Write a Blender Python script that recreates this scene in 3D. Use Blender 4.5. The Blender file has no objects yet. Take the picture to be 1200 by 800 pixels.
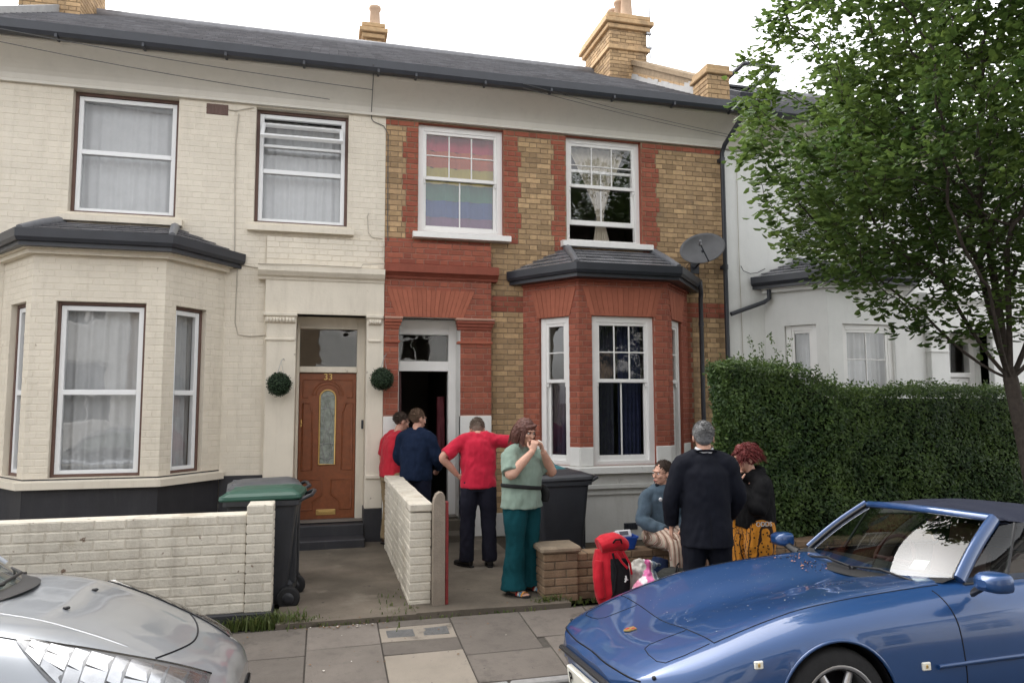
import bpy, math, random
import numpy as np
from mathutils import Vector, Matrix, noise
R = math.radians
random.seed(11)
rnd = random.uniform
sc = bpy.context.scene
col = sc.collection

# ------------------------------------------------------------------ camera
CAM = Vector((0.0, -10.0, 1.82))
YAW, PIT, ROLL = R(14.5), R(4.985), R(-0.193)
fw = Vector((math.sin(YAW)*math.cos(PIT), math.cos(YAW)*math.cos(PIT), math.sin(PIT)))
rt = Vector((math.cos(YAW), -math.sin(YAW), 0))
up = rt.cross(fw)
rt, up = rt*math.cos(ROLL)+up*math.sin(ROLL), up*math.cos(ROLL)-rt*math.sin(ROLL)
cd = bpy.data.cameras.new('camera')
cd.sensor_width = 36; cd.lens = 850/1200*36; cd.clip_start = .05; cd.clip_end = 600
cam = bpy.data.objects.new('camera', cd); col.objects.link(cam)
mw = Matrix((rt, up, -fw)).transposed().to_4x4(); mw.translation = CAM
cam.matrix_world = mw
sc.camera = cam

# ------------------------------------------------------------------ sky, sun, exposure
SUN_EL, SUN_AZ = R(52), R(-28)      # azimuth measured from +Y (over the roofs) towards +X
w = bpy.data.worlds.new('World'); sc.world = w; w.use_nodes = True
nt = w.node_tree; nt.nodes.clear()
sky = nt.nodes.new('ShaderNodeTexSky'); sky.sky_type = 'NISHITA'; sky.sun_disc = False
sky.sun_elevation = SUN_EL; sky.sun_rotation = SUN_AZ
sky.air_density = 1.0; sky.dust_density = 2.0; sky.ozone_density = 1.0
hs = nt.nodes.new('ShaderNodeHueSaturation'); hs.inputs['Saturation'].default_value = .07
bg = nt.nodes.new('ShaderNodeBackground'); bg.inputs['Strength'].default_value = .15
wo = nt.nodes.new('ShaderNodeOutputWorld')
nt.links.new(sky.outputs[0], hs.inputs['Color']); nt.links.new(hs.outputs[0], bg.inputs[0]); nt.links.new(bg.outputs[0], wo.inputs[0])
sl = bpy.data.lights.new('sun', 'SUN'); sl.energy = .8; sl.angle = R(80); sl.color = (1, .93, .84)
so = bpy.data.objects.new('sun', sl); col.objects.link(so)
sd = Vector((math.sin(SUN_AZ)*math.cos(SUN_EL), math.cos(SUN_AZ)*math.cos(SUN_EL), math.sin(SUN_EL)))
so.rotation_euler = sd.to_track_quat('Z', 'Y').to_euler(); so.location = (0, 5, 20)
vs = sc.view_settings
vs.view_transform = 'Standard'; vs.look = 'None'; vs.gamma = 1; vs.use_curve_mapping = False; vs.exposure = 1.95
sc.cycles.max_bounces = 8; sc.cycles.transparent_max_bounces = 16; sc.cycles.caustics_reflective = False; sc.cycles.caustics_refractive = False

# ------------------------------------------------------------------ mesh helpers
V = Vector
class MB:
    def __init__(s): s.v = []; s.f = []; s.m = []; s.T = None; s.sm = []
    def add(s, vs, fs, m=0, smooth=False):
        o = len(s.v)
        if s.T is not None: vs = [s.T @ V(p) for p in vs]
        s.v.extend([tuple(p) for p in vs])
        s.f.extend([tuple(i+o for i in f) for f in fs]); s.m.extend([m]*len(fs)); s.sm.extend([smooth]*len(fs))
    def poly(s, pts, m=0): s.add(pts, [tuple(range(len(pts)))], m)
    def box(s, x0, x1, y0, y1, z0, z1, m=0, b=0):
        if x0 > x1: x0, x1 = x1, x0
        if y0 > y1: y0, y1 = y1, y0
        if z0 > z1: z0, z1 = z1, z0
        if not b:
            s.add([(x0,y0,z0),(x1,y0,z0),(x1,y1,z0),(x0,y1,z0),(x0,y0,z1),(x1,y0,z1),(x1,y1,z1),(x0,y1,z1)],
                  [(3,2,1,0),(4,5,6,7),(0,1,5,4),(1,2,6,5),(2,3,7,6),(3,0,4,7)], m); return
        b = min(b, (x1-x0)*.45, (y1-y0)*.45, (z1-z0)*.45)
        vs = []; ix = {}
        for i, (sx) in enumerate((0, 1)):
            for sy in (0, 1):
                for sz in (0, 1):
                    X, Y, Z = (x0, x1)[sx], (y0, y1)[sy], (z0, z1)[sz]
                    bx, by, bz = (b, -b)[sx], (b, -b)[sy], (b, -b)[sz]
                    for a in range(3):
                        ix[(sx, sy, sz, a)] = len(vs)
                        vs.append((X if a == 0 else X+bx, Y if a == 1 else Y+by, Z if a == 2 else Z+bz))
        fs = []
        for sg in (0, 1):
            q = [(sg,0,0,0),(sg,1,0,0),(sg,1,1,0),(sg,0,1,0)]; fs.append([ix[k] for k in (q if sg else q[::-1])])
            q = [(0,sg,0,1),(0,sg,1,1),(1,sg,1,1),(1,sg,0,1)]; fs.append([ix[k] for k in (q if sg else q[::-1])])
            q = [(0,0,sg,2),(1,0,sg,2),(1,1,sg,2),(0,1,sg,2)]; fs.append([ix[k] for k in (q if sg else q[::-1])])
        c = V(((x0+x1)/2, (y0+y1)/2, (z0+z1)/2))
        def out(f):
            a, b_, c_ = (V(vs[f[i]]) for i in range(3)); n = (b_-a).cross(c_-a)
            return f if n.dot((a+b_+c_)/3-c) > 0 else f[::-1]
        for p in (0, 1):
            for q in (0, 1):
                fs.append(out([ix[(0,p,q,1)], ix[(1,p,q,1)], ix[(1,p,q,2)], ix[(0,p,q,2)]]))
                fs.append(out([ix[(p,0,q,0)], ix[(p,1,q,0)], ix[(p,1,q,2)], ix[(p,0,q,2)]]))
                fs.append(out([ix[(p,q,0,0)], ix[(p,q,1,0)], ix[(p,q,1,1)], ix[(p,q,0,1)]]))
                for r in (0, 1): fs.append(out([ix[(p,q,r,a)] for a in range(3)]))
        s.add(vs, fs, m)
    def prism(s, pts, vec, m=0):
        n = len(pts); vec = V(vec); p = [V(q) for q in pts]
        nn = V((0, 0, 0))
        for i in range(n): nn += p[i].cross(p[(i+1) % n])
        if nn.dot(vec) > 0: p = p[::-1]
        s.add([*p, *[q+vec for q in p]], [tuple(range(n)), tuple(range(2*n-1, n-1, -1))] + [(i, i+n, (i+1) % n+n, (i+1) % n) for i in range(n)], m)
    def rings(s, rr, m=0, cap=True, close=True, smooth=True):
        n = len(rr[0]); vs = [p for r_ in rr for p in r_]; fs = []
        for i in range(len(rr)-1):
            for j in range(n if close else n-1):
                k = (j+1) % n; fs.append((i*n+j, i*n+k, (i+1)*n+k, (i+1)*n+j))
        s.add(vs, fs, m, smooth)
        if cap and close:
            s.add(list(rr[0]), [tuple(range(n))[::-1]], m); s.add(list(rr[-1]), [tuple(range(n))], m)
    def tube(s, path, r, seg=8, m=0, cap=True, flat=1.0, side=None):
        path = [V(p) for p in path]; n = len(path)
        rr = r if isinstance(r, (list, tuple)) else [r]*n
        t0 = (path[1]-path[0]).normalized()
        if side is not None: a = (V(side)-t0*t0.dot(V(side))).normalized()
        else: a = t0.orthogonal().normalized()
        out = []
        for i in range(n):
            t = (path[min(i+1, n-1)]-path[max(i-1, 0)]).normalized()
            a = (a-t*t.dot(a)).normalized(); b = t.cross(a)
            q = rr[i]; rx, ry = (q if isinstance(q, tuple) else (q, q*flat))
            out.append([path[i]+a*math.cos(2*math.pi*k/seg)*rx+b*math.sin(2*math.pi*k/seg)*ry for k in range(seg)])
        s.rings(out, m, cap)
    def lathe(s, prof, c=(0,0,0), seg=20, axis='Z', m=0, arc=2*math.pi, capped=True):
        c = V(c); out = []
        ax = {'Z': (V((1,0,0)), V((0,1,0)), V((0,0,1))), 'Y': (V((1,0,0)), V((0,0,1)), V((0,-1,0))), 'X': (V((0,1,0)), V((0,0,1)), V((1,0,0)))}[axis]
        for r_, z in prof:
            out.append([c+ax[0]*math.cos(arc*k/seg)*r_+ax[1]*math.sin(arc*k/seg)*r_+ax[2]*z for k in range(seg)])
        s.rings(out, m, capped)
    def ell(s, c, r_, rot=None, seg=16, rg=10, m=0):
        c = V(c); out = []
        for i in range(rg+1):
            th = -math.pi/2+math.pi*(i*.998+.001*rg)/rg
            row = []
            for k in range(seg):
                ph = 2*math.pi*k/seg
                p = V((r_[0]*math.cos(th)*math.cos(ph), r_[1]*math.cos(th)*math.sin(ph), r_[2]*math.sin(th)))
                row.append(c+(rot @ p if rot else p))
            out.append(row)
        s.rings(out, m, True)
    def cap(s, a, b, ra, rb, seg=12, m=0):
        a, b = V(a), V(b); d = (b-a); L = d.length; t = d/L if L > 1e-6 else V((0,0,1)); pts = []; rr = []
        for k in (-1, -.87, -.5): pts.append(a+t*ra*k); rr.append(max(ra*math.sqrt(1-k*k), ra*.05))
        pts.append(a); rr.append(ra); pts.append(b); rr.append(rb)
        for k in (.5, .87, 1): pts.append(b+t*rb*k); rr.append(max(rb*math.sqrt(1-k*k), rb*.05))
        s.tube(pts, rr, seg, m)
    def grid(s, P, m=0, smooth=True, keep=None):
        nu, nv = len(P), len(P[0]); fs = []
        for i in range(nu-1):
            for j in range(nv-1):
                if keep is None or keep(i, j): fs.append((i*nv+j, (i+1)*nv+j, (i+1)*nv+j+1, i*nv+j+1))
        s.add([p for r_ in P for p in r_], fs, m, smooth)
    def mesh(s, name, mats):
        me = bpy.data.meshes.new(name); me.from_pydata(s.v, [], s.f)
        for mt in (mats if isinstance(mats, (list, tuple)) else [mats]): me.materials.append(mt)
        me.polygons.foreach_set('material_index', s.m); me.polygons.foreach_set('use_smooth', s.sm)
        me.update(); return me
    def build(s, name, mats, parent=None, **kw): return link(name, s.mesh(name, mats), parent, **kw)

ROOT = {}
def base_of(o): return ROOT.get(o, Matrix.Identity(4))
def link(name, data, parent=None, M=None, local=False, **kw):
    """mesh data is in world space (M = its own world matrix) unless local=True (data in the parent's space)"""
    o = bpy.data.objects.new(name, data); col.objects.link(o)
    if M is not None: o.matrix_basis = M
    if parent is not None:
        o.parent = parent; Rm = base_of(parent)
        if local: ROOT[o] = Rm @ M if M is not None else Rm
        else:
            o.matrix_parent_inverse = Rm.inverted(); ROOT[o] = M.copy() if M is not None else Matrix.Identity(4)
    else: ROOT[o] = M.copy() if M is not None else Matrix.Identity(4)
    for k, v_ in kw.items(): o[k] = v_
    return o
def thing(name, loc, label, cat, group=None, rz=0):
    M = Matrix.Translation(loc) @ Matrix.Rotation(rz, 4, 'Z')
    o = link(name, None, None, M); o.empty_display_size = .2
    o['label'] = label; o['category'] = cat
    if group: o['group'] = group
    return o
def tag(o, label, cat, group=None):
    o['label'] = label; o['category'] = cat
    if group: o['group'] = group
    return o

# ------------------------------------------------------------------ materials
def mat(name, rgb, rough=.7, spec=.4, metal=0, var=.12, vs=3.0, bump=.0, bs=60.0, coat=0, dirt=0, dirtcol=(.08,.07,.06), hue2=None, tone=0, sheen=0, sub=0):
    """principled material: base colour varied by noise in world space, fine relief, optional dirt streaks, optional per-piece tone"""
    m = bpy.data.materials.new(name); m.use_nodes = True; t = m.node_tree; N = t.nodes; L = t.links
    b = N['Principled BSDF']; b.inputs['Roughness'].default_value = rough; b.inputs['Specular IOR Level'].default_value = spec; b.inputs['Metallic'].default_value = metal
    if coat: b.inputs['Coat Weight'].default_value = coat; b.inputs['Coat Roughness'].default_value = .04
    if sheen: b.inputs['Sheen Weight'].default_value = sheen
    g = N.new('ShaderNodeNewGeometry')
    n1 = N.new('ShaderNodeTexNoise'); n1.inputs['Scale'].default_value = vs; n1.inputs['Detail'].default_value = 6; n1.inputs['Roughness'].default_value = .65
    L.new(g.outputs['Position'], n1.inputs['Vector'])
    mr = N.new('ShaderNodeMapRange'); mr.inputs['From Min'].default_value = .3; mr.inputs['From Max'].default_value = .7
    mr.inputs['To Min'].default_value = 1-var; mr.inputs['To Max'].default_value = 1+var; L.new(n1.outputs[0], mr.inputs[0])
    cc = N.new('ShaderNodeRGB'); cc.outputs[0].default_value = (*rgb, 1); cur = cc.outputs[0]
    def mul(fac_socket, cur):
        x = N.new('ShaderNodeVectorMath'); x.operation = 'SCALE'; L.new(cur, x.inputs[0]); L.new(fac_socket, x.inputs['Scale']); return x.outputs[0]
    def mix(fac, a, bcol):
        x = N.new('ShaderNodeMix'); x.data_type = 'RGBA'; L.new(fac, x.inputs[0]); L.new(a, x.inputs[6])
        if isinstance(bcol, tuple): x.inputs[7].default_value = (*bcol, 1)
        else: L.new(bcol, x.inputs[7])
        return x.outputs[2]
    if tone:
        at = N.new('ShaderNodeAttribute'); at.attribute_name = 'tone'; oi = N.new('ShaderNodeObjectInfo')
        ad = N.new('ShaderNodeMath'); ad.operation = 'ADD'; L.new(at.outputs['Fac'], ad.inputs[0]); L.new(oi.outputs['Random'], ad.inputs[1])
        fr = N.new('ShaderNodeMath'); fr.operation = 'FRACT'; L.new(ad.outputs[0], fr.inputs[0])
        if hue2:
            cur = mix(fr.outputs[0], cur, hue2)
            f2 = N.new('ShaderNodeMath'); f2.operation = 'MULTIPLY'; f2.inputs[1].default_value = 7.31; L.new(fr.outputs[0], f2.inputs[0])
            f3 = N.new('ShaderNodeMath'); f3.operation = 'FRACT'; L.new(f2.outputs[0], f3.inputs[0]); frs = f3.outputs[0]
        else: frs = fr.outputs[0]
        m2 = N.new('ShaderNodeMapRange'); m2.inputs['To Min'].default_value = 1-tone; m2.inputs['To Max'].default_value = 1+tone*.6; L.new(frs, m2.inputs[0])
        cur = mul(m2.outputs[0], cur)
    elif hue2:
        n3 = N.new('ShaderNodeTexNoise'); n3.inputs['Scale'].default_value = vs*.37; n3.inputs['Detail'].default_value = 4; L.new(g.outputs['Position'], n3.inputs['Vector'])
        m3 = N.new('ShaderNodeMapRange'); m3.inputs['From Min'].default_value = .42; m3.inputs['From Max'].default_value = .62; L.new(n3.outputs[0], m3.inputs[0])
        cur = mix(m3.outputs[0], cur, hue2)
    cur = mul(mr.outputs[0], cur)
    if dirt:
        mp = N.new('ShaderNodeMapping'); mp.inputs['Scale'].default_value = (5, 5, .7); L.new(g.outputs['Position'], mp.inputs['Vector'])
        n4 = N.new('ShaderNodeTexNoise'); n4.inputs['Scale'].default_value = 1.6; n4.inputs['Detail'].default_value = 8; n4.inputs['Roughness'].default_value = .7; L.new(mp.outputs[0], n4.inputs['Vector'])
        m4 = N.new('ShaderNodeMapRange'); m4.inputs['From Min'].default_value = .5; m4.inputs['From Max'].default_value = .8; m4.inputs['To Max'].default_value = dirt; L.new(n4.outputs[0], m4.inputs[0])
        cur = mix(m4.outputs[0], cur, dirtcol)
    L.new(cur, b.inputs['Base Color'])
    if bump:
        n2 = N.new('ShaderNodeTexNoise'); n2.inputs['Scale'].default_value = bs; n2.inputs['Detail'].default_value = 5; L.new(g.outputs['Position'], n2.inputs['Vector'])
        bp = N.new('ShaderNodeBump'); bp.inputs['Strength'].default_value = bump; bp.inputs['Distance'].default_value = .01; L.new(n2.outputs[0], bp.inputs['Height']); L.new(bp.outputs[0], b.inputs['Normal'])
    return m

def glass_mat(name, ior=1.52, tint=(1,1,1), wav=.02, gain=1.0, rough=.01):
    m = bpy.data.materials.new(name); m.use_nodes = True; t = m.node_tree; N = t.nodes; L = t.links; N.clear()
    o = N.new('ShaderNodeOutputMaterial'); mx = N.new('ShaderNodeMixShader'); tr = N.new('ShaderNodeBsdfTransparent'); gl = N.new('ShaderNodeBsdfGlossy')
    tr.inputs[0].default_value = (*tint, 1); gl.inputs['Roughness'].default_value = rough
    fr = N.new('ShaderNodeFresnel'); fr.inputs[0].default_value = ior
    gb = N.new('ShaderNodeNewGeometry'); ir = N.new('ShaderNodeMapRange'); ir.inputs['To Min'].default_value = ior; ir.inputs['To Max'].default_value = 1/ior; L.new(gb.outputs['Backfacing'], ir.inputs[0]); L.new(ir.outputs[0], fr.inputs[0])   # same reflectance from either side of a thin pane
    mm = N.new('ShaderNodeMath'); mm.operation = 'MULTIPLY'; mm.inputs[1].default_value = gain; mm.use_clamp = True; L.new(fr.outputs[0], mm.inputs[0])
    g = N.new('ShaderNodeNewGeometry'); n2 = N.new('ShaderNodeTexNoise'); n2.inputs['Scale'].default_value = 2.2; L.new(g.outputs['Position'], n2.inputs['Vector'])
    bp = N.new('ShaderNodeBump'); bp.inputs['Strength'].default_value = wav; bp.inputs['Distance'].default_value = .1; L.new(n2.outputs[0], bp.inputs['Height']); L.new(bp.outputs[0], gl.inputs['Normal'])
    L.new(mm.outputs[0], mx.inputs[0]); L.new(tr.outputs[0], mx.inputs[1]); L.new(gl.outputs[0], mx.inputs[2]); L.new(mx.outputs[0], o.inputs[0])
    return m

def leaf_mat(name, rgb, rgb2, trans=.35):
    m = bpy.data.materials.new(name); m.use_nodes = True; t = m.node_tree; N = t.nodes; L = t.links; b = N['Principled BSDF']
    o = N['Material Output']; at = N.new('ShaderNodeAttribute'); at.attribute_name = 'tone'
    x = N.new('ShaderNodeMix'); x.data_type = 'RGBA'; x.inputs[6].default_value = (*rgb, 1); x.inputs[7].default_value = (*rgb2, 1); L.new(at.outputs['Fac'], x.inputs[0])
    L.new(x.outputs[2], b.inputs['Base Color']); b.inputs['Roughness'].default_value = .5; b.inputs['Specular IOR Level'].default_value = .35
    tl = N.new('ShaderNodeBsdfTranslucent'); h = N.new('ShaderNodeHueSaturation'); h.inputs['Value'].default_value = 1.6; h.inputs['Hue'].default_value = .485; L.new(x.outputs[2], h.inputs['Color']); L.new(h.outputs[0], tl.inputs[0])
    mx = N.new('ShaderNodeMixShader'); mx.inputs[0].default_value = trans; L.new(b.outputs[0], mx.inputs[1]); L.new(tl.outputs[0], mx.inputs[2]); L.new(mx.outputs[0], o.inputs[0])
    return m

Mt = dict(
 cream=mat('cream_painted_brick', (.69,.63,.53), .55, .35, var=.06, vs=1.5, bump=.3, bs=45, dirt=.32, dirtcol=(.38,.33,.26), tone=.04),
 creamr=mat('cream_render', (.69,.63,.53), .55, .35, var=.06, vs=1.5, bump=.2, bs=30, dirt=.38, dirtcol=(.38,.33,.26)),
 cove=mat('cove_plaster', (.66,.63,.57), .65, .3, var=.05, vs=.8, bump=.08, bs=12, dirt=.25, dirtcol=(.45,.43,.40)),
 white=mat('white_gloss_paint', (.80,.79,.77), .35, .5, var=.04, vs=2, bump=.04, bs=30, dirt=.12, dirtcol=(.5,.47,.42)),
 pvc=mat('white_plastic_frame', (.80,.81,.82), .3, .5, var=.02),
 brown=mat('brown_timber_frame', (.13,.075,.06), .5, .4, var=.15, vs=8, bump=.1),
 yellow=mat('yellow_stock_brick', (.46,.315,.175), .85, .2, var=.16, vs=14, bump=.5, bs=90, tone=.30, hue2=(.40,.27,.155), dirt=.3, dirtcol=(.17,.13,.10)),
 red=mat('red_rubbed_brick', (.33,.105,.064), .8, .25, var=.14, vs=12, bump=.35, bs=90, tone=.16, hue2=(.28,.082,.054), dirt=.25, dirtcol=(.14,.06,.05)),
 arch=mat('red_gauged_brick', (.36,.12,.074), .8, .25, var=.10, vs=12, bump=.2, bs=90, tone=.10),
 mortar=mat('dark_mortar', (.27,.205,.14), .95, .1, var=.2, vs=9, bump=.4, bs=120),
 mortarr=mat('pink_mortar', (.36,.20,.155), .95, .1, var=.2, vs=9, bump=.4, bs=120),
 render=mat('grey_white_render', (.60,.59,.56), .8, .25, var=.07, vs=2.5, bump=.2, bs=25, dirt=.35, dirtcol=(.33,.31,.28)),
 wpaint=mat('white_masonry_paint', (.74,.73,.70), .7, .3, var=.05, vs=4, bump=.25, bs=50, dirt=.2, dirtcol=(.45,.42,.38)),
 whouse=mat('white_house_paint', (.72,.72,.70), .6, .3, var=.05, vs=2, bump=.2, bs=40, dirt=.2, dirtcol=(.45,.44,.42)),
 black=mat('black_masonry_paint', (.028,.028,.033), .55, .4, var=.2, vs=3, bump=.15, bs=30, dirt=.3, dirtcol=(.09,.085,.08)),
 gutter=mat('black_gutter_paint', (.030,.033,.042), .4, .5, var=.15, vs=5),
 slate=mat('roof_slate', (.19,.19,.205), .24, .6, var=.2, vs=5, bump=.06, bs=40, tone=.2, dirt=.25, dirtcol=(.2,.19,.17)),
 lead=mat('lead_flashing', (.16,.165,.18), .5, .5, var=.15, vs=6, bump=.15),
 flash=mat('cement_flashing', (.34,.335,.33), .9, .1, var=.1, vs=6, bump=.4),
 pot=mat('clay_chimney_pot', (.50,.36,.26), .85, .2, var=.12, vs=6),
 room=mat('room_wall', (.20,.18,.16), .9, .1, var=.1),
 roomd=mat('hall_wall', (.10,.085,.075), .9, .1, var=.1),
 glass=glass_mat('window_glass', gain=2.1, wav=.03),
 wood=mat('door_wood', (.205,.062,.022), .42, .45, var=.18, vs=18, bump=.12, bs=80),
 brass=mat('brass', (.62,.42,.16), .35, .5, metal=.85, var=.1),
 concrete=mat('path_concrete', (.145,.122,.098), .9, .2, var=.18, vs=2.2, bump=.35, bs=55, dirt=.4, dirtcol=(.06,.05,.04), hue2=(.105,.09,.072)),
 cable=mat('cable_grey', (.10,.10,.10), .6, .3), cablel=mat('cable_painted', (.45,.41,.35), .6, .3),
 net=mat('net_curtain', (.43,.44,.45), .9, .1, var=.06, vs=6), lace=mat('cream_lace', (.52,.47,.39), .9, .1, var=.08, vs=12),
 dark=mat('dark_curtain', (.04,.042,.06), .95, .1, var=.15, vs=8), alu=mat('aerial_metal', (.35,.35,.36), .4, .5, metal=.7),
)

def chips(m, scale, thr, colr, soft=.03, stretch=(1, 1, 1)):
    """flaked or stained spots with edges of their own, over the paint"""
    t = m.node_tree; N = t.nodes; L = t.links; b = N['Principled BSDF']; src = b.inputs['Base Color'].links[0].from_socket
    g = N.new('ShaderNodeNewGeometry'); mp = N.new('ShaderNodeMapping'); mp.inputs['Scale'].default_value = stretch; L.new(g.outputs['Position'], mp.inputs['Vector'])
    n = N.new('ShaderNodeTexNoise'); n.inputs['Scale'].default_value = scale; n.inputs['Detail'].default_value = 7; n.inputs['Roughness'].default_value = .62; L.new(mp.outputs[0], n.inputs['Vector'])
    r_ = N.new('ShaderNodeMapRange'); r_.inputs['From Min'].default_value = thr; r_.inputs['From Max'].default_value = thr+soft; L.new(n.outputs[0], r_.inputs[0])
    x = N.new('ShaderNodeMix'); x.data_type = 'RGBA'; L.new(r_.outputs[0], x.inputs[0]); L.new(src, x.inputs[6]); x.inputs[7].default_value = (*colr, 1); L.new(x.outputs[2], b.inputs['Base Color'])
chips(Mt['cream'], 7, .70, (.40,.34,.27)); chips(Mt['cream'], 1.1, .62, (.60,.53,.42), .12, (1, 1, .35))
chips(Mt['creamr'], 6, .68, (.44,.38,.31)); chips(Mt['concrete'], 9, .66, (.05,.043,.036), .05); chips(Mt['concrete'], 1.3, .58, (.19,.165,.135), .1)
chips(Mt['yellow'], 1.2, .60, (.20,.15,.105), .16, (1, 1, .6)); chips(Mt['red'], 1.4, .62, (.15,.065,.05), .14, (1, 1, .6))
chips(Mt['render'], 3, .66, (.36,.34,.31), .06); chips(Mt['wpaint'], 8, .69, (.45,.41,.36))
# ------------------------------------------------------------------ walls, bricks
class Frame:
    """upright plane: origin (x,y), direction along the wall, outward normal; p(u,z,w)"""
    def __init__(s, a, b):
        s.o = V((a[0], a[1], 0)); d = V((b[0]-a[0], b[1]-a[1], 0)); s.L = d.length; s.d = d/s.L; s.n = V((s.d.y, -s.d.x, 0))
    def p(s, u, z, w_=0.0): return s.o+s.d*u+s.n*w_+V((0, 0, z))
    def T(s): return Matrix(((s.d.x, -s.n.x, 0, s.o.x), (s.d.y, -s.n.y, 0, s.o.y), (0, 0, 1, 0), (0, 0, 0, 1)))   # local x=u, y=-w, z
def panel(mb, F, u0, u1, z0, z1, holes=(), w_=0.0, m=0, reveal=0, rm=None):
    us = sorted({u0, u1, *[min(max(h[i], u0), u1) for h in holes for i in (0, 1)]}); zs = sorted({z0, z1, *[min(max(h[i], z0), z1) for h in holes for i in (2, 3)]})
    for i in range(len(us)-1):
        for j in range(len(zs)-1):
            cu, cz = (us[i]+us[i+1])/2, (zs[j]+zs[j+1])/2
            if any(h[0] < cu < h[1] and h[2] < cz < h[3] for h in holes): continue
            mb.poly([F.p(us[i], zs[j], w_), F.p(us[i+1], zs[j], w_), F.p(us[i+1], zs[j+1], w_), F.p(us[i], zs[j+1], w_)], m)
    if reveal:
        rm = m if rm is None else rm
        for a, b, c, d in holes:
            q = [(a, c), (a, d), (b, d), (b, c)]
            for k in range(4):
                (ua, za), (ub, zb) = q[k], q[(k+1) % 4]
                mb.poly([F.p(ua, za, w_), F.p(ub, zb, w_), F.p(ub, zb, w_-reveal), F.p(ua, za, w_-reveal)], rm)
COURSE, STR, HDR, JT = .0765, .226, .112, .010
def lay(F, u0, u1, z0, z1, holes, zone, w_=0.0, depth=.03, bond='flemish', z_ref=0.0, u_ref=0.0):
    """brick rectangles of one face: list of (F,u0,u1,z0,z1,w,depth,mat)"""
    holes = [(h[0]-.002, h[1]+.002, h[2]-.002, h[3]+.002) for h in holes]
    out = []; c = int(math.floor((z0-z_ref)/COURSE+1e-6)); per = STR+HDR
    while z_ref+c*COURSE < z1-.01:
        za, zb = max(z_ref+c*COURSE+JT, z0), min(z_ref+(c+1)*COURSE, z1)
        c += 1
        if zb-za < .018: continue
        off = u_ref+(0 if c % 2 else per/2) if bond == 'flemish' else u_ref+(0 if c % 2 else STR/2)
        k = int(math.floor((u0-off)/per))-1 if bond == 'flemish' else int(math.floor((u0-off)/STR))-1
        while True:
            if bond == 'flemish': segs = [(off+k*per, off+k*per+STR), (off+k*per+STR, off+(k+1)*per)]
            else: segs = [(off+k*STR, off+(k+1)*STR)]
            k += 1
            if segs[0][0] > u1: break
            for a, b in segs:
                a, b = max(a+JT, u0), min(b, u1)
                if b-a < .02: continue
                rects = [(a, b, za, zb)]
                for h in holes:
                    nr = []
                    for (p, q, r_, t) in rects:
                        if h[1] <= p or h[0] >= q or h[3] <= r_ or h[2] >= t: nr.append((p, q, r_, t)); continue
                        if h[2]-r_ > .018: nr.append((p, q, r_, h[2]))
                        if t-h[3] > .018: nr.append((p, q, h[3], t))
                        r2, t2 = max(r_, h[2]), min(t, h[3])
                        if t2-r2 > .018:
                            if h[0]-p > .02: nr.append((p, h[0], r2, t2))
                            if q-h[1] > .02: nr.append((h[1], q, r2, t2))
                    rects = nr
                for (p, q, r_, t) in rects: out.append((F, p, q, r_, t, w_, depth, zone((p+q)/2, (r_+t)/2, c)))
    return out
def project(P):
    q = V(P)-CAM; z = q.dot(fw)
    return (600+850*q.dot(rt)/z, 400-850*q.dot(up)/z) if z > .05 else (-999, -999)
def brick_verts(w, h, d, ch=.004):
    # local: x along, y depth (front at y=0, back +d), z up; front edge chamfered, no back face
    f = [(0,ch,0),(w,ch,0),(w,ch,h),(0,ch,h)]; g = [(ch,0,ch),(w-ch,0,ch),(w-ch,0,h-ch),(ch,0,h-ch)]; b = [(0,d,0),(w,d,0),(w,d,h),(0,d,h)]
    fs = [(4,5,6,7)]
    for i in range(4):
        j = (i+1) % 4; fs.append((i, j, 4+j, 4+i)); fs.append((8+i, 8+j, j, i))
    return f+g+b, fs
def set_bricks(recs, parent, mats, limit=300, nm='brick', rest='brickwork', jit=.002, ch=.004):
    """the pieces that show largest become objects of their own, the rest one joined part"""
    sc_ = []
    for r_ in recs:
        F, a, b, c, d = r_[:5]
        p, q = project(F.p(a, c, r_[5])), project(F.p(b, d, r_[5]))
        vis = -60 < p[0] < 1230 and -20 < p[1] < 820
        sc_.append((abs(p[0]-q[0])*abs(p[1]-q[1]) if vis else -1))
    order = sorted(range(len(recs)), key=lambda i: -sc_[i]); cache = {}; mb = MB(); tones = []
    single = set(i for i in order[:limit] if sc_[i] > 30)
    for i, (F, a, b, c, d, w_, dep, m) in enumerate(recs):
        j = rnd(-jit, jit)
        if i in single:
            key = (id(F), round(b-a, 3), round(d-c, 3), m, dep)
            if key not in cache:
                t = MB(); vs_, fs_ = brick_verts(b-a, d-c, dep, ch); rot = F.T().to_3x3()
                t.add([rot @ V(p) for p in vs_], fs_, 0); cache[key] = t.mesh(nm, mats[m])
            link(nm, cache[key], parent, Matrix.Translation(F.p(a, c, w_+j)))
        else:
            vs_, fs_ = brick_verts(b-a, d-c, dep, ch); T = F.T()
            mb.add([T @ V((p[0]+a, p[1]-w_-j, p[2]+c)) for p in vs_], fs_, m); tones.extend([random.random()]*len(fs_))
    if mb.f:
        o = mb.build(rest, mats, parent, kind='stuff')
        at = o.data.attributes.new('tone', 'FLOAT', 'FACE'); at.data.foreach_set('value', tones)

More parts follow.
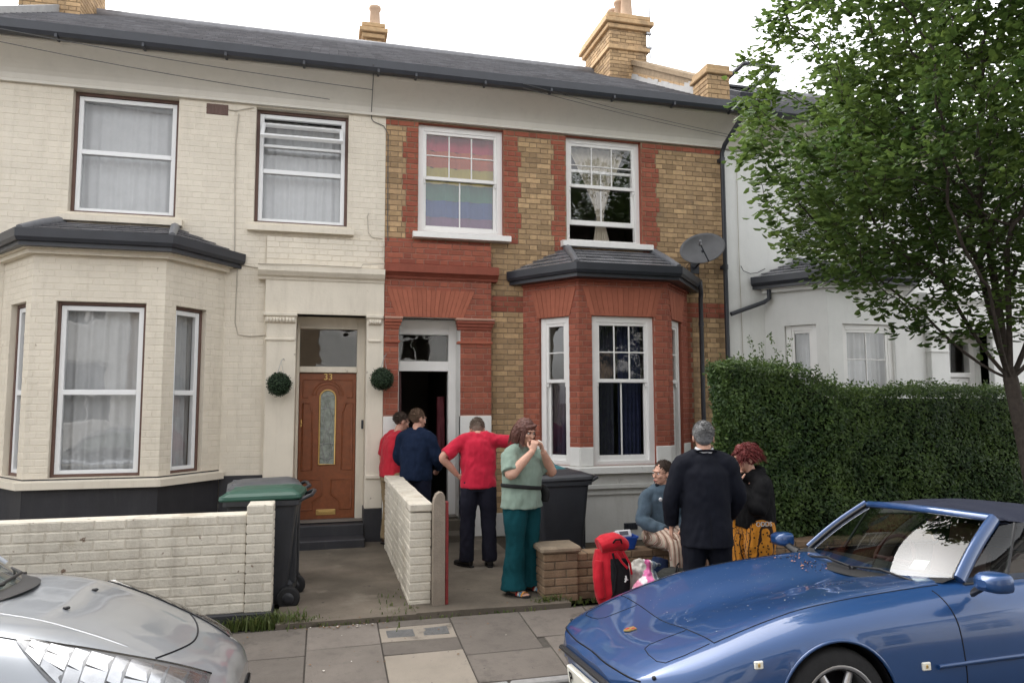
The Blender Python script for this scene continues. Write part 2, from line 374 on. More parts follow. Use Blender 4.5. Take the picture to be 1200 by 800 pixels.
# ------------------------------------------------------------------ windows and other parts
def fbox(mb, F, u0, u1, z0, z1, w0, w1, m=0, b=.004):
    T0 = mb.T; mb.T = F.T(); mb.box(u0, u1, -w1, -w0, z0, z1, m, b); mb.T = T0
def frame_rect(mb, F, u0, u1, z0, z1, t, w0, w1, m=0, tb=None, tt=None):
    tb = tb or t; tt = tt or t
    fbox(mb, F, u0, u0+t, z0, z1, w0, w1, m); fbox(mb, F, u1-t, u1, z0, z1, w0, w1, m)
    fbox(mb, F, u0+t, u1-t, z0, z0+tb, w0, w1-.002, m); fbox(mb, F, u0+t, u1-t, z1-tt, z1, w0, w1-.002, m)
def pane(F, u0, u1, z0, z1, w_, parent, m=None):
    mb = MB(); tl = rnd(-.004, .004); tz = rnd(-.004, .004)
    pts = lambda dw: [F.p(u0, z0, w_+dw-tl-tz), F.p(u1, z0, w_+dw+tl-tz), F.p(u1, z1, w_+dw+tl+tz), F.p(u0, z1, w_+dw-tl+tz)]
    mb.poly(pts(0)); return mb.build('pane', m or Mt['glass'], parent)
def sash_window(house, F, u0, u1, z0, z1, split, top=(3, 2), bot=(2, 1), wrec=-.09, box_=.085, raise_=0.0, stile=.045):
    """box sash: outer box frame, upper sash with small panes, lower sash behind it"""
    mb = MB(); frame_rect(mb, F, u0, u1, z0, z1, box_, wrec-.10, wrec, tb=.06)
    win = mb.build('window', Mt['white'], house)
    a, b = u0+box_-.004, u1-box_+.004
    def sash(z_0, z_1, w_, nx, nz, nm, horns):
        m2 = MB(); frame_rect(m2, F, a, b, z_0, z_1, stile, w_-.04, w_, tb=.05 if horns else .075)
        if horns:
            for uu in (a+.004, b-.034): fbox(m2, F, uu, uu+.03, z_0-.06, z_0, w_-.03, w_-.006, 0, .008)
        iu0, iu1, iz0, iz1 = a+stile, b-stile, z_0+(.05 if horns else .075), z_1-stile; g = .018
        for k in range(1, nx): c = iu0+(iu1-iu0)*k/nx; fbox(m2, F, c-g/2, c+g/2, iz0, iz1, w_-.03, w_-.004, 0, .004)
        for k in range(1, nz): c = iz0+(iz1-iz0)*k/nz; fbox(m2, F, iu0, iu1, c-g/2, c+g/2, w_-.031, w_-.005, 0, .004)
        s_ = m2.build('sash', Mt['white'], win)
        for i in range(nx):
            for k in range(nz): pane(F, iu0+(iu1-iu0)*i/nx+.003, iu0+(iu1-iu0)*(i+1)/nx-.003, iz0+(iz1-iz0)*k/nz+.003, iz0+(iz1-iz0)*(k+1)/nz-.003, w_-.018, win)
    sash(split-.02, z1-box_+.004, wrec-.012, *top, 'upper_sash', True)
    sash(z0+.056+raise_, split+.03+raise_, wrec-.056, *bot, 'lower_sash', False)
    return win
def pvc_window(house, F, u0, u1, z0, z1, split, wrec=-.1, brown=.04, open_top=False, fr=.055):
    mb = MB(); frame_rect(mb, F, u0, u1, z0, z1, brown, wrec-.09, wrec+.004, 1)
    a, b, c, d = u0+brown, u1-brown, z0+brown*.6, z1-brown*1.2
    frame_rect(mb, F, a, b, c, d, fr, wrec-.07, wrec-.01, 0)
    fbox(mb, F, a+fr, b-fr, split-.03, split+.03, wrec-.068, wrec-.004, 0)
    win = mb.build('window', [Mt['pvc'], Mt['brown']], house)
    pane(F, a+fr, b-fr, c+fr, split-.03, wrec-.045, win)
    if not open_top: pane(F, a+fr, b-fr, split+.03, d-fr, wrec-.045, win)
    else:
        s2 = split+(d-split)*.45        # fixed light below, top-hung vent above swung outwards
        m3 = MB(); fbox(m3, F, a+fr, b-fr, s2-.02, s2+.02, wrec-.066, wrec-.012, 0); m3.build('transom', Mt['pvc'], win)
        pane(F, a+fr, b-fr, split+.03, s2-.02, wrec-.045, win)
        m4 = MB(); G = Frame((0, 0), (1, 0)); h = d-fr-s2
        rotM = F.T() @ Matrix.Translation((0, -(wrec+.03), d-fr-.10)) @ Matrix.Rotation(R(-46), 4, 'X')
        m4.T = rotM
        uu0, uu1 = a+fr-.02, b-fr+.02
        for (x0, x1, z_0, z_1) in ((uu0, uu0+.045, -h, 0), (uu1-.045, uu1, -h, 0), (uu0+.045, uu1-.045, -h, -h+.045), (uu0+.045, uu1-.045, -.045, 0)): m4.box(x0, x1, -.025, .025, z_0, z_1, 0, .004)
        m4.build('vent_sash', Mt['pvc'], win)
        m5 = MB(); m5.T = rotM; m5.poly([(uu0+.045, 0, -h+.045), (uu1-.045, 0, -h+.045), (uu1-.045, 0, -.045), (uu0+.045, 0, -.045)]); m5.build('pane', Mt['glass'], win)
    return win
def drape(name, F, u0, u1, z0, z1, w_, m, label, cat='curtain', folds=9, amp=.018, shape=None, group=None):
    """hanging cloth with folds; shape(s,t)->u scales its outline (t=0 bottom, 1 top)"""
    n, k = 60, 14; P = []; ph = rnd(0, 6)
    for i in range(n+1):
        s_ = i/n; row = []
        for j in range(k+1):
            t = j/k; uu = u0+(u1-u0)*s_
            if shape: uu = shape(s_, t)
            fold = math.sin(s_*folds*6.28+ph+.6*math.sin(t*2+s_*5))*amp*(.5+.5*math.sin(s_*17+ph*2)**2)*(1.15-.4*t)
            row.append(F.p(uu, z0+(z1-z0)*t, w_+fold))
        P.append(row)
    mb = MB(); mb.grid(P); o = mb.build(name, m, None)
    return tag(o, label, cat, group)
def sill(house, F, u0, u1, z0, z1, w1, m, w0=-.12):
    mb = MB(); T0 = F.T(); mb.T = T0
    mb.prism([(u0, -w0, z0), (u0, -w1, z0), (u0, -w1, z1-.015), (u0, -w1+.03, z1), (u0, -w0, z1+.02)], (u1-u0, 0, 0))
    return mb.build('sill', m, house)
def cable(house, pts, r=.005, m='cable', nm='cable'):
    mb = MB(); mb.tube(pts, r, 6); return mb.build(nm, Mt[m], house)
def profile_run(house, nm, m, prof, x0, x1):
    mb = MB(); mb.prism([(x0, y, z) for y, z in prof], (x1-x0, 0, 0)); return mb.build(nm, m, house)
def slates(mb, quad, rows, cols, m=0, th=.012):
    """overlapping slates on a roof plane quad (bl,br,tr,tl); each a thin wedge, slightly uneven"""
    bl, br, tr, tl = [V(q) for q in quad]; nrm = (br-bl).cross(tl-bl).normalized(); tones = []
    for j in range(rows):
        t0, t1 = j/rows, min((j+1.25)/rows, 1)
        off = .5 if j % 2 else 0
        for i in range(-1, cols+1):
            s0, s1 = max((i+off+.012)/cols, 0), min((i+1+off-.012)/cols, 1)
            if s1-s0 < .2/cols: continue
            P = lambda s_, t, h: bl.lerp(br, s_).lerp(tl.lerp(tr, s_), t)+nrm*h
            dz = rnd(0, .004); dt = rnd(-.04, .04)/rows
            a, b, c, d = P(s0, max(t0+dt, 0), th*2+dz), P(s1, max(t0+dt, 0), th*2+dz), P(s1, t1, .004), P(s0, t1, .004)
            a2, b2 = P(s0, max(t0+dt, 0), th+dz), P(s1, max(t0+dt, 0), th+dz)
            mb.add([a, b, c, d, a2, b2], [(0, 1, 2, 3), (4, 5, 1, 0), (3, 4, 0), (1, 5, 2)], m); tones.extend([random.random()]*4)
    return tones
def slate_part(house, quads, m, base_th=.02, nm='slate_covering'):
    mb = MB(); tones = []
    for q, r_, c in quads: tones += slates(mb, q, r_, c)
    o = mb.build(nm, m, house, kind='stuff'); at = o.data.attributes.new('tone', 'FLOAT', 'FACE'); at.data.foreach_set('value', tones); return o

RIDGE_Y, RIDGE_Z, EAVE_Y, EAVE_Z = 3.9, 8.80, -.50, 6.36
def shell(house, x0, x1, holes, matkey, mortarkey, wallz=(0, 5.86)):
    """front wall with openings, side, back and rear roof slope, floors"""
    F = Frame((x0, 0), (x1, 0)); mb = MB(); w_ = -.008 if mortarkey == 'mortar' else -.0035
    hs_ = [(h[0]-x0, h[1]-x0, h[2], h[3]) for h in holes]
    panel(mb, F, 0, x1-x0, wallz[0], 6.3, hs_, w_, 0, .16, 1)
    mb.build('wall', [Mt[mortarkey], Mt[matkey]], house)
    m2 = MB()
    for xx in (x0+.02, x1-.02): m2.poly([(xx, .02, 0), (xx, 7.8, 0), (xx, 7.8, 6.3), (xx, RIDGE_Y, RIDGE_Z-.1), (xx, .02, 6.3)])
    m2.poly([(x0, 7.8, 0), (x1, 7.8, 0), (x1, 7.8, 6.3), (x0, 7.8, 6.3)])
    for z in (.29, 3.35, 6.25): m2.poly([(x0, .02, z), (x1, .02, z), (x1, 7.8, z), (x0, 7.8, z)])
    m2.poly([(x0, 3.8, .29), (x1, 3.8, .29), (x1, 3.8, 6.25), (x0, 3.8, 6.25)])
    m2.build('inner_wall', Mt['room'], house)
def roof(house, x0, x1):
    mb = MB(); mb.prism([(x0, EAVE_Y, EAVE_Z), (x0, RIDGE_Y, RIDGE_Z), (x0, 8.2, EAVE_Z), (x0, 8.2, EAVE_Z-.06), (x0, RIDGE_Y, RIDGE_Z-.07), (x0, EAVE_Y, EAVE_Z-.06)], (x1-x0, 0, 0))
    mb.tube([(x0, RIDGE_Y, RIDGE_Z+.03), (x1, RIDGE_Y, RIDGE_Z+.03)], .09, 8)
    mb.build('roof', Mt['slate'], house)
    slate_part(house, [(((x0, EAVE_Y, EAVE_Z), (x1, EAVE_Y, EAVE_Z), (x1, RIDGE_Y, RIDGE_Z), (x0, RIDGE_Y, RIDGE_Z)), 24, int((x1-x0)/.26))], Mt['slate'])
def eaves(house, x0, x1, m):
    prof = [(.02, 5.84), (-.05, 5.84), (-.055, 5.875), (-.03, 5.885)]
    for k in range(9):      # hollow cove swept out under the gutter
        a = k/8; prof.append((-.035-.40*(a**1.35), 5.89+.30*a**.8))
    prof += [(-.445, 6.20), (-.475, 6.205), (-.475, 6.30), (.02, 6.30)]
    profile_run(house, 'cove_cornice', m, prof, x0, x1)
    mb = MB(); g = [(-.478, 6.30)]
    for k in range(9):
        a = math.pi*k/8; g.append((-.54+.062*math.cos(a), 6.315-.07*math.sin(a)*.9))
    g = [(-.478, 6.235), (-.50, 6.22), (-.58, 6.225), (-.605, 6.27), (-.605, 6.375), (-.59, 6.378), (-.585, 6.28), (-.50, 6.26), (-.478, 6.37)]
    mb.prism([(x0, y, z) for y, z in g], (x1-x0, 0, 0)); mb.build('gutter', Mt['gutter'], house)
    x = x0+.35
    while x < x1: mb = MB(); mb.box(x-.015, x+.015, -.612, -.476, 6.20, 6.25, 0, .004); mb.build('gutter_bracket', Mt['gutter'], house); x += .95
def bay_roof(house, A, B, C, D, zt, zb, over, wall_u):
    """hipped slate roof of a canted bay: wall points A (left), D (right), front B, C; dark gutter board under it"""
    def outset(p, q): return p
    Ao, Bo, Co, Do = (A[0]-over, .0), (B[0]-over*.45, B[1]-over), (C[0]+over*.45, C[1]-over), (D[0]+over, .0)
    tl, tr = (wall_u[0], 0, zt), (wall_u[1], 0, zt)
    P = lambda q, z: V((q[0], q[1], z)); tl, tr = V(tl), V(tr)
    mb = MB(); fpts = [Ao, Bo, Co, Do]
    mb.poly([P(Ao, zb), P(Bo, zb), tl]); mb.poly([P(Bo, zb), P(Co, zb), tr, tl]); mb.poly([P(Co, zb), P(Do, zb), tr])
    h = zb-.17
    for i in range(3):
        a, b = fpts[i], fpts[i+1]
        mb.poly([P(a, zb-.01), P(a, h), P(b, h), P(b, zb-.01)], 1)
    inn = [(A[0], .0), (B[0], B[1]), (C[0], C[1]), (D[0], .0)]
    for i in range(3): mb.poly([P(fpts[i], h), P(inn[i], h), P(inn[i+1], h), P(fpts[i+1], h)], 1)
    rf = mb.build('bay_roof', [Mt['slate'], Mt['gutter']], house)
    slate_part(rf, [((P(Bo, zb), P(Co, zb), tr, tl), 5, 7), ((P(Ao, zb), P(Bo, zb), tl+V((.01, 0, 0)), tl), 5, 4), ((P(Co, zb), P(Do, zb), tr, tr-V((.01, 0, 0))), 5, 4)], Mt['slate'])
    for a, b in ((Bo, tl), (Co, tr)): m2 = MB(); m2.tube([P(a, zb+.02), P((a[0], a[1]), zb+.03).lerp(b, .5)+V((0, 0, .02)), b+V((0, -.01, .02))], [.04, .05, .06], 8); m2.build('lead_hip', Mt['lead'], rf)
    # half-round gutter along the three edges
    m3 = MB(); rail = [P(q, zb-.05) for q in fpts]
    prof = [(0, -.10), (.035, -.10), (.06, -.06), (.065, .035), (.05, .04), (0, .03)]; rings_ = []
    for i, q in enumerate(fpts):
        a = V((*fpts[max(i-1, 0)], 0)); b = V((*fpts[min(i+1, 3)], 0)); t = (b-a).normalized(); nn = V((t.y, -t.x, 0))
        rings_.append([V((q[0], q[1], zb-.02))+nn*p_+V((0, 0, z_)) for p_, z_ in prof])
    m3.rings(rings_, 0, True, True, False); m3.build('bay_gutter', Mt['gutter'], rf)
    return rf
# ------------------------------------------------------------------ the houses
def bay(house, A, B, C, D, wins, style, zs=(.9, 1.01, 3.53, 3.78), wall_u=(0, 1), zt=4.1):
    """canted bay: three facets; wins = [(u0,u1,z0,z1,split)] per facet"""
    zb, zw, ztop, zg = zs; brickm = dict(cream='cream', brick='red', white='whouse')[style]; mort = dict(cream='creamr', brick='mortarr', white='whouse')[style]
    mb = MB(); recs = []; mats = [Mt[brickm]]
    for (p, q), (u0, u1, z0, z1, sp) in zip(((A, B), (B, C), (C, D)), wins):
        F = Frame(p, q); hole = (u0, u1, z0, z1)
        panel(mb, F, 0, F.L, zw, ztop+.1, [hole], -.008 if style == 'brick' else -.0035, 0, .11, 1)
        panel(mb, F, 0, F.L, 0, zw, [], -.004, 2)
        if style != 'white':
            recs += lay(F, 0, F.L, zw if style == 'cream' else 1.25, ztop, [hole], lambda u, z, c: 0, 0.0, .03, u_ref=.05)
        if style == 'brick':
            for (ua, ub) in ((.0 if p != A else .02, u0-.002), (u1+.002, F.L-(.0 if q != D else .02))):       # white painted blocks beside the window feet
                m3 = MB(); fbox(m3, F, ua, ub, zw, 1.25, -.03, .012, 0, .006); m3.build('painted_block', Mt['wpaint'], house)
            # flat arch of gauged bricks
            nv = 14 if F.L > 1.2 else 9; sp_ = .13
            for k in range(nv):
                a0, a1 = k/nv, (k+1)/nv; g = .004
                lo = lambda a: u0-.02+(u1-u0+.04)*a
                hi = lambda a: max(.01, u0-sp_)+(min(F.L-.01, u1+sp_)-max(.01, u0-sp_))*a
                m4 = MB(); m4.T = F.T(); w1 = .006+rnd(0, .003)
                m4.prism([(lo(a0)+g/2, -w1, z1+.004), (lo(a1)-g/2, -w1, z1+.004), (hi(a1)-g/2, -w1, z1+.39), (hi(a0)+g/2, -w1, z1+.39)], (0, .04, 0))
                m4.build('voussoir', Mt['arch'], house)
    mb.build('bay_wall', [Mt[mort], Mt[brickm], Mt['black' if style == 'cream' else 'render']], house)
    if recs: set_bricks(recs, house, mats, 110 if style == 'cream' else 150, ch=.0025 if style == 'cream' else .0035, jit=.001)
    def ring_band(nm, m, z0, z1, w0, w1, slope=0):
        pts = [A, B, C, D]; m2 = MB(); rr = []
        for i, q in enumerate(pts):
            t1 = (V((*pts[i], 0))-V((*pts[i-1], 0))).normalized() if i else None; t2 = (V((*pts[i+1], 0))-V((*pts[i], 0))).normalized() if i < 3 else None
            t = ((t1 or t2)+(t2 or t1)).normalized(); nn = V((t.y, -t.x, 0)); k = 1/max(.5, nn.dot(V(((t1 or t2).y, -(t1 or t2).x, 0))))
            rr.append([V((q[0], q[1], z))+nn*(w_*k) for w_, z in ((w0, z0), (w1, z0), (w1, z1-slope), (w0, z1))])
        m2.rings(rr, 0, True, True, False); return m2.build(nm, m, house)
    if style == 'brick':
        ring_band('bay_sill', Mt['wpaint'], zb, zw, -.1, .07, .02); ring_band('string_course', Mt['render'], .70, .76, -.02, .04, .015); ring_band('string_course', Mt['render'], .62, .645, -.02, .02, .0)
        ring_band('brick_corbel', Mt['red'], 3.50, 3.56, -.05, .03)
    else:
        mm = Mt['creamr' if style == 'cream' else 'whouse']
        ring_band('bay_sill', mm, zb, zw, -.1, .08, .03)
        ring_band('bay_cornice', mm, 3.60, 3.66, -.05, .13); ring_band('bay_cornice', mm, 3.55, 3.60, -.05, .075, 0)
    bay_roof(house, A, B, C, D, zt, zg, .2, wall_u)

def mould_line(mb, F, pts, wbase, r=.012, m=0):
    mb.tube([F.p(u, z, wbase) for u, z in pts], r, 6, m)

def terrace_bay_left(dx, style, label):
    X = lambda a: a+dx
    h = thing('terraced_house', (X(-1.8), 0, 0), label, 'house'); wallm = 'cream' if style == 'cream' else 'whouse'; rend = 'creamr' if style == 'cream' else 'whouse'
    W1, W2 = (-3.15, -1.91, 4.25, 5.835), (-.95, .26, 4.25, 5.82); door = (-.37, .54, 0, 3.02)
    shell(h, X(-4.48), X(.77), [tuple(X(v) if i < 2 else v for i, v in enumerate(q)) for q in (W1, W2, door, (-3.55, -1.55, .98, 3.4))], wallm, rend)
    F = Frame((X(-4.48), 0), (X(.77), 0)); U = lambda a: a+4.48
    hl = [(U(q[0]), U(q[1]), q[2], q[3]) for q in (W1, W2)] + [(U(-3.8), U(-1.28), 0, 3.7), (U(-.78), U(.77), 0, 4.06), (0, F.L, 0, .9)]
    if style == 'cream':
        set_bricks(lay(F, 0, F.L, .9, 5.84, hl, lambda u, z, c: 0, 0, .03), h, [Mt['cream']], 190, ch=.0025, jit=.001)
        F2 = Frame((X(-.77), -.05), (X(.77), -.05)); mb = MB(); panel(mb, F2, 0, F2.L, 3.5, 4.06, [], -.006, 0); mb.poly([F2.p(0, 4.06, 0), F2.p(F2.L, 4.06, 0), F2.p(F2.L, 4.08, -.06), F2.p(0, 4.08, -.06)]); mb.poly([F2.p(0, 3.5, -.05), F2.p(0, 3.5, 0), F2.p(0, 4.06, 0), F2.p(0, 4.06, -.05)]); mb.build('hood_wall', Mt['creamr'], h)
        set_bricks(lay(F2, 0, F2.L, 3.64, 4.06, [], lambda u, z, c: 0, 0, .03, u_ref=.1), h, [Mt['cream']], 30, ch=.0025, jit=.001)
    # plinth
    for (a, b, z) in ((-4.48, -3.8, .9), (-1.28, -.752, .93)): mb = MB(); fbox(mb, F, U(a), U(b), 0, z, -.02, .012, 0, .006); mb.build('plinth', Mt['black'] if style == 'cream' else Mt['render'], h)
    eaves(h, X(-4.48), X(.77), Mt['cove']); roof(h, X(-4.48), X(.77))
    # entrance: pilasters, recess, hood
    y0 = -.10
    mb = MB(); mb.box(X(-.745), X(-.37), y0, .3, .0, 3.02, 0, .008); mb.box(X(.54), X(.768), y0, .3, .46, 3.02, 0, .008)
    mb.box(X(-.37), X(.54), y0+.012, .3, 3.02, 3.06, 0); mb.box(X(-.77), X(.768), y0, .02, 3.02, 3.5, 0, .006)
    mb.build('door_surround', Mt[rend], h)
    mb = MB(); mb.box(X(.53), X(.765), y0-.012, .3, 0, .46, 0, .006); mb.build('plinth', Mt['black'] if style == 'cream' else Mt['render'], h)
    for (a, b) in ((-.80, -.35), (.52, .767)):
        mb = MB(); mb.box(X(a+.01), X(b-.01), y0-.05, .1, 2.985, 3.03, 0, .008)
        mb.box(X(a+.035), X(b-.03), y0-.03, .1, 2.90, 2.985, 0, .01)
        n = 9 if b < 0 else 5
        for k in range(n):
            c = a+.05+(b-a-.09)*(k+.5)/n; mb.ell((X(c), y0-.035, 2.935), (.02, .022, .032), None, 8, 6)
        mb.build('capital', Mt[rend], h); mb = MB(); mb.box(X(a+.04), X(b-.035), y0-.02, .1, 2.665, 2.70, 0, .008); mb.build('neck_band', Mt[rend], h)
    prof = [(.0, 3.47), (-.115, 3.47), (-.125, 3.50), (-.16, 3.52), (-.19, 3.56), (-.20, 3.575), (-.20, 3.645), (-.05, 3.675), (0, 3.675)]
    profile_run(h, 'hood_cornice', Mt[rend], prof, X(-.86), X(.769))
    # steps
    mb = MB(); mb.box(X(-.368), X(.538), -.14, .34, -.02, .275, 0, .012); mb.build('step', Mt['black'], h)
    mb = MB(); mb.box(X(-.366), X(.536), -.45, -.138, -.02, .135, 0, .012); mb.build('step', Mt['black'], h)
    # door frame, fanlight, door
    Fd = Frame((X(-.37), .30), (X(.54), .30)); d0 = .37; u0, u1 = -.33+d0, .43+d0
    mb = MB(); fbox(mb, Fd, 0, u0-.003, .275, 3.02, -.1, .02); fbox(mb, Fd, u1+.003, Fd.L, .275, 3.02, -.1, .02)
    fbox(mb, Fd, u0-.003, u1+.003, 2.27, 2.35, -.1, .03); fbox(mb, Fd, u0-.003, u1+.003, 2.87, 3.02, -.1, .018)
    fr = mb.build('door_frame', Mt['white'] if style != 'cream' else Mt['creamr'], h); pane(Fd, u0-.003, u1+.003, 2.35, 2.87, -.05, fr)
    mb = MB(); fbox(mb, Fd, u0, u1, .29, 2.262, -.06, -.012, 0, .006)
    dm = Mt['wood'] if style == 'cream' else Mt['white']; dr = mb.build('door', dm, h)
    if style == 'cream':
        cu = (u0+u1)/2; w_ = -.010; gx = .105; zb_, zt_ = 1.02, 2.03
        arch = lambda r_, za, zc: [(cu-r_, za)]+[(cu-r_*math.cos(math.pi*k/12), zc+r_*math.sin(math.pi*k/12)) for k in range(13)]+[(cu+r_, za)]
        mb = MB(); o_ = arch(gx, zb_, zt_-gx); mould_line(mb, Fd, o_+[o_[0]], w_+.004, .012); mb.build('glass_bead', Mt['brass'], dr)
        mb = MB(); mb.poly([Fd.p(u, z, w_+.002) for u, z in o_]); mb.build('leaded_glass', mat('leaded_door_glass', (.22,.25,.22), .25, .6, var=.5, vs=14, bump=.6, bs=25), dr)
        mb = MB()
        for z in (1.13, 1.30, 1.52, 1.78, 1.92): mould_line(mb, Fd, [(cu-gx, z), (cu, z+rnd(-.04, .04)), (cu+gx, z)], w_+.005, .004)
        for s_ in (-1, 1):
            mould_line(mb, Fd, [(cu+s_*.02, 1.05), (cu+s_*.07, 1.25), (cu+s_*.01, 1.45), (cu+s_*.06, 1.65), (cu+s_*.02, 1.85)], w_+.005, .004)
        mould_line(mb, Fd, [(cu-.05, 1.10), (cu, 1.05), (cu+.05, 1.12), (cu, 1.20), (cu-.05, 1.10)], w_+.005, .004)
        mb.build('lead_came', Mt['alu'], dr)
        mb = MB()       # raised mouldings of the panels
        r1 = .20; o2 = arch(r1, 1.95, 1.955)[1:-1]
        mould_line(mb, Fd, o2, w_, .011); mould_line(mb, Fd, arch(.16, 1.95, 1.955)[1:-1], w_, .009)
        for s_ in (-1, 1):
            e = cu+s_*.33; i_ = cu+s_*.20
            mould_line(mb, Fd, [(e, .95), (e, 1.85), (cu+s_*.24, 1.85), (i_, 1.7), (i_, .95), (e, .95)], w_, .011)
            mould_line(mb, Fd, [(e, 2.15), (e, 1.93), (cu+s_*.26, 1.93)], w_, .009)
            mould_line(mb, Fd, [(e, .42), (e, .82), (cu+s_*.06, .82), (cu+s_*.06, .62), (cu+s_*.18, .52), (cu+s_*.18, .42), (e, .42)], w_, .011)
        mould_line(mb, Fd, [(cu-.33, 2.17), (cu+.33, 2.17)], w_, .009); mb.build('panel_moulding', dm, dr)
        mb = MB(); fbox(mb, Fd, cu-.13, cu+.13, .345, .42, w_-.004, w_+.010, 0, .01); fbox(mb, Fd, cu-.10, cu+.10, .365, .40, w_+.004, w_+.016, 0, .006); mb.build('letter_box', Mt['brass'], dr)
        mb = MB(); fbox(mb, Fd, u0+.025, u0+.055, 1.53, 1.63, w_-.004, w_+.008, 0, .008); mb.ell(Fd.p(u0+.04, 1.58, w_+.02), (.013, .02, .013)); mb.build('lock', Mt['brass'], dr)
        cu_ = bpy.data.curves.new('t', 'FONT'); cu_.body = '33'; cu_.size = .125; cu_.extrude = .006; cu_.align_x = 'CENTER'
        to = bpy.data.objects.new('t', cu_); me = bpy.data.meshes.new_from_object(to); bpy.data.objects.remove(to); me.materials.clear(); me.materials.append(Mt['brass'])
        link('door_number', me, dr, Matrix.Translation(Fd.p(cu, 2.17, .004)) @ Matrix.Rotation(R(90), 4, 'X'))
        mb = MB(); mb.box(X(.50), X(.53), .2, .22, 1.50, 1.62, 0, .004); mb.build('doorbell', Mt['gutter'], h)
        mb = MB(); mb.box(X(.55), X(.765), y0-.03, y0+.01, .85, .90, 0, .008); mb.build('old_hinge', Mt['creamr'], h)
    # windows
    if style == 'cream':
        pvc_window(h, F, U(W1[0]), U(W1[1]), W1[2], W1[3], 5.06); pvc_window(h, F, U(W2[0]), U(W2[1]), W2[2], W2[3], 4.98, open_top=True)
        drape('net_curtain', F, U(-3.10), U(-1.96), 4.27, 5.8, -.30, Mt['net'], 'pale net curtain in the upstairs window over the cream bay')
        drape('net_curtain', F, U(-.88), U(.2), 4.27, 5.75, -.30, Mt['net'], 'pale net curtain behind the window with the open top vent')
    else:
        for q in (W1, W2): sash_window(h, F, U(q[0]), U(q[1]), q[2], q[3], 5.05, (1, 1), (1, 1))
    sill(h, F, U(-3.25), U(-1.81), 4.12, 4.20, .10, Mt[rend]); sill(h, F, U(-1.02), U(.35), 4.12, 4.20, .10, Mt[rend])
    A, B, C, D = (X(-3.80), 0), (X(-3.23), -.75), (X(-1.84), -.75), (X(-1.28), 0)
    wins = [(.30, .77, 1.02, 3.02, 2), (.25, 1.19, 1.02, 3.02, 2), (.17, .64, 1.02, 3.02, 2)]
    bay(h, A, B, C, D, wins, style, wall_u=(X(-3.2), X(-1.9)))
    for (p, q), (u0, u1, z0, z1, s_), nm in zip(((A, B), (B, C), (C, D)), wins, ('narrow', 'wide', 'narrow')):
        Fb = Frame(p, q)
        if style == 'cream':
            pvc_window(h, Fb, u0, u1, z0, z1, 1.98, wrec=-.07, brown=.035)
            drape('net_curtain', Fb, u0+.03, u1-.03, z0+.01, z1-.05, -.22, Mt['net'], 'grey net curtain behind the %s pane of the cream bay%s' % (nm, '' if nm == 'wide' else ' beside the door' if p == C else ' turned from the door'), folds=7 if nm == 'wide' else 4, amp=.025)
        else:
            sash_window(h, Fb, u0, u1, z0, z1, 2.05, (2, 2) if nm == 'wide' else (1, 1), (1, 1), wrec=-.06)
    return h

cream = terrace_bay_left(0, 'cream', 'cream painted brick house with canted bay and brown door numbered 33')
Fc = Frame((-4.48, 0), (.77, 0)); Uc = lambda a: a+4.48
mb = MB(); fbox(mb, Fc, Uc(-1.58), Uc(-1.30), 5.66, 5.81, -.02, .006, 0, .01)
for k in range(6): fbox(mb, Fc, Uc(-1.57)+k*.045, Uc(-1.55)+k*.045, 5.68, 5.79, .0, .012, 0, .004)
mb.build('air_brick', Mt['brown'], cream)
cable(cream, [(-1.30, -.012, 5.74), (-1.22, -.015, 5.73), (-1.12, -.02, 5.76), (-.98, -.012, 5.80)], .006, 'cablel')
cable(cream, [(-1.17, -.010, 5.70), (-1.20, -.012, 5.3), (-1.19, -.012, 4.6), (-1.17, -.012, 3.72), (-1.1, -.012, 3.66), (-.87, -.012, 3.63)], .007, 'cablel')
cable(cream, [(-.86, -.21, 3.65), (-.2, -.21, 3.66), (.45, -.21, 3.655), (.47, -.21, 3.70), (.76, -.21, 3.72)], .007, 'cablel')
cable(cream, [(.55, -.62, 6.3), (.56, -.45, 6.18), (.565, -.05, 5.88), (.57, -.012, 5.80), (.60, -.012, 5.76), (.74, -.012, 5.71), (.80, -.015, 5.60), (.81, -.015, 4.2), (.83, -.12, 3.6)], .006, 'cable')
cable(cream, [(.55, -.012, 4.46), (.53, -.02, 4.40), (.55, -.012, 4.18), (.60, -.012, 4.12), (.74, -.012, 4.11)], .006, 'cablel')
cable(cream, [(-1.13, -.012, 3.6), (-1.14, -.012, 2.9), (-1.10, -.012, 2.74), (-.95, -.012, 2.72), (-.76, -.012, 2.74)], .006, 'cablel')
# telephone wires swung along under the eaves
for (za, zb, xe) in ((6.07, 5.83, .0), (6.21, 6.02, .55)):
    pts = [(-4.4+(xe+4.4)*k/16, -.66+.2*k/16, za+.06+(zb-za-.06)*k/16-.05*math.sin(math.pi*k/16)) for k in range(17)]
    cable(cream, pts, .005, 'cable', 'telephone_wire')

# ------------------------------------------------------------------ brick house
bh = thing('terraced_house', (3.4, 0, 0), 'yellow and red brick house with red brick bay and open front door', 'house')
W3, W4, DO = (1.23, 2.47, 4.24, 5.82), (3.43, 4.64, 4.22, 5.83), (.97, 1.86, 0, 3.02)
shell(bh, .77, 6.02, [W3, W4, DO, (3.05, 5.05, .98, 3.4)], 'red', 'mortar')
FB = Frame((.77, 0), (6.02, 0)); UB = lambda a: a-.77
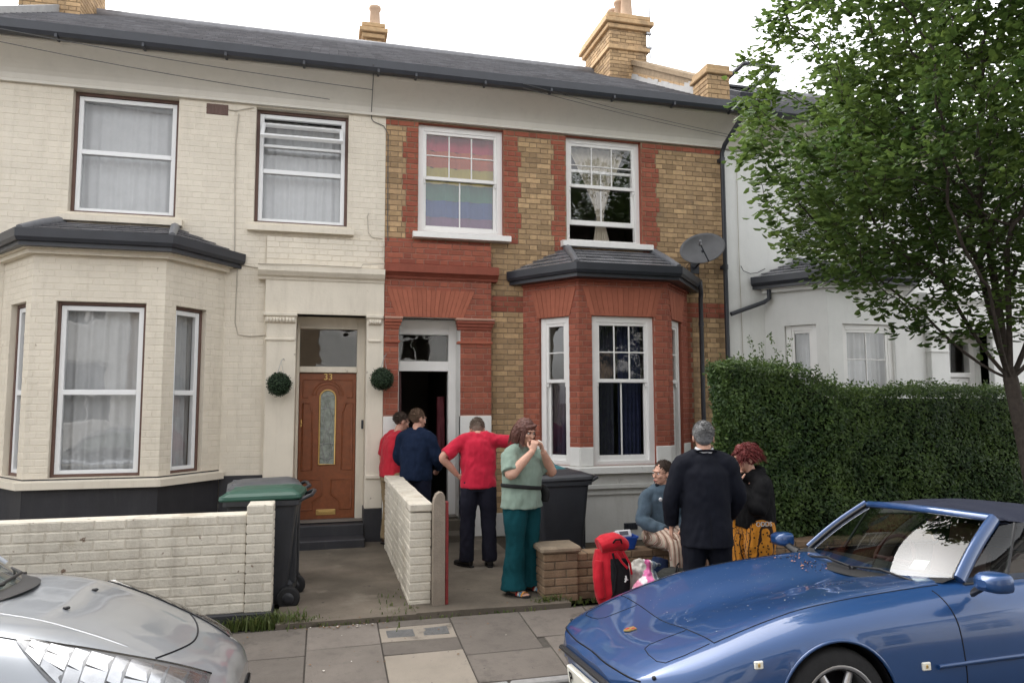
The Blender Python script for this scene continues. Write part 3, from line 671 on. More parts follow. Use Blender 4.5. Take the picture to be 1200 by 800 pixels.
# red dressings: strips beside the windows stepped every three courses, bands across
redz = [(0, FB.L, 5.73, 5.86), (0, FB.L, 3.135, 3.366), (0, UB(2.26), 3.60, 4.13)]
for (wa, wb, zlo, ra, rb) in ((W3[0], W3[1], 4.131, .20, .24), (W4[0], W4[1], 4.054, .22, .27)):
    z = zlo; k = 0
    while z < 5.73:
        t = .024 if k % 2 else -.024; z2 = min(z+3*COURSE, 5.73)
        redz += [(UB(wa-ra-t), UB(wa), z, z2), (UB(wb), UB(wb+rb+t), z, z2)]; z = z2; k += 1
redz.append((UB(5.35), UB(5.44), 0, 3.135))
hb = [(UB(q[0]), UB(q[1]), q[2], q[3]) for q in (W3, W4)] + [(UB(2.76), UB(5.35), 0, 3.62), (0, UB(2.26), 0, 3.60)]
recsB = lay(FB, 0, FB.L, 0, 5.84, hb+redz, lambda u, z, c: 0, 0, .03)
for i, (a, b, c, d) in enumerate(redz): recsB += lay(FB, a+(.0 if i < 3 else .004), b-(.0 if i < 3 else .004), c, min(d, 5.84), hb, lambda u, z, q: 1, 0, .03, u_ref=a)
# entrance surround: red pilasters, hood with flat arch, moulded cornice
FH = Frame((.772, -.10), (2.26, -.10)); UH = lambda a: a-.772
mb = MB(); panel(mb, FH, 0, FH.L, 0, 4.06, [(UH(.97), UH(1.82), 0, 3.02)], -.008, 0, .40, 1)
mb.poly([FH.p(FH.L, 0, 0), FH.p(FH.L, 0, -.1), FH.p(FH.L, 4.06, -.1), FH.p(FH.L, 4.06, 0)]); mb.poly([FH.p(0, 4.06, 0), FH.p(FH.L, 4.06, 0), FH.p(FH.L, 4.09, -.1), FH.p(0, 4.09, -.1)])
mb.build('door_surround', [Mt['mortarr'], Mt['wpaint']], bh)
recsB += [r_ for r_ in lay(FH, 0, FH.L, 1.67, 4.06, [(UH(.97), UH(1.82), 0, 3.02), (0, FH.L, 3.55, 3.76)], lambda u, z, c: 1, 0, .03, u_ref=.02)]
set_bricks(recsB, bh, [Mt['yellow'], Mt['red']], 300)
for (a, b, z, w_) in ((0, UH(.97), .3, -.02), (UH(1.82), FH.L, 0, -.09)): mb = MB(); fbox(mb, FH, a, b, z, 1.67, w_, .012, 0, .006); mb.build('painted_base', Mt['wpaint'], bh)
mb = MB(); fbox(mb, FH, 0, UH(.97), 0, .3, -.02, .014, 0, .006); mb.build('plinth', Mt['black'], bh)
mb = MB(); fbox(mb, FB, UB(2.26), UB(2.76), 0, .32, -.02, .010, 0, .006); mb.build('plinth', Mt['render'], bh)
for (a, b) in ((.774, 1.01), (1.75, 2.30)):
    mb = MB()
    for z0, z1, w_ in ((2.86, 2.902, .012), (2.90, 2.947, .028), (2.945, 2.987, .045)): mb.box(a+.04-w_*.5 if a > 1 else a, b-.045+w_, -.10-w_, .0, z0, z1, 0, .006)
    mb.build('capital', Mt['red'], bh)
    mb = MB(); mb.box(a+.03 if a > 1 else a, b-.025, -.12, .0, 2.665, 2.70, 0, .006); mb.build('neck_band', Mt['red'], bh)
    mb = MB(); mb.box(a, b+.01, -.155, .0, 2.987, 3.02, 0, .008); mb.build('abacus', mat('terracotta_abacus', (.42,.25,.19), .85, .2, var=.1), bh)
profile_run(bh, 'hood_cornice', Mt['red'], [(0, 3.55), (-.115, 3.55), (-.125, 3.58), (-.15, 3.60), (-.17, 3.615), (-.20, 3.63), (-.20, 3.735), (-.185, 3.74), (-.06, 3.77), (0, 3.77)], .772, 2.35)
for k in range(18):       # flat arch over the door
    a0, a1 = k/18, (k+1)/18; g = .004; lo = lambda a: .93+(1.86-.93)*a; hi = lambda a: .80+(2.02-.80)*a
    m4 = MB(); w1 = .006+rnd(0, .003); m4.prism([(lo(a0)+g/2, -.10-w1, 3.024), (lo(a1)-g/2, -.10-w1, 3.024), (hi(a1)-g/2, -.10-w1, 3.40), (hi(a0)+g/2, -.10-w1, 3.40)], (0, .04, 0)); m4.build('voussoir', Mt['arch'], bh)
# door frame with fanlight, dark hall, open door leaf
Fd = Frame((.97, .30), (1.86, .30))
mb = MB(); fbox(mb, Fd, 0, .045, .275, 3.02, -.1, .0); fbox(mb, Fd, .745, .89, .275, 3.02, -.1, .02); fbox(mb, Fd, .045, .745, 2.30, 2.44, -.1, .02); fbox(mb, Fd, .045, .745, 2.82, 3.02, -.1, .015)
fr = mb.build('door_frame', Mt['white'], bh); pane(Fd, .045, .745, 2.44, 2.82, -.05, fr)
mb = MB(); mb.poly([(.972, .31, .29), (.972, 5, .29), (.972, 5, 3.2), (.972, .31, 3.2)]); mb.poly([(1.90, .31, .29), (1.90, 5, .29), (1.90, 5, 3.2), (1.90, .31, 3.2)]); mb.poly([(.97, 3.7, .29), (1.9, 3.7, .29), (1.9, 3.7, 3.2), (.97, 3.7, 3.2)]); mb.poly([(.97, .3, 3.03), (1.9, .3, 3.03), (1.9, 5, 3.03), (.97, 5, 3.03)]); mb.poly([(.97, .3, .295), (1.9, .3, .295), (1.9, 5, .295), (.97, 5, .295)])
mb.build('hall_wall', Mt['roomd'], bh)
mb = MB(); mb.T = Matrix.Translation((1.03, .36, 0)) @ Matrix.Rotation(R(84), 4, 'Z'); mb.box(0, .72, -.022, .022, .30, 2.29, 0, .004)
for (z0, z1) in ((.5, 1.1), (1.3, 2.1)):
    for x0 in (.09, .40): mb.box(x0, x0+.23, -.03, .03, z0, z1, 0, .01)
dl = mb.build('door', mat('dark_red_door', (.06,.016,.018), .4, .5), bh)
mb = MB(); mb.T = Matrix.Translation((1.03, .36, 0)) @ Matrix.Rotation(R(84), 4, 'Z'); mb.ell((.66, -.06, 1.25), (.025, .025, .025)); mb.tube([(.66, 0, 1.25), (.66, -.06, 1.25)], .01, 8); mb.build('handle', Mt['brass'], dl)
mb = MB(); mb.box(.972, 1.818, -.14, .34, -.02, .275, 0, .012); mb.build('step', Mt['concrete'], bh)
mb = MB(); mb.box(.974, 1.816, -.46, -.138, -.02, .135, 0, .012); mb.build('step', Mt['concrete'], bh)
# windows
sash_window(bh, FB, UB(W3[0]), UB(W3[1]), W3[2], W3[3], 5.05); sash_window(bh, FB, UB(W4[0]), UB(W4[1]), W4[2], W4[3], 5.10, raise_=.24, box_=.075)
sill(bh, FB, UB(1.15), UB(2.55), 4.14, 4.225, .13, Mt['white']); sill(bh, FB, UB(3.33), UB(4.76), 4.13, 4.215, .13, Mt['white'])
A, B, C, D = (2.75, 0), (3.33, -.75), (4.65, -.75), (5.36, 0)
winsB = [(.28, .78, 1.0, 3.03, 2), (.19, 1.11, 1.0, 3.03, 2), (.20, .70, 1.0, 3.03, 2)]
bay(bh, A, B, C, D, winsB, 'brick', zs=(.90, 1.0, 3.53, 3.70), wall_u=(3.42, 4.80), zt=4.11)
for (p, q), (u0, u1, z0, z1, s_) in zip(((A, B), (B, C), (C, D)), winsB):
    Fb = Frame(p, q); wide = Fb.L > 1.2
    sash_window(bh, Fb, u0, u1, z0, z1, 2.14, (3, 2) if wide else (1, 2), (2, 1) if wide else (1, 1), wrec=-.05, box_=.085)
mb = MB(); Fv = Frame((3.33, -.75), (4.65, -.75)); fbox(mb, Fv, .61, .81, .14, .23, -.01, .006, 0, .006)
for k in range(5): fbox(mb, Fv, .625+k*.036, .645+k*.036, .155, .215, .0, .01, 0, .003)
mb.build('air_brick', Mt['gutter'], bh)
eaves(bh, .77, 6.02, Mt['cove']); roof(bh, .77, 5.85)
# downpipes
mb = MB(); mb.tube([(6.04, -.55, 6.24), (6.04, -.54, 6.12), (6.00, -.14, 5.86), (5.985, -.08, 5.74), (5.985, -.08, 3.0), (5.985, -.08, .05)], .036, 10)
for z in (5.6, 3.9, 2.1): mb.tube([(5.985, -.08, z), (5.985, -.08, z+.07)], .045, 10); mb.box(5.94, 6.03, -.07, 0, z+.01, z+.06)
mb.build('downpipe', Mt['gutter'], bh)
mb = MB(); mb.tube([(5.50, -.16, 3.66), (5.50, -.17, 3.58), (5.53, -.13, 3.50), (5.535, -.10, 3.42), (5.535, -.10, 2.0), (5.535, -.10, .06)], .034, 10)
for z in (3.0, 1.5): mb.tube([(5.535, -.10, z), (5.535, -.10, z+.06)], .042, 10)
mb.build('downpipe', Mt['gutter'], bh)
cable(bh, [(5.33, -.25, 3.98), (5.36, -.02, 3.93), (5.40, -.012, 3.75), (5.42, -.012, 3.5)], .005)
for za, zb in ((6.16, 5.97), (6.10, 5.93)):
    cable(bh, [(2.6+3.45*k/10, -.62+.35*k/10, za+.1+(zb-za-.1)*k/10-.03*math.sin(math.pi*k/10)) for k in range(11)], .004, 'cable', 'telephone_wire')
# party wall parapet and chimney on it
def stack(house, x0, x1, y0, y1, z0, z1, pots, m='yellow'):
    mb = MB(); mb.box(x0+.01, x1-.01, y0+.01, y1-.01, z0, z1, 0); st = mb.build('chimney_stack', Mt['mortar'], house)
    recs = []
    for a, b in (((x0, y0), (x1, y0)), ((x1, y0), (x1, y1)), ((x0, y1), (x0, y0)), ((x1, y1), (x0, y1))):
        Fs = Frame(a, b); recs += lay(Fs, 0, Fs.L, z0, z1, [], lambda u, z, c: 0, 0, .04)
    set_bricks(recs, st, [Mt[m]], 0)
    mb = MB()
    for z, w_ in ((z1-.75, .05), (z1-.32, .06), (z1-.22, .12), (z1-.10, .07)): mb.box(x0-w_, x1+w_, y0-w_, y1+w_, z, z+.09, 0, .01)
    mb.build('oversailing_course', Mt[m], st)
    for k in range(pots):
        yy = y0+(y1-y0)*(k+.5)/pots; mb = MB()
        mb.lathe([(.13, z1-.05), (.12, z1+.1), (.10, z1+.5), (.125, z1+.52), (.125, z1+.58), (.09, z1+.58), (.085, z1+.2)], ((x0+x1)/2+.05, yy, 0), 14); mb.build('chimney_pot', Mt['pot'], st)
    return st
stack(bh, 5.38, 6.18, 2.95, 4.35, 8.0, 9.62, 4)
mb = MB(); x0, x1 = 5.86, 6.16
mb.prism([(x0+.01, .1, 6.3), (x0+.01, .1, 7.0), (x0+.01, 2.96, 8.60), (x0+.01, 2.96, 7.6)], (x1-x0-.02, 0, 0)); pw = mb.build('party_parapet', Mt['mortar'], bh)
mb = MB(); n = 13
for k in range(n):
    a, b = k/n, (k+1)/n; y_a, y_b = .45+2.5*a+.004, .45+2.5*b-.004
    for j in range(5):
        za, zb = 6.66+1.40*a+j*.0765, 6.66+1.40*b+j*.0765
        mb.prism([(x0-rnd(.003, .008), y_a, za+.01), (x0, y_b, zb+.01), (x0, y_b, zb+.0755), (x0, y_a, za+.0755)], (.03, 0, 0))
        mb.prism([(x1-.03, y_a, za+.01), (x1-.03, y_b, zb+.01), (x1-.03, y_b, zb+.0755), (x1-.03, y_a, za+.0755)], (.035, 0, 0))
mb.build('parapet_brickwork', Mt['yellow'], pw, kind='stuff')
mb = MB(); mb.prism([(x0-.03, .4, 7.13), (x0-.03, .4, 7.21), (x0-.03, 2.96, 8.70), (x0-.03, 2.96, 8.60)], (.36, 0, 0)); mb.build('coping', Mt['mortar'], pw)
mb = MB(); mb.box(x0-.04, x1+.03, .0, .46, 6.3, 7.10, 0); pr_ = mb.build('parapet_pier', Mt['mortar'], bh); recs = []
for a, b in (((x0-.05, -.01), (x1+.04, -.01)), ((x0-.05, .47), (x0-.05, -.01))):
    Fs = Frame(a, b); recs += lay(Fs, 0, Fs.L, 6.4, 7.06, [], lambda u, z, c: 0, 0, .03)
set_bricks(recs, pr_, [Mt['yellow']], 0)
mb = MB(); mb.box(x0-.09, x1+.08, -.05, .51, 7.06, 7.13, 0, .01); mb.box(x0-.06, x1+.05, -.02, .48, 7.13, 7.22, 0, .01); mb.build('pier_cap', Mt['yellow'], pr_)
mb = MB()
for k in range(20):
    y = .1+2.85*k/20; z = EAVE_Z+(y-EAVE_Y)*(RIDGE_Z-EAVE_Z)/(RIDGE_Y-EAVE_Y); hh = .09+rnd(0, .05)+(.10 if y < .7 else 0)
    mb.prism([(x0-.035, y, z), (x0-.035, y+.145, z+.08), (x0-.012, y+.145, z+.08+hh), (x0-.012, y, z+hh)], (.02, 0, 0))
mb.build('cement_flashing', Mt['flash'], pw)
stack(cream, .66, .98, 4.15, 5.0, 8.3, 9.42, 1)
stack(cream, -4.95, -4.05, 2.95, 4.3, 8.0, 10.3, 4)
mb = MB(); mb.prism([(-4.40, EAVE_Y+.3, 6.52), (-4.40, 2.95, 8.28), (-4.40, 2.95, 8.42), (-4.40, EAVE_Y+.3, 6.64)], (.05, 0, 0)); mb.build('cement_flashing', Mt['flash'], cream)
# aerial on the big stack
ae = thing('television_aerial', (6.22, 3.0, 8.9), 'thin metal television aerial strapped to the brick chimney stack', 'aerial')
mb = MB(); mb.tube([(6.24, 2.92, 8.75), (6.24, 2.92, 10.9)], .014, 8); mb.build('mast', Mt['alu'], ae)
mb = MB()
for z in (8.95, 9.25): mb.box(6.16, 6.27, 2.89, 2.95, z, z+.04)
mb.build('bracket', Mt['alu'], ae)
mb = MB(); mb.tube([(6.24, 2.9, 10.75), (6.24, 2.1, 10.80)], .01, 6)
for k in range(7): mb.tube([(6.06, 2.85-.1*k, 10.76), (6.42, 2.85-.1*k, 10.76)], .006, 6)
mb.build('element', Mt['alu'], ae)

# ------------------------------------------------------------------ white house and plain neighbours
wh = terrace_bay_left(10.5, 'white', 'white painted house with bay behind the tree and the tall hedge')
mb = MB(); mb.tube([(6.70, -.14, 3.72), (6.70, -.14, 3.46), (6.62, -.12, 3.40), (6.05, -.10, 3.20)], .034, 10); mb.build('waste_pipe', Mt['gutter'], wh)
cable(wh, [(6.30, -.012, 3.98), (6.33, -.03, 3.90), (6.45, -.03, 3.86), (6.58, -.03, 3.88), (6.72, -.03, 3.95)], .006)
cable(wh, [(6.28, -.012, 5.8), (6.27, -.012, 4.4), (6.29, -.012, 2.4)], .005, 'cablel')
# roof window propped open
zr = lambda y: EAVE_Z+(y-EAVE_Y)*(RIDGE_Z-EAVE_Z)/(RIDGE_Y-EAVE_Y)
mb = MB(); Tm = Matrix.Translation((7.25, 1.35, zr(1.35)+.05)) @ Matrix.Rotation(math.atan2(RIDGE_Z-EAVE_Z, RIDGE_Y-EAVE_Y), 4, 'X'); mb.T = Tm
for b_ in ((0, .75, 0, .07), (0, .75, .85, .92), (0, .07, .07, .85), (.68, .75, .07, .85)): mb.box(b_[0], b_[1], b_[2], b_[3], -.05, .06, 0, .004)
sk = mb.build('roof_window', Mt['gutter'], wh)
mb = MB(); mb.T = Tm @ Matrix.Translation((0, .9, .08)) @ Matrix.Rotation(R(-32), 4, 'X')
for b_ in ((0, .75, -.9, -.83), (0, .75, -.07, 0), (0, .07, -.83, -.07), (.68, .75, -.83, -.07)): mb.box(b_[0], b_[1], b_[2], b_[3], -.025, .025, 0, .004)
mb.build('sash', Mt['gutter'], sk)
mb = MB(); mb.T = Tm @ Matrix.Translation((0, .9, .08)) @ Matrix.Rotation(R(-32), 4, 'X'); mb.poly([(.07, -.83, 0), (.68, -.83, 0), (.68, -.07, 0), (.07, -.07, 0)]); mb.build('pane', Mt['glass'], sk)
def plain_house(x0, x1, m, label, yf=0, flip=False):
    h = thing('terraced_house', ((x0+x1)/2, yf, 0), label, 'house')
    T = Matrix.Translation((0, yf, 0)) @ (Matrix.Rotation(math.pi, 4, 'Z') if flip else Matrix.Identity(4)); c = (x0+x1)/2 if not flip else -(x0+x1)/2; hw = (x1-x0)/2
    wn = [(c-1.9, c-.7, 4.2, 5.8), (c+.7, c+1.9, 4.2, 5.8), (c+.9, c+1.8, .3, 2.9), (c-1.9, c-.4, 1.0, 3.0)]
    F = Frame((c-hw, 0), (c+hw, 0)); mb = MB(); mb.T = T
    panel(mb, F, 0, 2*hw, -.2, 6.35, [(a-c+hw, b-c+hw, z0, z1) for a, b, z0, z1 in wn], 0, 0, .15)
    for xx in (c-hw, c+hw): mb.poly([(xx, 0, -.2), (xx, 8, -.2), (xx, 8, 6.3), (xx, RIDGE_Y, RIDGE_Z), (xx, 0, 6.3)])
    mb.poly([(c-hw, 8, -.2), (c+hw, 8, -.2), (c+hw, 8, 6.3), (c-hw, 8, 6.3)]); mb.poly([(c-hw, 2, -.2), (c+hw, 2, -.2), (c+hw, 2, 6.3), (c-hw, 2, 6.3)], 1)
    mb.build('wall', [Mt[m], Mt['roomd']], h)
    mb = MB(); mb.T = T; mb.prism([(c-hw, -.5, 6.36), (c-hw, RIDGE_Y, RIDGE_Z), (c-hw, 8.2, 6.36), (c-hw, 8.2, 6.2), (c-hw, -.5, 6.2)], (2*hw, 0, 0)); mb.build('roof', Mt['slate'], h)
    mb = MB(); mb.T = T; mb.box(c-hw, c+hw, -.6, -.5, 6.22, 6.38); mb.build('gutter', Mt['gutter'], h)
    for i, (a, b, z0, z1) in enumerate(wn):
        mb = MB(); T0 = T
        def bx(u0, u1, q0, q1):
            mb.T = T; mb.box(u0, u1, .08, .14, q0, q1)
        bx(a, a+.08, z0, z1); bx(b-.08, b, z0, z1); bx(a+.08, b-.08, z1-.08, z1); bx(a+.08, b-.08, z0, z0+.08); bx(a+.08, b-.08, (z0+z1)/2-.03, (z0+z1)/2+.03)
        if b-a > 1: bx((a+b)/2-.02, (a+b)/2+.02, z0+.08, (z0+z1)/2-.03)
        wp = mb.build('window' if i != 2 else 'door_frame', Mt['white'], h)
        mb = MB(); mb.T = T; mb.poly([(a+.08, .11, z0+.08), (b-.08, .11, z0+.08), (b-.08, .11, z1-.08), (a+.08, .11, z1-.08)]); mb.build('pane' if i != 2 else 'door', Mt['glass'] if i != 2 else Mt['gutter'], wp)
    return h
plain_house(-9.73, -4.485, 'creamr', 'cream neighbour beyond the numbered house, only its roof in view')
plain_house(11.275, 16.5, 'whouse', 'white end house past the tree, mostly hidden by leaves')
for k, (m_, nm) in enumerate((('render', 'grey rendered'), ('mortar', 'dark brick'), ('whouse', 'white painted'), ('mortar', 'brown brick'), ('render', 'pale rendered'))):
    plain_house(-11+5.25*k, -5.76+5.25*k, m_, nm+' house across the road, facing the numbered house', yf=-16.6, flip=True)

# ------------------------------------------------------------------ ground, road, pavement, paths
asphalt = mat('asphalt', (.055,.054,.055), .9, .25, var=.2, vs=4, bump=.5, bs=140)
mb = MB(); mb.grid([[(x, y, -.32) for y in (-260, -30, 30, 260)] for x in (-260, -30, 30, 260)]); mb.build('ground', mat('earth', (.09,.08,.06), .95, .1, var=.2, vs=1), None, kind='structure')
def road_z(y): return -.19+.13*(1-((y+8.6)/3.75)**2)
mb = MB(); ys = [-12.30+7.42*k/20 for k in range(21)]; mb.grid([[(x, y, road_z(y)) for y in ys] for x in (-60, -20, -8, 0, 8, 20, 60)]); mb.build('road', asphalt, None, kind='structure')
mb = MB(); mb.box(-60, 60, -16.6, -12.5, -.3, -.03); mb.build('far_pavement', Mt['concrete'], None, kind='structure')
PZ = lambda y: 0.0+(y+3.62)*.085 if y < -3.62 else 0.0
slabm = [mat('paving_slab_grey', (.14,.122,.107), .85, .25, var=.12, vs=3, bump=.3, bs=80, tone=.26, dirt=.5, dirtcol=(.055,.05,.045)), mat('paving_slab_pale', (.235,.205,.17), .85, .25, var=.08, vs=3, bump=.3, bs=80, dirt=.25, dirtcol=(.12,.11,.10))]
for q in slabm: chips(q, 26, .68, (.055,.05,.046), .02); chips(q, 2.2, .60, (.075,.066,.058), .1)
mb = MB(); mb.grid([[(x, y, PZ(y)-.012) for y in (-4.9, -3.62, -3.55)] for x in (-60, 60)]); pav = mb.build('pavement', mat('joint_grit', (.075,.068,.06), .95, .1, var=.2, vs=20, bump=.5), None, kind='structure')
def slab(x0, x1, y0, y1, m=0, dz=0.0, nm='paving_slab', mt=None):
    mb = MB(); tl = rnd(-.003, .003); t2 = rnd(-.003, .003); g = .005; c = .004
    x0, x1, y0, y1 = x0+g, x1-g, y0+g, y1-g
    top = [V((x0+c, y0+c, PZ(y0)+dz+tl)), V((x1-c, y0+c, PZ(y0)+dz-tl)), V((x1-c, y1-c, PZ(y1)+dz+t2)), V((x0+c, y1-c, PZ(y1)+dz-t2))]
    mid = [V((x, y, p.z-.004)) for (x, y), p in zip(((x0, y0), (x1, y0), (x1, y1), (x0, y1)), top)]; bot = [p-V((0, 0, .05)) for p in mid]
    mb.add(top+mid+bot, [(0,1,2,3)]+[(4+i, 4+(i+1) % 4, (i+1) % 4, i) for i in range(4)]+[(8+i, 8+(i+1) % 4, 4+(i+1) % 4, 4+i) for i in range(4)])
    return mb.build(nm, mt or slabm[m], pav)
KERB = -4.87
xs = [-9.5, -8.7, -7.9, -7.1, -6.3, -5.5, -4.7, -3.9, -3.1, -2.3, -1.5, -.75, -.10, .47]
for i in range(len(xs)-1):
    slab(xs[i], xs[i+1], -4.07-.10*(i % 2), -3.62); slab(xs[i]-.2*(i % 2 == 0 and i < 11), xs[i+1]-.2*(i % 2 == 1 and i < 10), KERB, -4.07-.10*(i % 2))
# cover frame and its slabs
slab(.47, 1.08, -3.75, -3.62); slab(.47, 1.08, KERB, -4.29, 1); slab(.47, 1.08, -4.29, -4.05)
slab(.47, 1.08, -4.05, -3.75, 1, nm='cover_frame')
for a, b in ((.52, .75), (.81, 1.03)): slab(a, b, -3.98, -3.82, 0, .004, 'access_cover', mat('cast_cover', (.10,.10,.10), .6, .4, var=.15, vs=30, bump=.6, bs=150))
xr = [1.08, 1.70, 2.3, 2.95, 3.55, 4.2, 4.8, 5.5, 6.2, 7.0, 7.8, 8.6, 9.4, 10.2, 11, 11.8]
for i in range(len(xr)-1):
    if i == 0: slab(xr[0], xr[1], -4.40, -3.62); slab(xr[0], xr[1]+.06, KERB, -4.40); continue
    slab(xr[i], xr[i+1], -4.19, -3.62); slab(xr[i]-(-.06 if i == 1 else .22), xr[i+1]-.22, KERB, -4.19)
kb = MB(); kb.box(-60, 60, -4.95, -4.89, -.3, -.125); kerb = kb.build('kerb', mat('granite_kerb', (.24,.235,.23), .8, .3, var=.15, vs=20, bump=.3, bs=90, tone=.1), None, kind='structure')
kmesh = None
for k in range(30):
    x = -9.5+.9*k
    if kmesh is None:
        m4 = MB(); m4.box(0, .888, -.05, .05, -.2, 0, 0, .012); kmesh = m4.mesh('kerbstone', kerb.data.materials[0])
    link('kerbstone', kmesh, kerb, Matrix.Translation((x, KERB-.053, PZ(KERB)+rnd(-.002, .002))))
# front yards: concrete paths and beds, edge lip along the pavement
def yard(nm, x0, x1, y0, y1, z, m, lip=True):
    n, k = 14, 30; P = [[(x0+(x1-x0)*i/n, y0+(y1-y0)*j/k, z+.012*noise.noise((x0+(x1-x0)*i/n*1.3, (y0+(y1-y0)*j/k)*1.3, z*9))) for j in range(k+1)] for i in range(n+1)]
    mb = MB(); mb.grid(P)
    if lip: mb.grid([[(p[0][0], y0, p[0][2]-.12), p[0]] for p in P])
    return mb.build(nm, m, None, kind='structure')
yard('garden_ground', -9.5, -.35, -3.40, .3, -.02, Mt['concrete'], False)
yard('path', -.35, .80, -3.61, .3, .035, Mt['concrete']); yard('path', .80, 2.2, -3.60, .3, .04, Mt['concrete'])
yard('garden_ground', 2.2, 12, -3.40, .3, -.01, mat('garden_earth', (.06,.05,.038), .95, .1, var=.3, vs=6, bump=.6, bs=40), False)
# ------------------------------------------------------------------ garden walls of single bricks
paintbrick = mat('white_painted_wall_brick', (.62,.575,.49), .7, .3, var=.10, vs=6, bump=.6, bs=45, tone=.08, dirt=.6, dirtcol=(.28,.24,.19))
chips(paintbrick, 11, .665, (.22,.16,.12)); chips(paintbrick, 2.0, .58, (.46,.41,.33), .12)
brownbrick = mat('weathered_brown_brick', (.27,.185,.115), .9, .2, var=.18, vs=12, bump=.6, bs=80, tone=.25, hue2=(.22,.15,.10), dirt=.4, dirtcol=(.09,.07,.05))
brownmortar = mat('brown_mortar', (.17,.135,.10), .95, .1, var=.2, vs=12, bump=.5)
def block_wall(parent, o, along, length, thick, z0, z1, bm, mm, brick=.232, course=.080, jt=.009, off=0, ch=.006, jit=.002, inset=.012):
    """free-standing wall: mortar core and through bricks; o = start corner, along = 'x' or 'y' (thickness to +y or +x)"""
    n = max(1, round((z1-z0)/course)); c = (z1-z0)/n; cache = {}
    mb = MB()
    if along == 'x': mb.box(o[0]+inset, o[0]+length-inset, o[1]+inset, o[1]+thick-inset, z0, z1-inset)
    else: mb.box(o[0]+inset, o[0]+thick-inset, o[1]+inset, o[1]+length-inset, z0, z1-inset)
    mb.build('mortar_core', mm, parent)
    for r_ in range(n):
        a = -brick*(.5 if (r_+off) % 2 else 0)
        while a < length-.01:
            s0, s1 = max(a, 0), min(a+brick, length)
            if s1-s0 > .03:
                L_ = s1-s0-(jt if s1 < length-.001 else 0); key = round(L_, 3)
                if key not in cache:
                    t = MB()
                    if along == 'x': t.box(0, L_, 0, thick, 0, c-jt, 0, ch)
                    else: t.box(0, thick, 0, L_, 0, c-jt, 0, ch)
                    cache[key] = t.mesh('brick', bm)
                p = (o[0]+s0, o[1]+rnd(-jit, jit), z0+r_*c) if along == 'x' else (o[0]+rnd(-jit, jit), o[1]+s0, z0+r_*c)
                link('brick', cache[key], parent, Matrix.Translation(p) @ Matrix.Rotation(rnd(-.004, .004), 4, 'Z'))
            a += brick
w1 = thing('garden_wall', (-2.5, -3.3, 0), 'long white painted brick garden wall with end pier beside the green lidded bin', 'wall')
block_wall(w1, (-4.9, -3.40), 'x', 4.285, .22, .10, .91, paintbrick, paintbrick, inset=.006)
pp = link('pier', None, w1); block_wall(w1, (-.612, -3.425), 'x', .212, .27, .10, .99, paintbrick, paintbrick, .30, off=1, inset=.006)
bpy.data.objects.remove(pp)
mb = MB(); mb.box(-4.9, -.39, -3.44, -3.15, -.05, .10, 0, .01); mb.build('plinth', Mt['black'], w1)
w2 = thing('dividing_wall', (.87, -1.9, 0), 'white painted brick wall between the two front paths', 'wall')
block_wall(w2, (.772, -3.30), 'y', 2.78, .195, .0, .85, paintbrick, paintbrick, inset=.006, jit=.004)
# coping bricks laid on top
cm = None
for k in range(12):
    if cm is None: t = MB(); t.box(0, .215, 0, .225, 0, .075, 0, .012); cm = t.mesh('coping_brick', paintbrick)
    link('coping_brick', cm, w2, Matrix.Translation((.762+rnd(-.004, .004), -3.31+k*.2325, .852+rnd(0, .004))))
gp = thing('gate_post', (1.03, -3.36, 0), 'pale concrete gate post with rounded top at the end of the dividing wall', 'post')
mb = MB(); pr = [(.972, -.02), (1.078, -.02)]
prof = [(.972, 0), (1.078, 0), (1.078, .98), (1.074, 1.03), (1.058, 1.06), (1.03, 1.065), (1.0, 1.045), (.98, 1.0), (.972, .94)]
mb.prism([(x, -3.41, z-.03) for x, z in prof], (0, .11, 0)); mb.build('post', mat('post_concrete', (.25,.21,.17), .9, .2, var=.12, vs=8, bump=.5, bs=70, dirt=.3, dirtcol=(.14,.12,.10)), gp)
mb = MB(); mb.box(1.082, 1.112, -3.39, -3.33, .0, .95, 0, .006); mb.build('gate_bar', mat('red_iron_paint', (.22,.025,.025), .5, .4, var=.25, vs=20, bump=.2), gp)
w3 = thing('garden_wall', (4, -3.3, 0), 'low brown brick wall with stone capped pier under the hedge', 'wall')
block_wall(w3, (2.33, -3.39), 'x', 6.8, .21, .0, .43, brownbrick, brownmortar, .226, .076, inset=.01, jit=.005)
block_wall(w3, (1.995, -3.43), 'x', .335, .28, .0, .445, brownbrick, brownmortar, .226, .078, off=1, inset=.01, jit=.004)
mb = MB(); mb.box(1.965, 2.36, -3.46, -3.12, .445, .505, 0, .018); mb.build('cap_stone', mat('cap_stone', (.25,.20,.145), .9, .2, var=.2, vs=9, bump=.5, bs=50), w3)

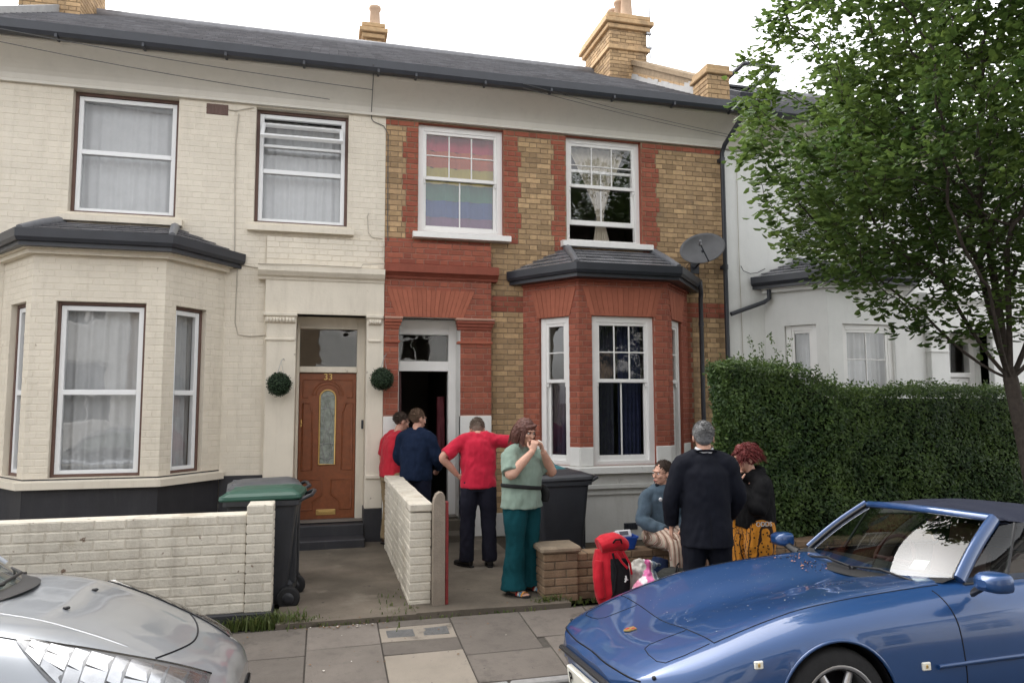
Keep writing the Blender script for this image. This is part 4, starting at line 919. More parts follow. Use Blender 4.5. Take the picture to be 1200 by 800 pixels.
# ------------------------------------------------------------------ leaves
def leaf_object(name, pos, nrm, size, m, parent, tone, aspect=.55, kind='stuff', updir=None, fold=.18):
    pos = np.asarray(pos, float); N = len(pos); nrm = np.asarray(nrm, float); nrm /= np.linalg.norm(nrm, axis=1)[:, None]+1e-9
    rs = np.random.RandomState(5+N % 1000)
    a = rs.normal(size=(N, 3)) if updir is None else np.asarray(updir, float)+rs.normal(size=(N, 3))*.45
    a -= nrm*np.sum(a*nrm, 1)[:, None]; a /= np.linalg.norm(a, axis=1)[:, None]+1e-9
    b = np.cross(nrm, a); L = np.asarray(size)[:, None]*np.ones((N, 1)); W = L*aspect
    # six-point leaf folded along its rib
    p0 = pos; p1 = pos+a*L*.38+b*W*.5-nrm*W*fold; p2 = pos+a*L*.78+b*W*.34-nrm*W*fold; p3 = pos+a*L; p4 = pos+a*L*.78-b*W*.34-nrm*W*fold; p5 = pos+a*L*.38-b*W*.5-nrm*W*fold
    v = np.stack([p0, p1, p2, p3, p4, p5], 1).reshape(-1, 3)
    me = bpy.data.meshes.new(name); me.vertices.add(N*6); me.vertices.foreach_set('co', v.ravel())
    idx = (np.arange(N)[:, None]*6+np.array([[0, 1, 2, 3, 0, 3, 4, 5]])).ravel()
    me.loops.add(N*8); me.loops.foreach_set('vertex_index', idx.astype(np.int32))
    me.polygons.add(N*2); me.polygons.foreach_set('loop_start', np.arange(0, N*8, 4, dtype=np.int32)); me.polygons.foreach_set('loop_total', np.full(N*2, 4, np.int32))
    me.update(); me.materials.append(m); me.validate()
    at = me.attributes.new('tone', 'FLOAT', 'FACE'); at.data.foreach_set('value', np.repeat(np.asarray(tone, float), 2))
    return link(name, me, parent, kind=kind)
rs = np.random.RandomState(3)
def vnoise(P, s_): return np.array([noise.noise((p[0]*s_, p[1]*s_, p[2]*s_)) for p in P])
# hedge: dense clipped box with a ragged top
hd = thing('hedge', (6, -2.6, 0), 'tall dense dark green clipped hedge behind the low brown wall', 'hedge')
hx0, hx1, hy0, hy1 = 3.95, 11.5, -3.24, -1.9
hxl = lambda y: 3.95+.58*(y-hy0)
def htop(x): return 2.24 if x < 5.0 else (2.24-.26*min(1, (x-5.0)/.5) if x < 5.5 else 1.98)
pts = []; nr = []
def hadd(n, f):
    for _ in range(n):
        p, q = f(); pts.append(p); nr.append(q)
hadd(52000, lambda: ((lambda x: ((x, hy0+abs(rs.normal())*.05, rs.uniform(.36, htop(x))), (rs.normal()*.7, -1, .55+rs.normal()*.6)))(hx0+(hx1-hx0)*rs.uniform()**1.5)))
hadd(13000, lambda: ((lambda y: (lambda x: ((x, y, htop(x)+rs.normal()*.02), (rs.normal()*.6, rs.normal()*.6-.2, 1)))(hxl(y)+(hx1-hxl(y))*rs.uniform()**1.4))(rs.uniform(hy0, hy1))))
hadd(9000, lambda: ((lambda y: ((hxl(y)+abs(rs.normal())*.05, y, rs.uniform(.05, 2.22)), (-1, rs.normal()*.7, .5+rs.normal()*.6)))(rs.uniform(hy0, hy1))))
pts = np.array(pts); nr = np.array(nr)
bul = vnoise(pts, 1.6)*.10+vnoise(pts, 4.5)*.06+vnoise(pts, 11)*.03
nn = nr.copy(); nn[:, 2] *= .5; nn /= np.linalg.norm(nn, axis=1)[:, None]; dirn = np.where(np.abs(nn).max(1)[:, None] == np.abs(nn), np.sign(nn), 0)
side = np.zeros_like(pts); fr_ = np.arange(len(pts)) < 52000; side[fr_] = (0, -1, 0); side[52000:65000] = (0, 0, 1); side[65000:] = (-1, 0, 0)
corner = np.clip((pts[:, 2]-1.75)/.4, 0, 1)*fr_*.10
pts = pts+side*(bul-corner)[:, None]+rs.normal(size=pts.shape)*.015
hleaf = leaf_mat('privet_leaf', (.018,.045,.012), (.085,.14,.030), .25)
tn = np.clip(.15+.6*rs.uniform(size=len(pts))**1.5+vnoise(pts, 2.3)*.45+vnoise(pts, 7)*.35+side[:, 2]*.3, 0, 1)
leaf_object('foliage', pts, nr, rs.uniform(.028, .05, len(pts)), hleaf, hd, tn, .5)
sp_, sn_ = [], []       # long unclipped shoots standing above the top
for k in range(150):
    y = rs.uniform(hy0, hy1-.3); x = hxl(y)+.1+(7.5-hx0)*rs.uniform()**1.2; z = htop(x); hgt = rs.uniform(.05, .14) if k > 8 else rs.uniform(.25, .42)
    if k <= 8: x = rs.uniform(4.75, 5.15); y = rs.uniform(-2.9, -2.5)
    lx, ly = rs.normal()*.25, rs.normal()*.25
    for q in range(int(hgt*110)+3):
        t = rs.uniform(0, 1); sp_.append((x+lx*t*hgt+rs.normal()*.012, y+ly*t*hgt+rs.normal()*.012, z-.02+t*hgt)); sn_.append((rs.normal(), rs.normal(), .4))
leaf_object('shoots', sp_, sn_, rs.uniform(.025, .045, len(sp_)), hleaf, hd, rs.uniform(.3, 1, len(sp_)), .45)
mb = MB(); n_, k_ = 60, 16; P = []
for i in range(n_+1):
    x = hx0+.12+(hx1-hx0-.2)*i/n_; t_ = htop(x)-.10; row = []
    for q in ((hy0+.12, .0), (hy0+.12, .5), (hy0+.12, 1.1), (hy0+.16, t_-.2), (hy0+.3, t_), (hy1-.3, t_), (hy1-.12, t_-.2), (hy1-.1, .8), (hy1-.1, 0)): row.append((max(x, hxl(q[0])+.12), q[0]+.03*noise.noise((x*3, q[1]*3, 1)), q[1]))
    P.append(row)
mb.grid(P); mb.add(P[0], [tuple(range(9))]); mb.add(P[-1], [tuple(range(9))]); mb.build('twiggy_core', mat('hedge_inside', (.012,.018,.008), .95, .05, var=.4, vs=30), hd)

# ------------------------------------------------------------------ street tree grown by space colonisation
tr = thing('street_tree', (6.7, -4.35, -.05), 'broad leafy street tree with several dark stems on the pavement', 'tree')
bark = mat('tree_bark', (.055,.045,.038), .9, .2, var=.3, vs=20, bump=.8, bs=60)
cc_, cr_ = np.array([6.38, -4.25, 4.75]), np.array([2.45, 2.05, 2.45])
att = []
while len(att) < 5200:
    p = rs.uniform(-1, 1, 3); r_ = np.linalg.norm(p)
    if r_ > 1 or r_ < .30: continue
    q = cc_+p*cr_
    if noise.noise((q[0]*.9+7, q[1]*.9, q[2]*.9)) < -.12 and r_ > .55: continue
    lowcut = 2.45+.55*max(0, (4.6-q[0])/1.0)+.12*math.sin(q[0]*5+q[1]*3)
    if q[2] < lowcut: continue
    if q[1] > -2.2: continue
    att.append(q)
att = np.array(att)
nodes = [np.array(p, float) for p in ((6.74, -4.38, -.12), (6.68, -4.38, .7), (6.58, -4.38, 1.4), (6.46, -4.38, 2.05))]; par = [-1, 0, 1, 2]
for (dx, dy, dz) in ((-.55, .15, .62), (-.30, -.30, .85), (.1, .35, .9), (.45, -.1, .8), (-.72, .3, .40), (-.7, -.45, .5), (.5, .5, .6), (-.1, .05, 1), (.35, -.5, .6)):
    b0 = 3; q = nodes[3].copy()
    for k in range(6):
        q = q+np.array((dx, dy, dz))*.17+np.array((0, 0, .02*k)); nodes.append(q.copy()); par.append(b0); b0 = len(nodes)-1
alive = np.ones(len(att), bool); step = .13
for it in range(75):
    A_ = att[alive]
    if len(A_) < 20: break
    Nd = np.array(nodes); d = np.sqrt(((A_[:, None, :]-Nd[None])**2).sum(2)); near = d.argmin(1); dm = d.min(1); ok = dm < 2.2
    grow = {}
    for i in np.where(ok)[0]:
        v_ = A_[i]-Nd[near[i]]; grow.setdefault(near[i], np.zeros(3)); grow[near[i]] += v_/(np.linalg.norm(v_)+1e-6)
    for i, g in grow.items():
        g = g/(np.linalg.norm(g)+1e-6)+rs.normal(size=3)*.18+np.array((0, 0, -.04)); g /= np.linalg.norm(g)
        nodes.append(Nd[i]+g*step); par.append(i)
    Nd2 = np.array(nodes[len(Nd):])
    if len(Nd2):
        ai = np.where(alive)[0]; dk = np.sqrt(((att[ai][:, None]-Nd2[None])**2).sum(2)).min(1); alive[ai[dk < .17]] = False
nN = len(nodes); kids = [[] for _ in range(nN)]
for i in range(1, nN): kids[par[i]].append(i)
rad = [0.0]*nN
for i in range(nN-1, -1, -1): rad[i] = .0042 if not kids[i] else sum(rad[k]**2.25 for k in kids[i])**(1/2.25)
sc_r = .066/rad[1]; rad = [max(.0035, min(r_*sc_r, .12)) for r_ in rad]
mbT, mbB = MB(), MB(); stack_ = [(0, None)]
def chain(i):
    c = [i]
    while kids[c[-1]]: c.append(max(kids[c[-1]], key=lambda k: rad[k]))
    return c
todo = [0]; first = True
while todo:
    s_ = todo.pop(); c = chain(s_); full = ([par[s_]] if par[s_] >= 0 else [])+c
    for k in c:
        b_ = max(kids[k], key=lambda q: rad[q]) if kids[k] else None
        todo += [q for q in kids[k] if q != b_]
    if len(full) > 1:
        rr_ = [min(rad[k], rad[c[0]]*1.05) if j == 0 else rad[k] for j, k in enumerate(full)]
        (mbT if first else mbB).tube([nodes[k] for k in full], rr_, 10 if rad[c[0]] > .03 else 5, 0)
    first = False
mbT.build('trunk', bark, tr); mbB.build('branches', bark, tr, kind='stuff')
lp, ln, lu, lt, ls = [], [], [], [], []
for i in range(10, nN):
    if rad[i] > .012: continue
    d = nodes[i]-nodes[par[i]]; d /= np.linalg.norm(d)+1e-6
    tip = not kids[i]; clump = noise.noise((nodes[i][0]*1.3, nodes[i][1]*1.3, nodes[i][2]*1.3))
    for k in range(20 if tip else 13):
        o = nodes[i]+d*rs.uniform(-.1, .1)+rs.normal(size=3)*np.array((.07, .07, .045)); lp.append(o)
        ln.append(np.array((rs.normal()*.45, rs.normal()*.45, 1.0)))
        out = o-cc_; out[2] = -.35*np.linalg.norm(out); lu.append(d*.7+out/(np.linalg.norm(out)+1e-6)*.9); lt.append(np.clip(.35+.35*rs.uniform()+clump*.45+(.25 if rs.uniform() < .06 else 0), 0, 1)); ls.append(rs.uniform(.055, .105))
tleaf = leaf_mat('tree_leaf', (.030,.070,.019), (.10,.155,.036), .40)
leaf_object('crown', lp, ln, np.array(ls), tleaf, tr, lt, .62, updir=np.array(lu), fold=.22)

# ------------------------------------------------------------------ weeds and litter
wp, wn = [], []
gb = MB(); tones = []
def blades(cx, cy, sx, sy, n, h, z=.0):
    for _ in range(n):
        x, y = cx+rs.normal()*sx, cy+rs.normal()*sy; a = rs.uniform(0, 6.28); hh = h*rs.uniform(.4, 1.1); lx, ly = math.cos(a)*hh*.6, math.sin(a)*hh*.6; wd = .004+.004*rs.uniform()
        px, py = -math.sin(a)*wd, math.cos(a)*wd
        gb.add([(x-px, y-py, z-.01), (x+px, y+py, z-.01), (x+px*.7+lx*.4, y+py*.7+ly*.4, z+hh*.7), (x-px*.7+lx*.4, y-py*.7+ly*.4, z+hh*.7), (x+lx, y+ly, z+hh*.9)], [(0, 1, 2, 3), (3, 2, 4)])
        tones.extend([rs.uniform()]*2)
blades(-.38, -3.50, .14, .05, 330, .13); blades(-.62, -3.50, .15, .03, 160, .10); blades(-.12, -3.55, .10, .03, 120, .07); blades(.80, -3.45, .05, .05, 60, .07); blades(.62, -3.3, .06, .3, 40, .05, .03); blades(2.02, -3.50, .07, .03, 120, .10); blades(2.3, -3.48, .2, .02, 60, .05); blades(-1.4, -3.5, .5, .03, 160, .08); blades(.2, -3.62, .3, .01, 60, .04); blades(1.5, -3.62, .4, .01, 50, .035)
wd = gb.build('weeds', leaf_mat('weed_blade', (.05,.085,.02), (.13,.15,.05), .3), None, kind='stuff'); tag(wd, 'straggly green weeds growing at the foot of the walls', 'weeds')
at = wd.data.attributes.new('tone', 'FLOAT', 'FACE'); at.data.foreach_set('value', tones)
lb = MB()
for _ in range(100):
    x, y = rs.uniform(-1.2, 3.5), rs.uniform(-4.6, -3.45)
    if rs.uniform() < .4: x, y = rs.normal()*.25+.25, -3.66+rs.normal()*.03
    z = PZ(y)+.006+(.035 if y > -3.6 else 0); s_ = rs.uniform(.004, .013); a = rs.uniform(0, 3.1); c_, d_ = math.cos(a)*s_, math.sin(a)*s_
    lb.add([(x-c_, y-d_, z), (x+d_, y-c_, z+.003), (x+c_, y+d_, z+.006*rs.uniform()), (x-d_*.7, y+c_*.7, z+.003)], [(0, 1, 2, 3)], int(rs.uniform()*1.35) % 2)
tag(lb.build('litter', [mat('dead_leaf', (.16,.09,.045), .8, .2, var=.3), mat('paper_scrap', (.45,.42,.38), .8, .2)], None, kind='stuff'), 'scattered dead leaves and paper scraps on the pavement', 'litter')

# ------------------------------------------------------------------ wheelie bins
binbody = mat('bin_plastic_black', (.022,.024,.030), .45, .5, var=.15, vs=6, bump=.1, bs=200, dirt=.25, dirtcol=(.07,.07,.07))
def rrect(cx, cy, hx, hy, r_, z, n=5):
    out = []
    for q, (sx, sy) in enumerate(((1, 1), (-1, 1), (-1, -1), (1, -1))):
        for k in range(n):
            a = math.pi/2*q+math.pi/2*k/(n-1); out.append(V((cx+sx*(hx-r_)+r_*math.cos(a), cy+sy*(hy-r_)+r_*math.sin(a), z)))
    return out
def wheelie_bin(x, y, rz, lidm, label, ajar=0):
    b = thing('wheelie_bin', (x, y, .0), label, 'bin', None, rz)
    mb = MB(); mb.rings([rrect(-.02, 0, .22, .21, .05, .04), rrect(-.02, 0, .235, .225, .05, .08), rrect(-.01, 0, .30, .265, .05, .90), rrect(-.01, 0, .305, .27, .05, .92), rrect(-.01, 0, .335, .29, .05, .925), rrect(-.01, 0, .335, .29, .05, .97), rrect(-.01, 0, .30, .26, .05, .975)], 0, True, True, False)
    mb.box(.16, .27, -.20, .20, .10, .24, 0, .03)
    for q in (-.12, .12): mb.box(.21, .29, q-.02, q+.02, .2, .90, 0, .01)
    mb.build('body', binbody, b, local=True)
    mb = MB(); rr_ = []
    for (hx, hy, z, cx) in ((.355, .305, .972, -.02), (.36, .31, .985, -.02), (.355, .305, 1.01, -.02), (.315, .275, 1.035, -.015), (.24, .20, 1.06, .0), (.12, .10, 1.07, .02)):
        ring = rrect(cx, 0, hx, hy, .06, z)
        for p in ring: p.z += (.36-p.x)*.0+.028*max(0, p.x+.05)-.015*max(0, -p.x-.2)
        rr_.append(ring)
    mb.rings(rr_, 0, True, True, False); mb.box(-.33, .20, -.215, -.185, 1.018, 1.05, 0, .012); mb.box(-.33, .20, .185, .215, 1.018, 1.05, 0, .012)
    ld = mb.build('lid', lidm, b, local=True)
    mb = MB(); mb.tube([(.30, -.24, .95), (.40, -.23, 1.0), (.42, -.18, 1.0), (.42, .18, 1.0), (.40, .23, 1.0), (.30, .24, .95)], .017, 8); mb.build('handle', binbody, b, local=True)
    for s_ in (-1, 1):
        mb = MB(); mb.lathe([(.03, -.028), (.085, -.03), (.10, -.022), (.102, 0), (.10, .022), (.085, .03), (.03, .028)], (.24, s_*.245, .10), 20, 'Y'); wl = mb.build('wheel', mat('bin_wheel', (.018,.018,.02), .7, .3), b, local=True)
        mb = MB(); mb.lathe([(.015, -.034), (.05, -.034), (.055, -.02), (.055, .02), (.05, .034), (.015, .034)], (.24, s_*.245, .10), 14, 'Y'); mb.build('hub', binbody, wl, local=True)
    return b
green = mat('bin_lid_green', (.015,.068,.047), .45, .5, var=.12, vs=5); grey = mat('bin_lid_grey', (.075,.078,.085), .5, .5, var=.12, vs=5); teal = mat('bin_lid_teal', (.03,.17,.20), .45, .5, var=.1, vs=5)
wheelie_bin(-.50, -2.76, R(-4), green, 'wheelie bin with green lid behind the white garden wall')
wheelie_bin(-.56, -2.02, R(6), grey, 'wheelie bin with grey lid behind the green lidded bin')
wheelie_bin(2.60, -1.98, R(3), binbody, 'black wheelie bin with black lid before the brick bay')
wheelie_bin(2.60, -1.22, R(-5), teal, 'wheelie bin with teal lid tucked between black bin and bay')

# ------------------------------------------------------------------ things on the fronts
tleafb = leaf_mat('topiary_leaf', (.014,.034,.016), (.04,.07,.032), .1)
for (x, z, lab, hy) in ((-.56, 2.09, 'leafy topiary ball hanging on the pilaster by the bins side of door 33', -.115), (.742, 2.165, 'leafy topiary ball hanging where cream and red pilasters meet', -.115)):
    t = thing('topiary_ball', (x, -.28, z), lab, 'topiary ball', 'topiary balls either side of the numbered door')
    q = rs.normal(size=(1500, 3)); q /= np.linalg.norm(q, axis=1)[:, None]
    leaf_object('foliage', q*(.142+rs.normal(size=(1500, 1))*.008)+np.array((x, -.28, z)), q+rs.normal(size=q.shape)*.6, np.full(1500, .024), tleafb, t, rs.uniform(0, 1, 1500), .55)
    mb = MB(); mb.ell((x, -.28, z), (.137, .137, .137)); mb.build('core', mat('topiary_core', (.01,.016,.01), .9, .1), t)
    mb = MB(); mb.tube([(x+.05, hy, z+.32), (x+.05, -.27, z+.33), (x+.02, -.28, z+.30)], .005, 6)
    for k in range(3): mb.tube([(x+.02, -.28, z+.30), (x+.06*math.cos(k*2.1), -.28+.06*math.sin(k*2.1), z+.10)], .0025, 5)
    mb.build('hanging_chain', Mt['alu'], t)
ds = thing('satellite_dish', (5.5, -.02, 4.1), 'grey oval satellite dish fixed to the yellow brick by the downpipe', 'satellite dish')
nD = V((-.42, -.86, .28)).normalized(); sx = V((.88, -.40, .26)); sx = (sx-nD*sx.dot(nD)).normalized(); sy = nD.cross(sx); cD = V((5.44, -.36, 4.14)); mb = MB(); P = []
if sy.z < 0: sy = -sy
for i in range(9):
    r_ = i/8; P.append([cD+sx*math.cos(2*math.pi*k/40)*.335*r_+sy*math.sin(2*math.pi*k/40)*.245*r_+nD*(.075*r_*r_-.06) for k in range(41)])
for i in range(8, -1, -1):
    r_ = i/8; P.append([cD+sx*math.cos(2*math.pi*k/40)*.338*r_+sy*math.sin(2*math.pi*k/40)*.248*r_+nD*(.075*r_*r_-.066) for k in range(41)])
mb.grid(P); mb.build('dish', mat('dish_grey', (.11,.11,.115), .5, .45, var=.15, vs=8), ds)
lnb = cD+nD*.30-sy*.05-sx*.06
mb = MB(); mb.tube([cD-sy*.24+nD*.02+sx*.02, lnb-nD*.03], .011, 8); mb.build('feed_arm', Mt['gutter'], ds)
mb = MB(); mb.tube([lnb+nD*.06, lnb-nD*.05], [.018, .03], 10); mb.tube([lnb+nD*.03, lnb+nD*.03-sy*.06], .014, 8); mb.build('receiver', mat('lnb_grey', (.2,.2,.21), .5, .4), ds)
mb = MB(); mb.tube([cD-nD*.05, cD-nD*.10-sy*.1, V((5.50, -.06, 3.92)), V((5.50, .0, 3.90))], .017, 8); mb.box(5.43, 5.57, -.02, .0, 3.82, 4.0, 0, .004); mb.build('wall_bracket', Mt['gutter'], ds)
# curtains and cloths behind the brick house's windows
flagc = [(.40,.055,.085), (.42,.11,.055), (.36,.29,.07), (.035,.12,.085), (.02,.05,.17), (.12,.045,.12)]
fl = thing('rainbow_flag', (1.85, .25, 4.3), 'rainbow striped flag hung inside the upstairs sash window', 'flag')
for i, c_ in enumerate(flagc):
    z1_, z0_ = 5.76-i*.245, 5.76-(i+1)*.245; P = [[FB.p(UB(1.31)+1.08*a/30, z0_+(z1_-z0_)*b/4, -.27+.022*math.sin(a*.7+b*.1+i*.25)+.012*math.sin(a*1.9+i*.7+b*.2)) for b in range(5)] for a in range(31)]
    mb = MB(); mb.grid(P); mb.build('stripe', mat('flag_stripe', c_, .9, .1, var=.08, vs=5), fl)
def tied(s_, t):
    z = t; wdt = .05+.16*abs(t-.30)/.30*.6 if t < .30 else .05+.42*((t-.30)/.70)**1.2
    return UB(4.03)+.06*(1-t)+(s_-.5)*2*wdt
drape('lace_curtain', FB, 0, 1, 4.24, 5.76, -.30, Mt['lace'], 'cream lace curtain tied at the waist in the raised sash window', shape=tied, folds=8, amp=.02)
Fm = Frame((3.33, -.75), (4.65, -.75))
drape('dark_curtain', Fm, .28, .62, 1.05, 2.95, -.30, Mt['dark'], 'dark blue curtain hanging nearer the door in the wide bay window', amp=.03, folds=6)
drape('dark_curtain', Fm, .68, 1.03, 1.05, 2.95, -.32, mat('navy_curtain', (.03,.036,.075), .95, .1, var=.2, vs=8), 'navy curtain hanging nearer the hedge in the wide bay window', amp=.03, folds=6)
Fl = Frame((2.75, 0), (3.33, -.75)); drape('dark_curtain', Fl, .33, .72, 1.05, 2.1, -.25, mat('plum_curtain', (.06,.045,.07), .95, .1, var=.2, vs=8), 'short dark plum curtain in the narrow bay window facing the door', amp=.03, folds=5)
Fw = Frame((7.27, -.75), (8.66, -.75)); drape('net_curtain', Fw, .3, 1.1, 1.05, 2.95, -.25, Mt['net'], 'pale curtain behind the bay window of the white house', folds=8)
Fw = Frame((6.70, 0), (7.27, -.75)); drape('net_curtain', Fw, .36, .72, 1.05, 2.95, -.25, Mt['net'], 'narrow pale curtain in the white house bay beside the downpipe', folds=5)
# coats in the dark hall
for (x, y, c_, lab) in ((1.74, 1.15, (.33,.10,.12), 'pink coat hanging inside the dark hallway'), (1.80, 1.6, (.05,.05,.06), 'dark coat hanging behind the pink one in the hallway')):
    mb = MB(); P = []
    for j in range(13):
        t = j/12; wd_ = .05+.10*min(1, t*4)+.03*t; P.append([V((x+.05*math.sin(a)+.012*math.sin(a*5+t*3), y+math.cos(a)*wd_*1.1+.012*math.sin(a*7), 1.95-1.05*t)) for a in [2*math.pi*k/28 for k in range(28)]])
    mb.rings(P); tag(mb.build('hanging_coat', mat('coat_cloth', c_, .9, .1, var=.15, vs=8), None), lab, 'coat')
# ------------------------------------------------------------------ cars: a lofted body surface S(l,t), l = metres behind the nose, t = 0 (under) .. 8 (centre line of the top)
def pchip(xs, ys):
    xs, ys = np.array(xs, float), np.array(ys, float); h = np.diff(xs); d = np.diff(ys)/h; m = np.zeros(len(xs)); m[0], m[-1] = d[0], d[-1]
    for i in range(1, len(xs)-1):
        if d[i-1]*d[i] > 0: w1_, w2_ = 2*h[i]+h[i-1], h[i]+2*h[i-1]; m[i] = (w1_+w2_)/(w1_/d[i-1]+w2_/d[i])
    def f(x):
        x = min(max(x, xs[0]), xs[-1]); i = min(max(int(np.searchsorted(xs, x))-1, 0), len(h)-1); s_ = (x-xs[i])/h[i]
        return ys[i]*(2*s_**3-3*s_**2+1)+m[i]*h[i]*(s_**3-2*s_**2+s_)+ys[i+1]*(-2*s_**3+3*s_**2)+m[i+1]*h[i]*(s_**3-s_**2)
    return f
class Body:
    def __init__(s, tab, crown=.012):
        ls = [r_[0] for r_ in tab]; s.l0, s.l1 = ls[0], ls[-1]; s.f = [pchip(ls, [r_[k] for r_ in tab]) for k in range(1, 7)]; s.crown = crown; s.cache = {}
    def ring(s, l):
        k = round(l, 4)
        if k not in s.cache:
            W, hb, hs_, we, he, hc = (f(l) for f in s.f); hm = hb+(hs_-hb)*.55
            s.cache[k] = [(0, hb), (W*.72, hb), (W-.05, hb+.035), (W-.012, hb+(hm-hb)*.45), (W, hm), (W-.035, hs_), (we, he), (we*.52, he*.45+hc*.55+s.crown), (0, hc)]
        return s.cache[k]
    def S(s, l, t, side=1, off=0):
        p = s.P(l, t, side)
        if off:
            e = .01; a = s.P(min(l+e, s.l1), t, side)-s.P(max(l-e, s.l0), t, side); b = s.P(l, min(t+.05, 8), side)-s.P(l, max(t-.05, 0), side); n = b.cross(a)*side
            if n.length > 1e-9: p = p+n.normalized()*off
        return p
    def P(s, l, t, side=1):
        R_ = s.ring(l); i = min(int(t), 7); f = t-i; g = lambda k: R_[k] if 0 <= k <= 8 else ((-R_[7][0], R_[7][1]) if k == 9 else (-R_[1][0], R_[1][1]))
        a, b, c, d = g(i-1), g(i), g(i+1), g(i+2)
        q = [.5*(2*b[j]+(c[j]-a[j])*f+(2*a[j]-5*b[j]+4*c[j]-d[j])*f*f+(3*b[j]-a[j]-3*c[j]+d[j])*f**3) for j in (0, 1)]
        return V((l, side*q[0], q[1]))
    def mesh(s, wheels, Ra, hole=None, NL=170, NT=44):
        ls = [s.l0+(s.l1-s.l0)*(.5-.5*math.cos(math.pi*i/NL))*.35+(s.l1-s.l0)*.65*i/NL for i in range(NL+1)]; ts = [8*k/NT for k in range(NT+1)]
        mb = MB(); full = [(t, 1) for t in ts]+[(t, -1) for t in ts[::-1][1:-1]]; n = len(full)
        Pt = [[s.P(l, t, sd_) for t, sd_ in full] for l in ls]
        ins = [[False]*n for _ in ls]
        for i in range(NL+1):
            for j, (t, sd_) in enumerate(full):
                p = Pt[i][j]
                if abs(p.y) > .5:
                    for (wl, wh) in wheels:
                        r_ = math.hypot(p.x-wl, p.z-wh)
                        if r_ < Ra and p.z < wh+Ra: ins[i][j] = (wl, wh)
        kill = set()
        for i in range(NL):
            for j in range(n):
                k = (j+1) % n; q = [(i, j), (i, k), (i+1, k), (i+1, j)]
                if all(ins[a][b] for a, b in q): kill.add((i, j))
                c = sum((Pt[a][b] for a, b in q), V((0, 0, 0)))/4
                if hole and hole(c, (full[j][0]+full[k][0])/2): kill.add((i, j))
        for i in range(NL+1):
            for j in range(n):
                if ins[i][j]:
                    wl, wh = ins[i][j]; p = Pt[i][j]; r_ = math.hypot(p.x-wl, p.z-wh)+1e-6
                    if p.z > .12: Pt[i][j] = V((wl+(p.x-wl)*Ra/r_, p.y, wh+(p.z-wh)*Ra/r_))
        vs_ = [p for r_ in Pt for p in r_]; fs = []
        for i in range(NL):
            for j in range(n):
                if (i, j) in kill: continue
                k = (j+1) % n; fs.append((i*n+j, i*n+k, (i+1)*n+k, (i+1)*n+j))
        mb.add(vs_, fs, 0, True); mb.add(Pt[0], [tuple(range(n))[::-1]], 0, True); mb.add(Pt[-1], [tuple(range(n))], 0, True)
        return mb
def car_root(name, M, label):
    o = link(name, None, None, M); o.empty_display_size = .3; o['label'] = label; o['category'] = 'car'; return o
gap = mat('panel_gap', (.006,.006,.008), .7, .2, var=0); tyrem = mat('tyre_rubber', (.016,.016,.017), .8, .3, var=.2, vs=20, bump=.2); alloy = mat('alloy_wheel', (.42,.42,.43), .3, .5, metal=.8, var=.1)
blackp = mat('black_trim', (.012,.012,.014), .45, .45, var=.1); chrome = mat('chrome', (.75,.76,.78), .12, .5, metal=1, var=.03); plate_w = mat('plate_white', (.72,.70,.62), .4, .4, var=.04)
cglass = glass_mat('car_glass', gain=1.3, tint=(.62,.68,.66), wav=.004)
def seam(body, car, pts, side, r_=.0035, off=.0, nm='panel_gap', m=None):
    mb = MB(); mb.tube([body.S(l, t, side, off) for l, t in pts], r_, 6); return mb.build(nm, m or gap, car, local=True)
def wheel(car, l, w_, side, r_=.315, wd=.205):
    mb = MB(); y = side*w_; s_ = side
    mb.lathe([(r_*.66, -wd/2), (r_*.93, -wd/2), (r_*.985, -wd/2+.02), (r_, -wd/4), (r_, wd/4), (r_*.985, wd/2-.02), (r_*.93, wd/2), (r_*.66, wd/2)], (l, y, r_), 48, 'Y', capped=False)
    t = mb.build('wheel', tyrem, car, local=True)
    mb = MB()
    for q in (-1, 1): mb.lathe([(r_*.74, q*(wd*.5+.006)), (r_*.70, q*(wd*.5+.010)), (r_*.67, q*(wd*.5-.004)), (r_*.63, q*wd*.2), (r_*.63, 0)], (l, y, r_), 40, 'Y', capped=False)
    md = MB(); md.lathe([(.02, -.012), (r_*.62, -.012), (r_*.62, .012), (.02, .012)], (l, y-s_*.02, r_), 32, 'Y'); md.build('brake_disc', gap, t, local=True)
    yo = y+s_*wd*.34
    for k in range(7):
        a = 2*math.pi*k/7+.2; c_, d_ = math.cos(a), math.sin(a)
        mb.tube([(l+c_*.04, yo+s_*.02, r_+d_*.04), (l+c_*r_*.68, yo, r_+d_*r_*.68)], [(.030, .018), (.022, .014)], 8, side=(-d_, 0, c_))
    mb.ell((l, yo+s_*.015, r_), (.06, .03, .06)); mb.build('rim', alloy, t, local=True)
    return t
def arch_liner(car, wheels, Ra, W):
    for (wl, wh) in wheels:
        for s_ in (-1, 1):
            mb = MB(); P = []
            for k in range(25):
                a = -.35+(math.pi+.7)*k/24; P.append([(wl+math.cos(a)*Ra*.995, s_*(W-.03-.30*j/3), wh+math.sin(a)*Ra*.995) for j in range(4)])
            mb.grid(P); mb.add([P[k][3] for k in range(25)], [tuple(range(25))]); mb.build('arch_liner', blackp, car, local=True)

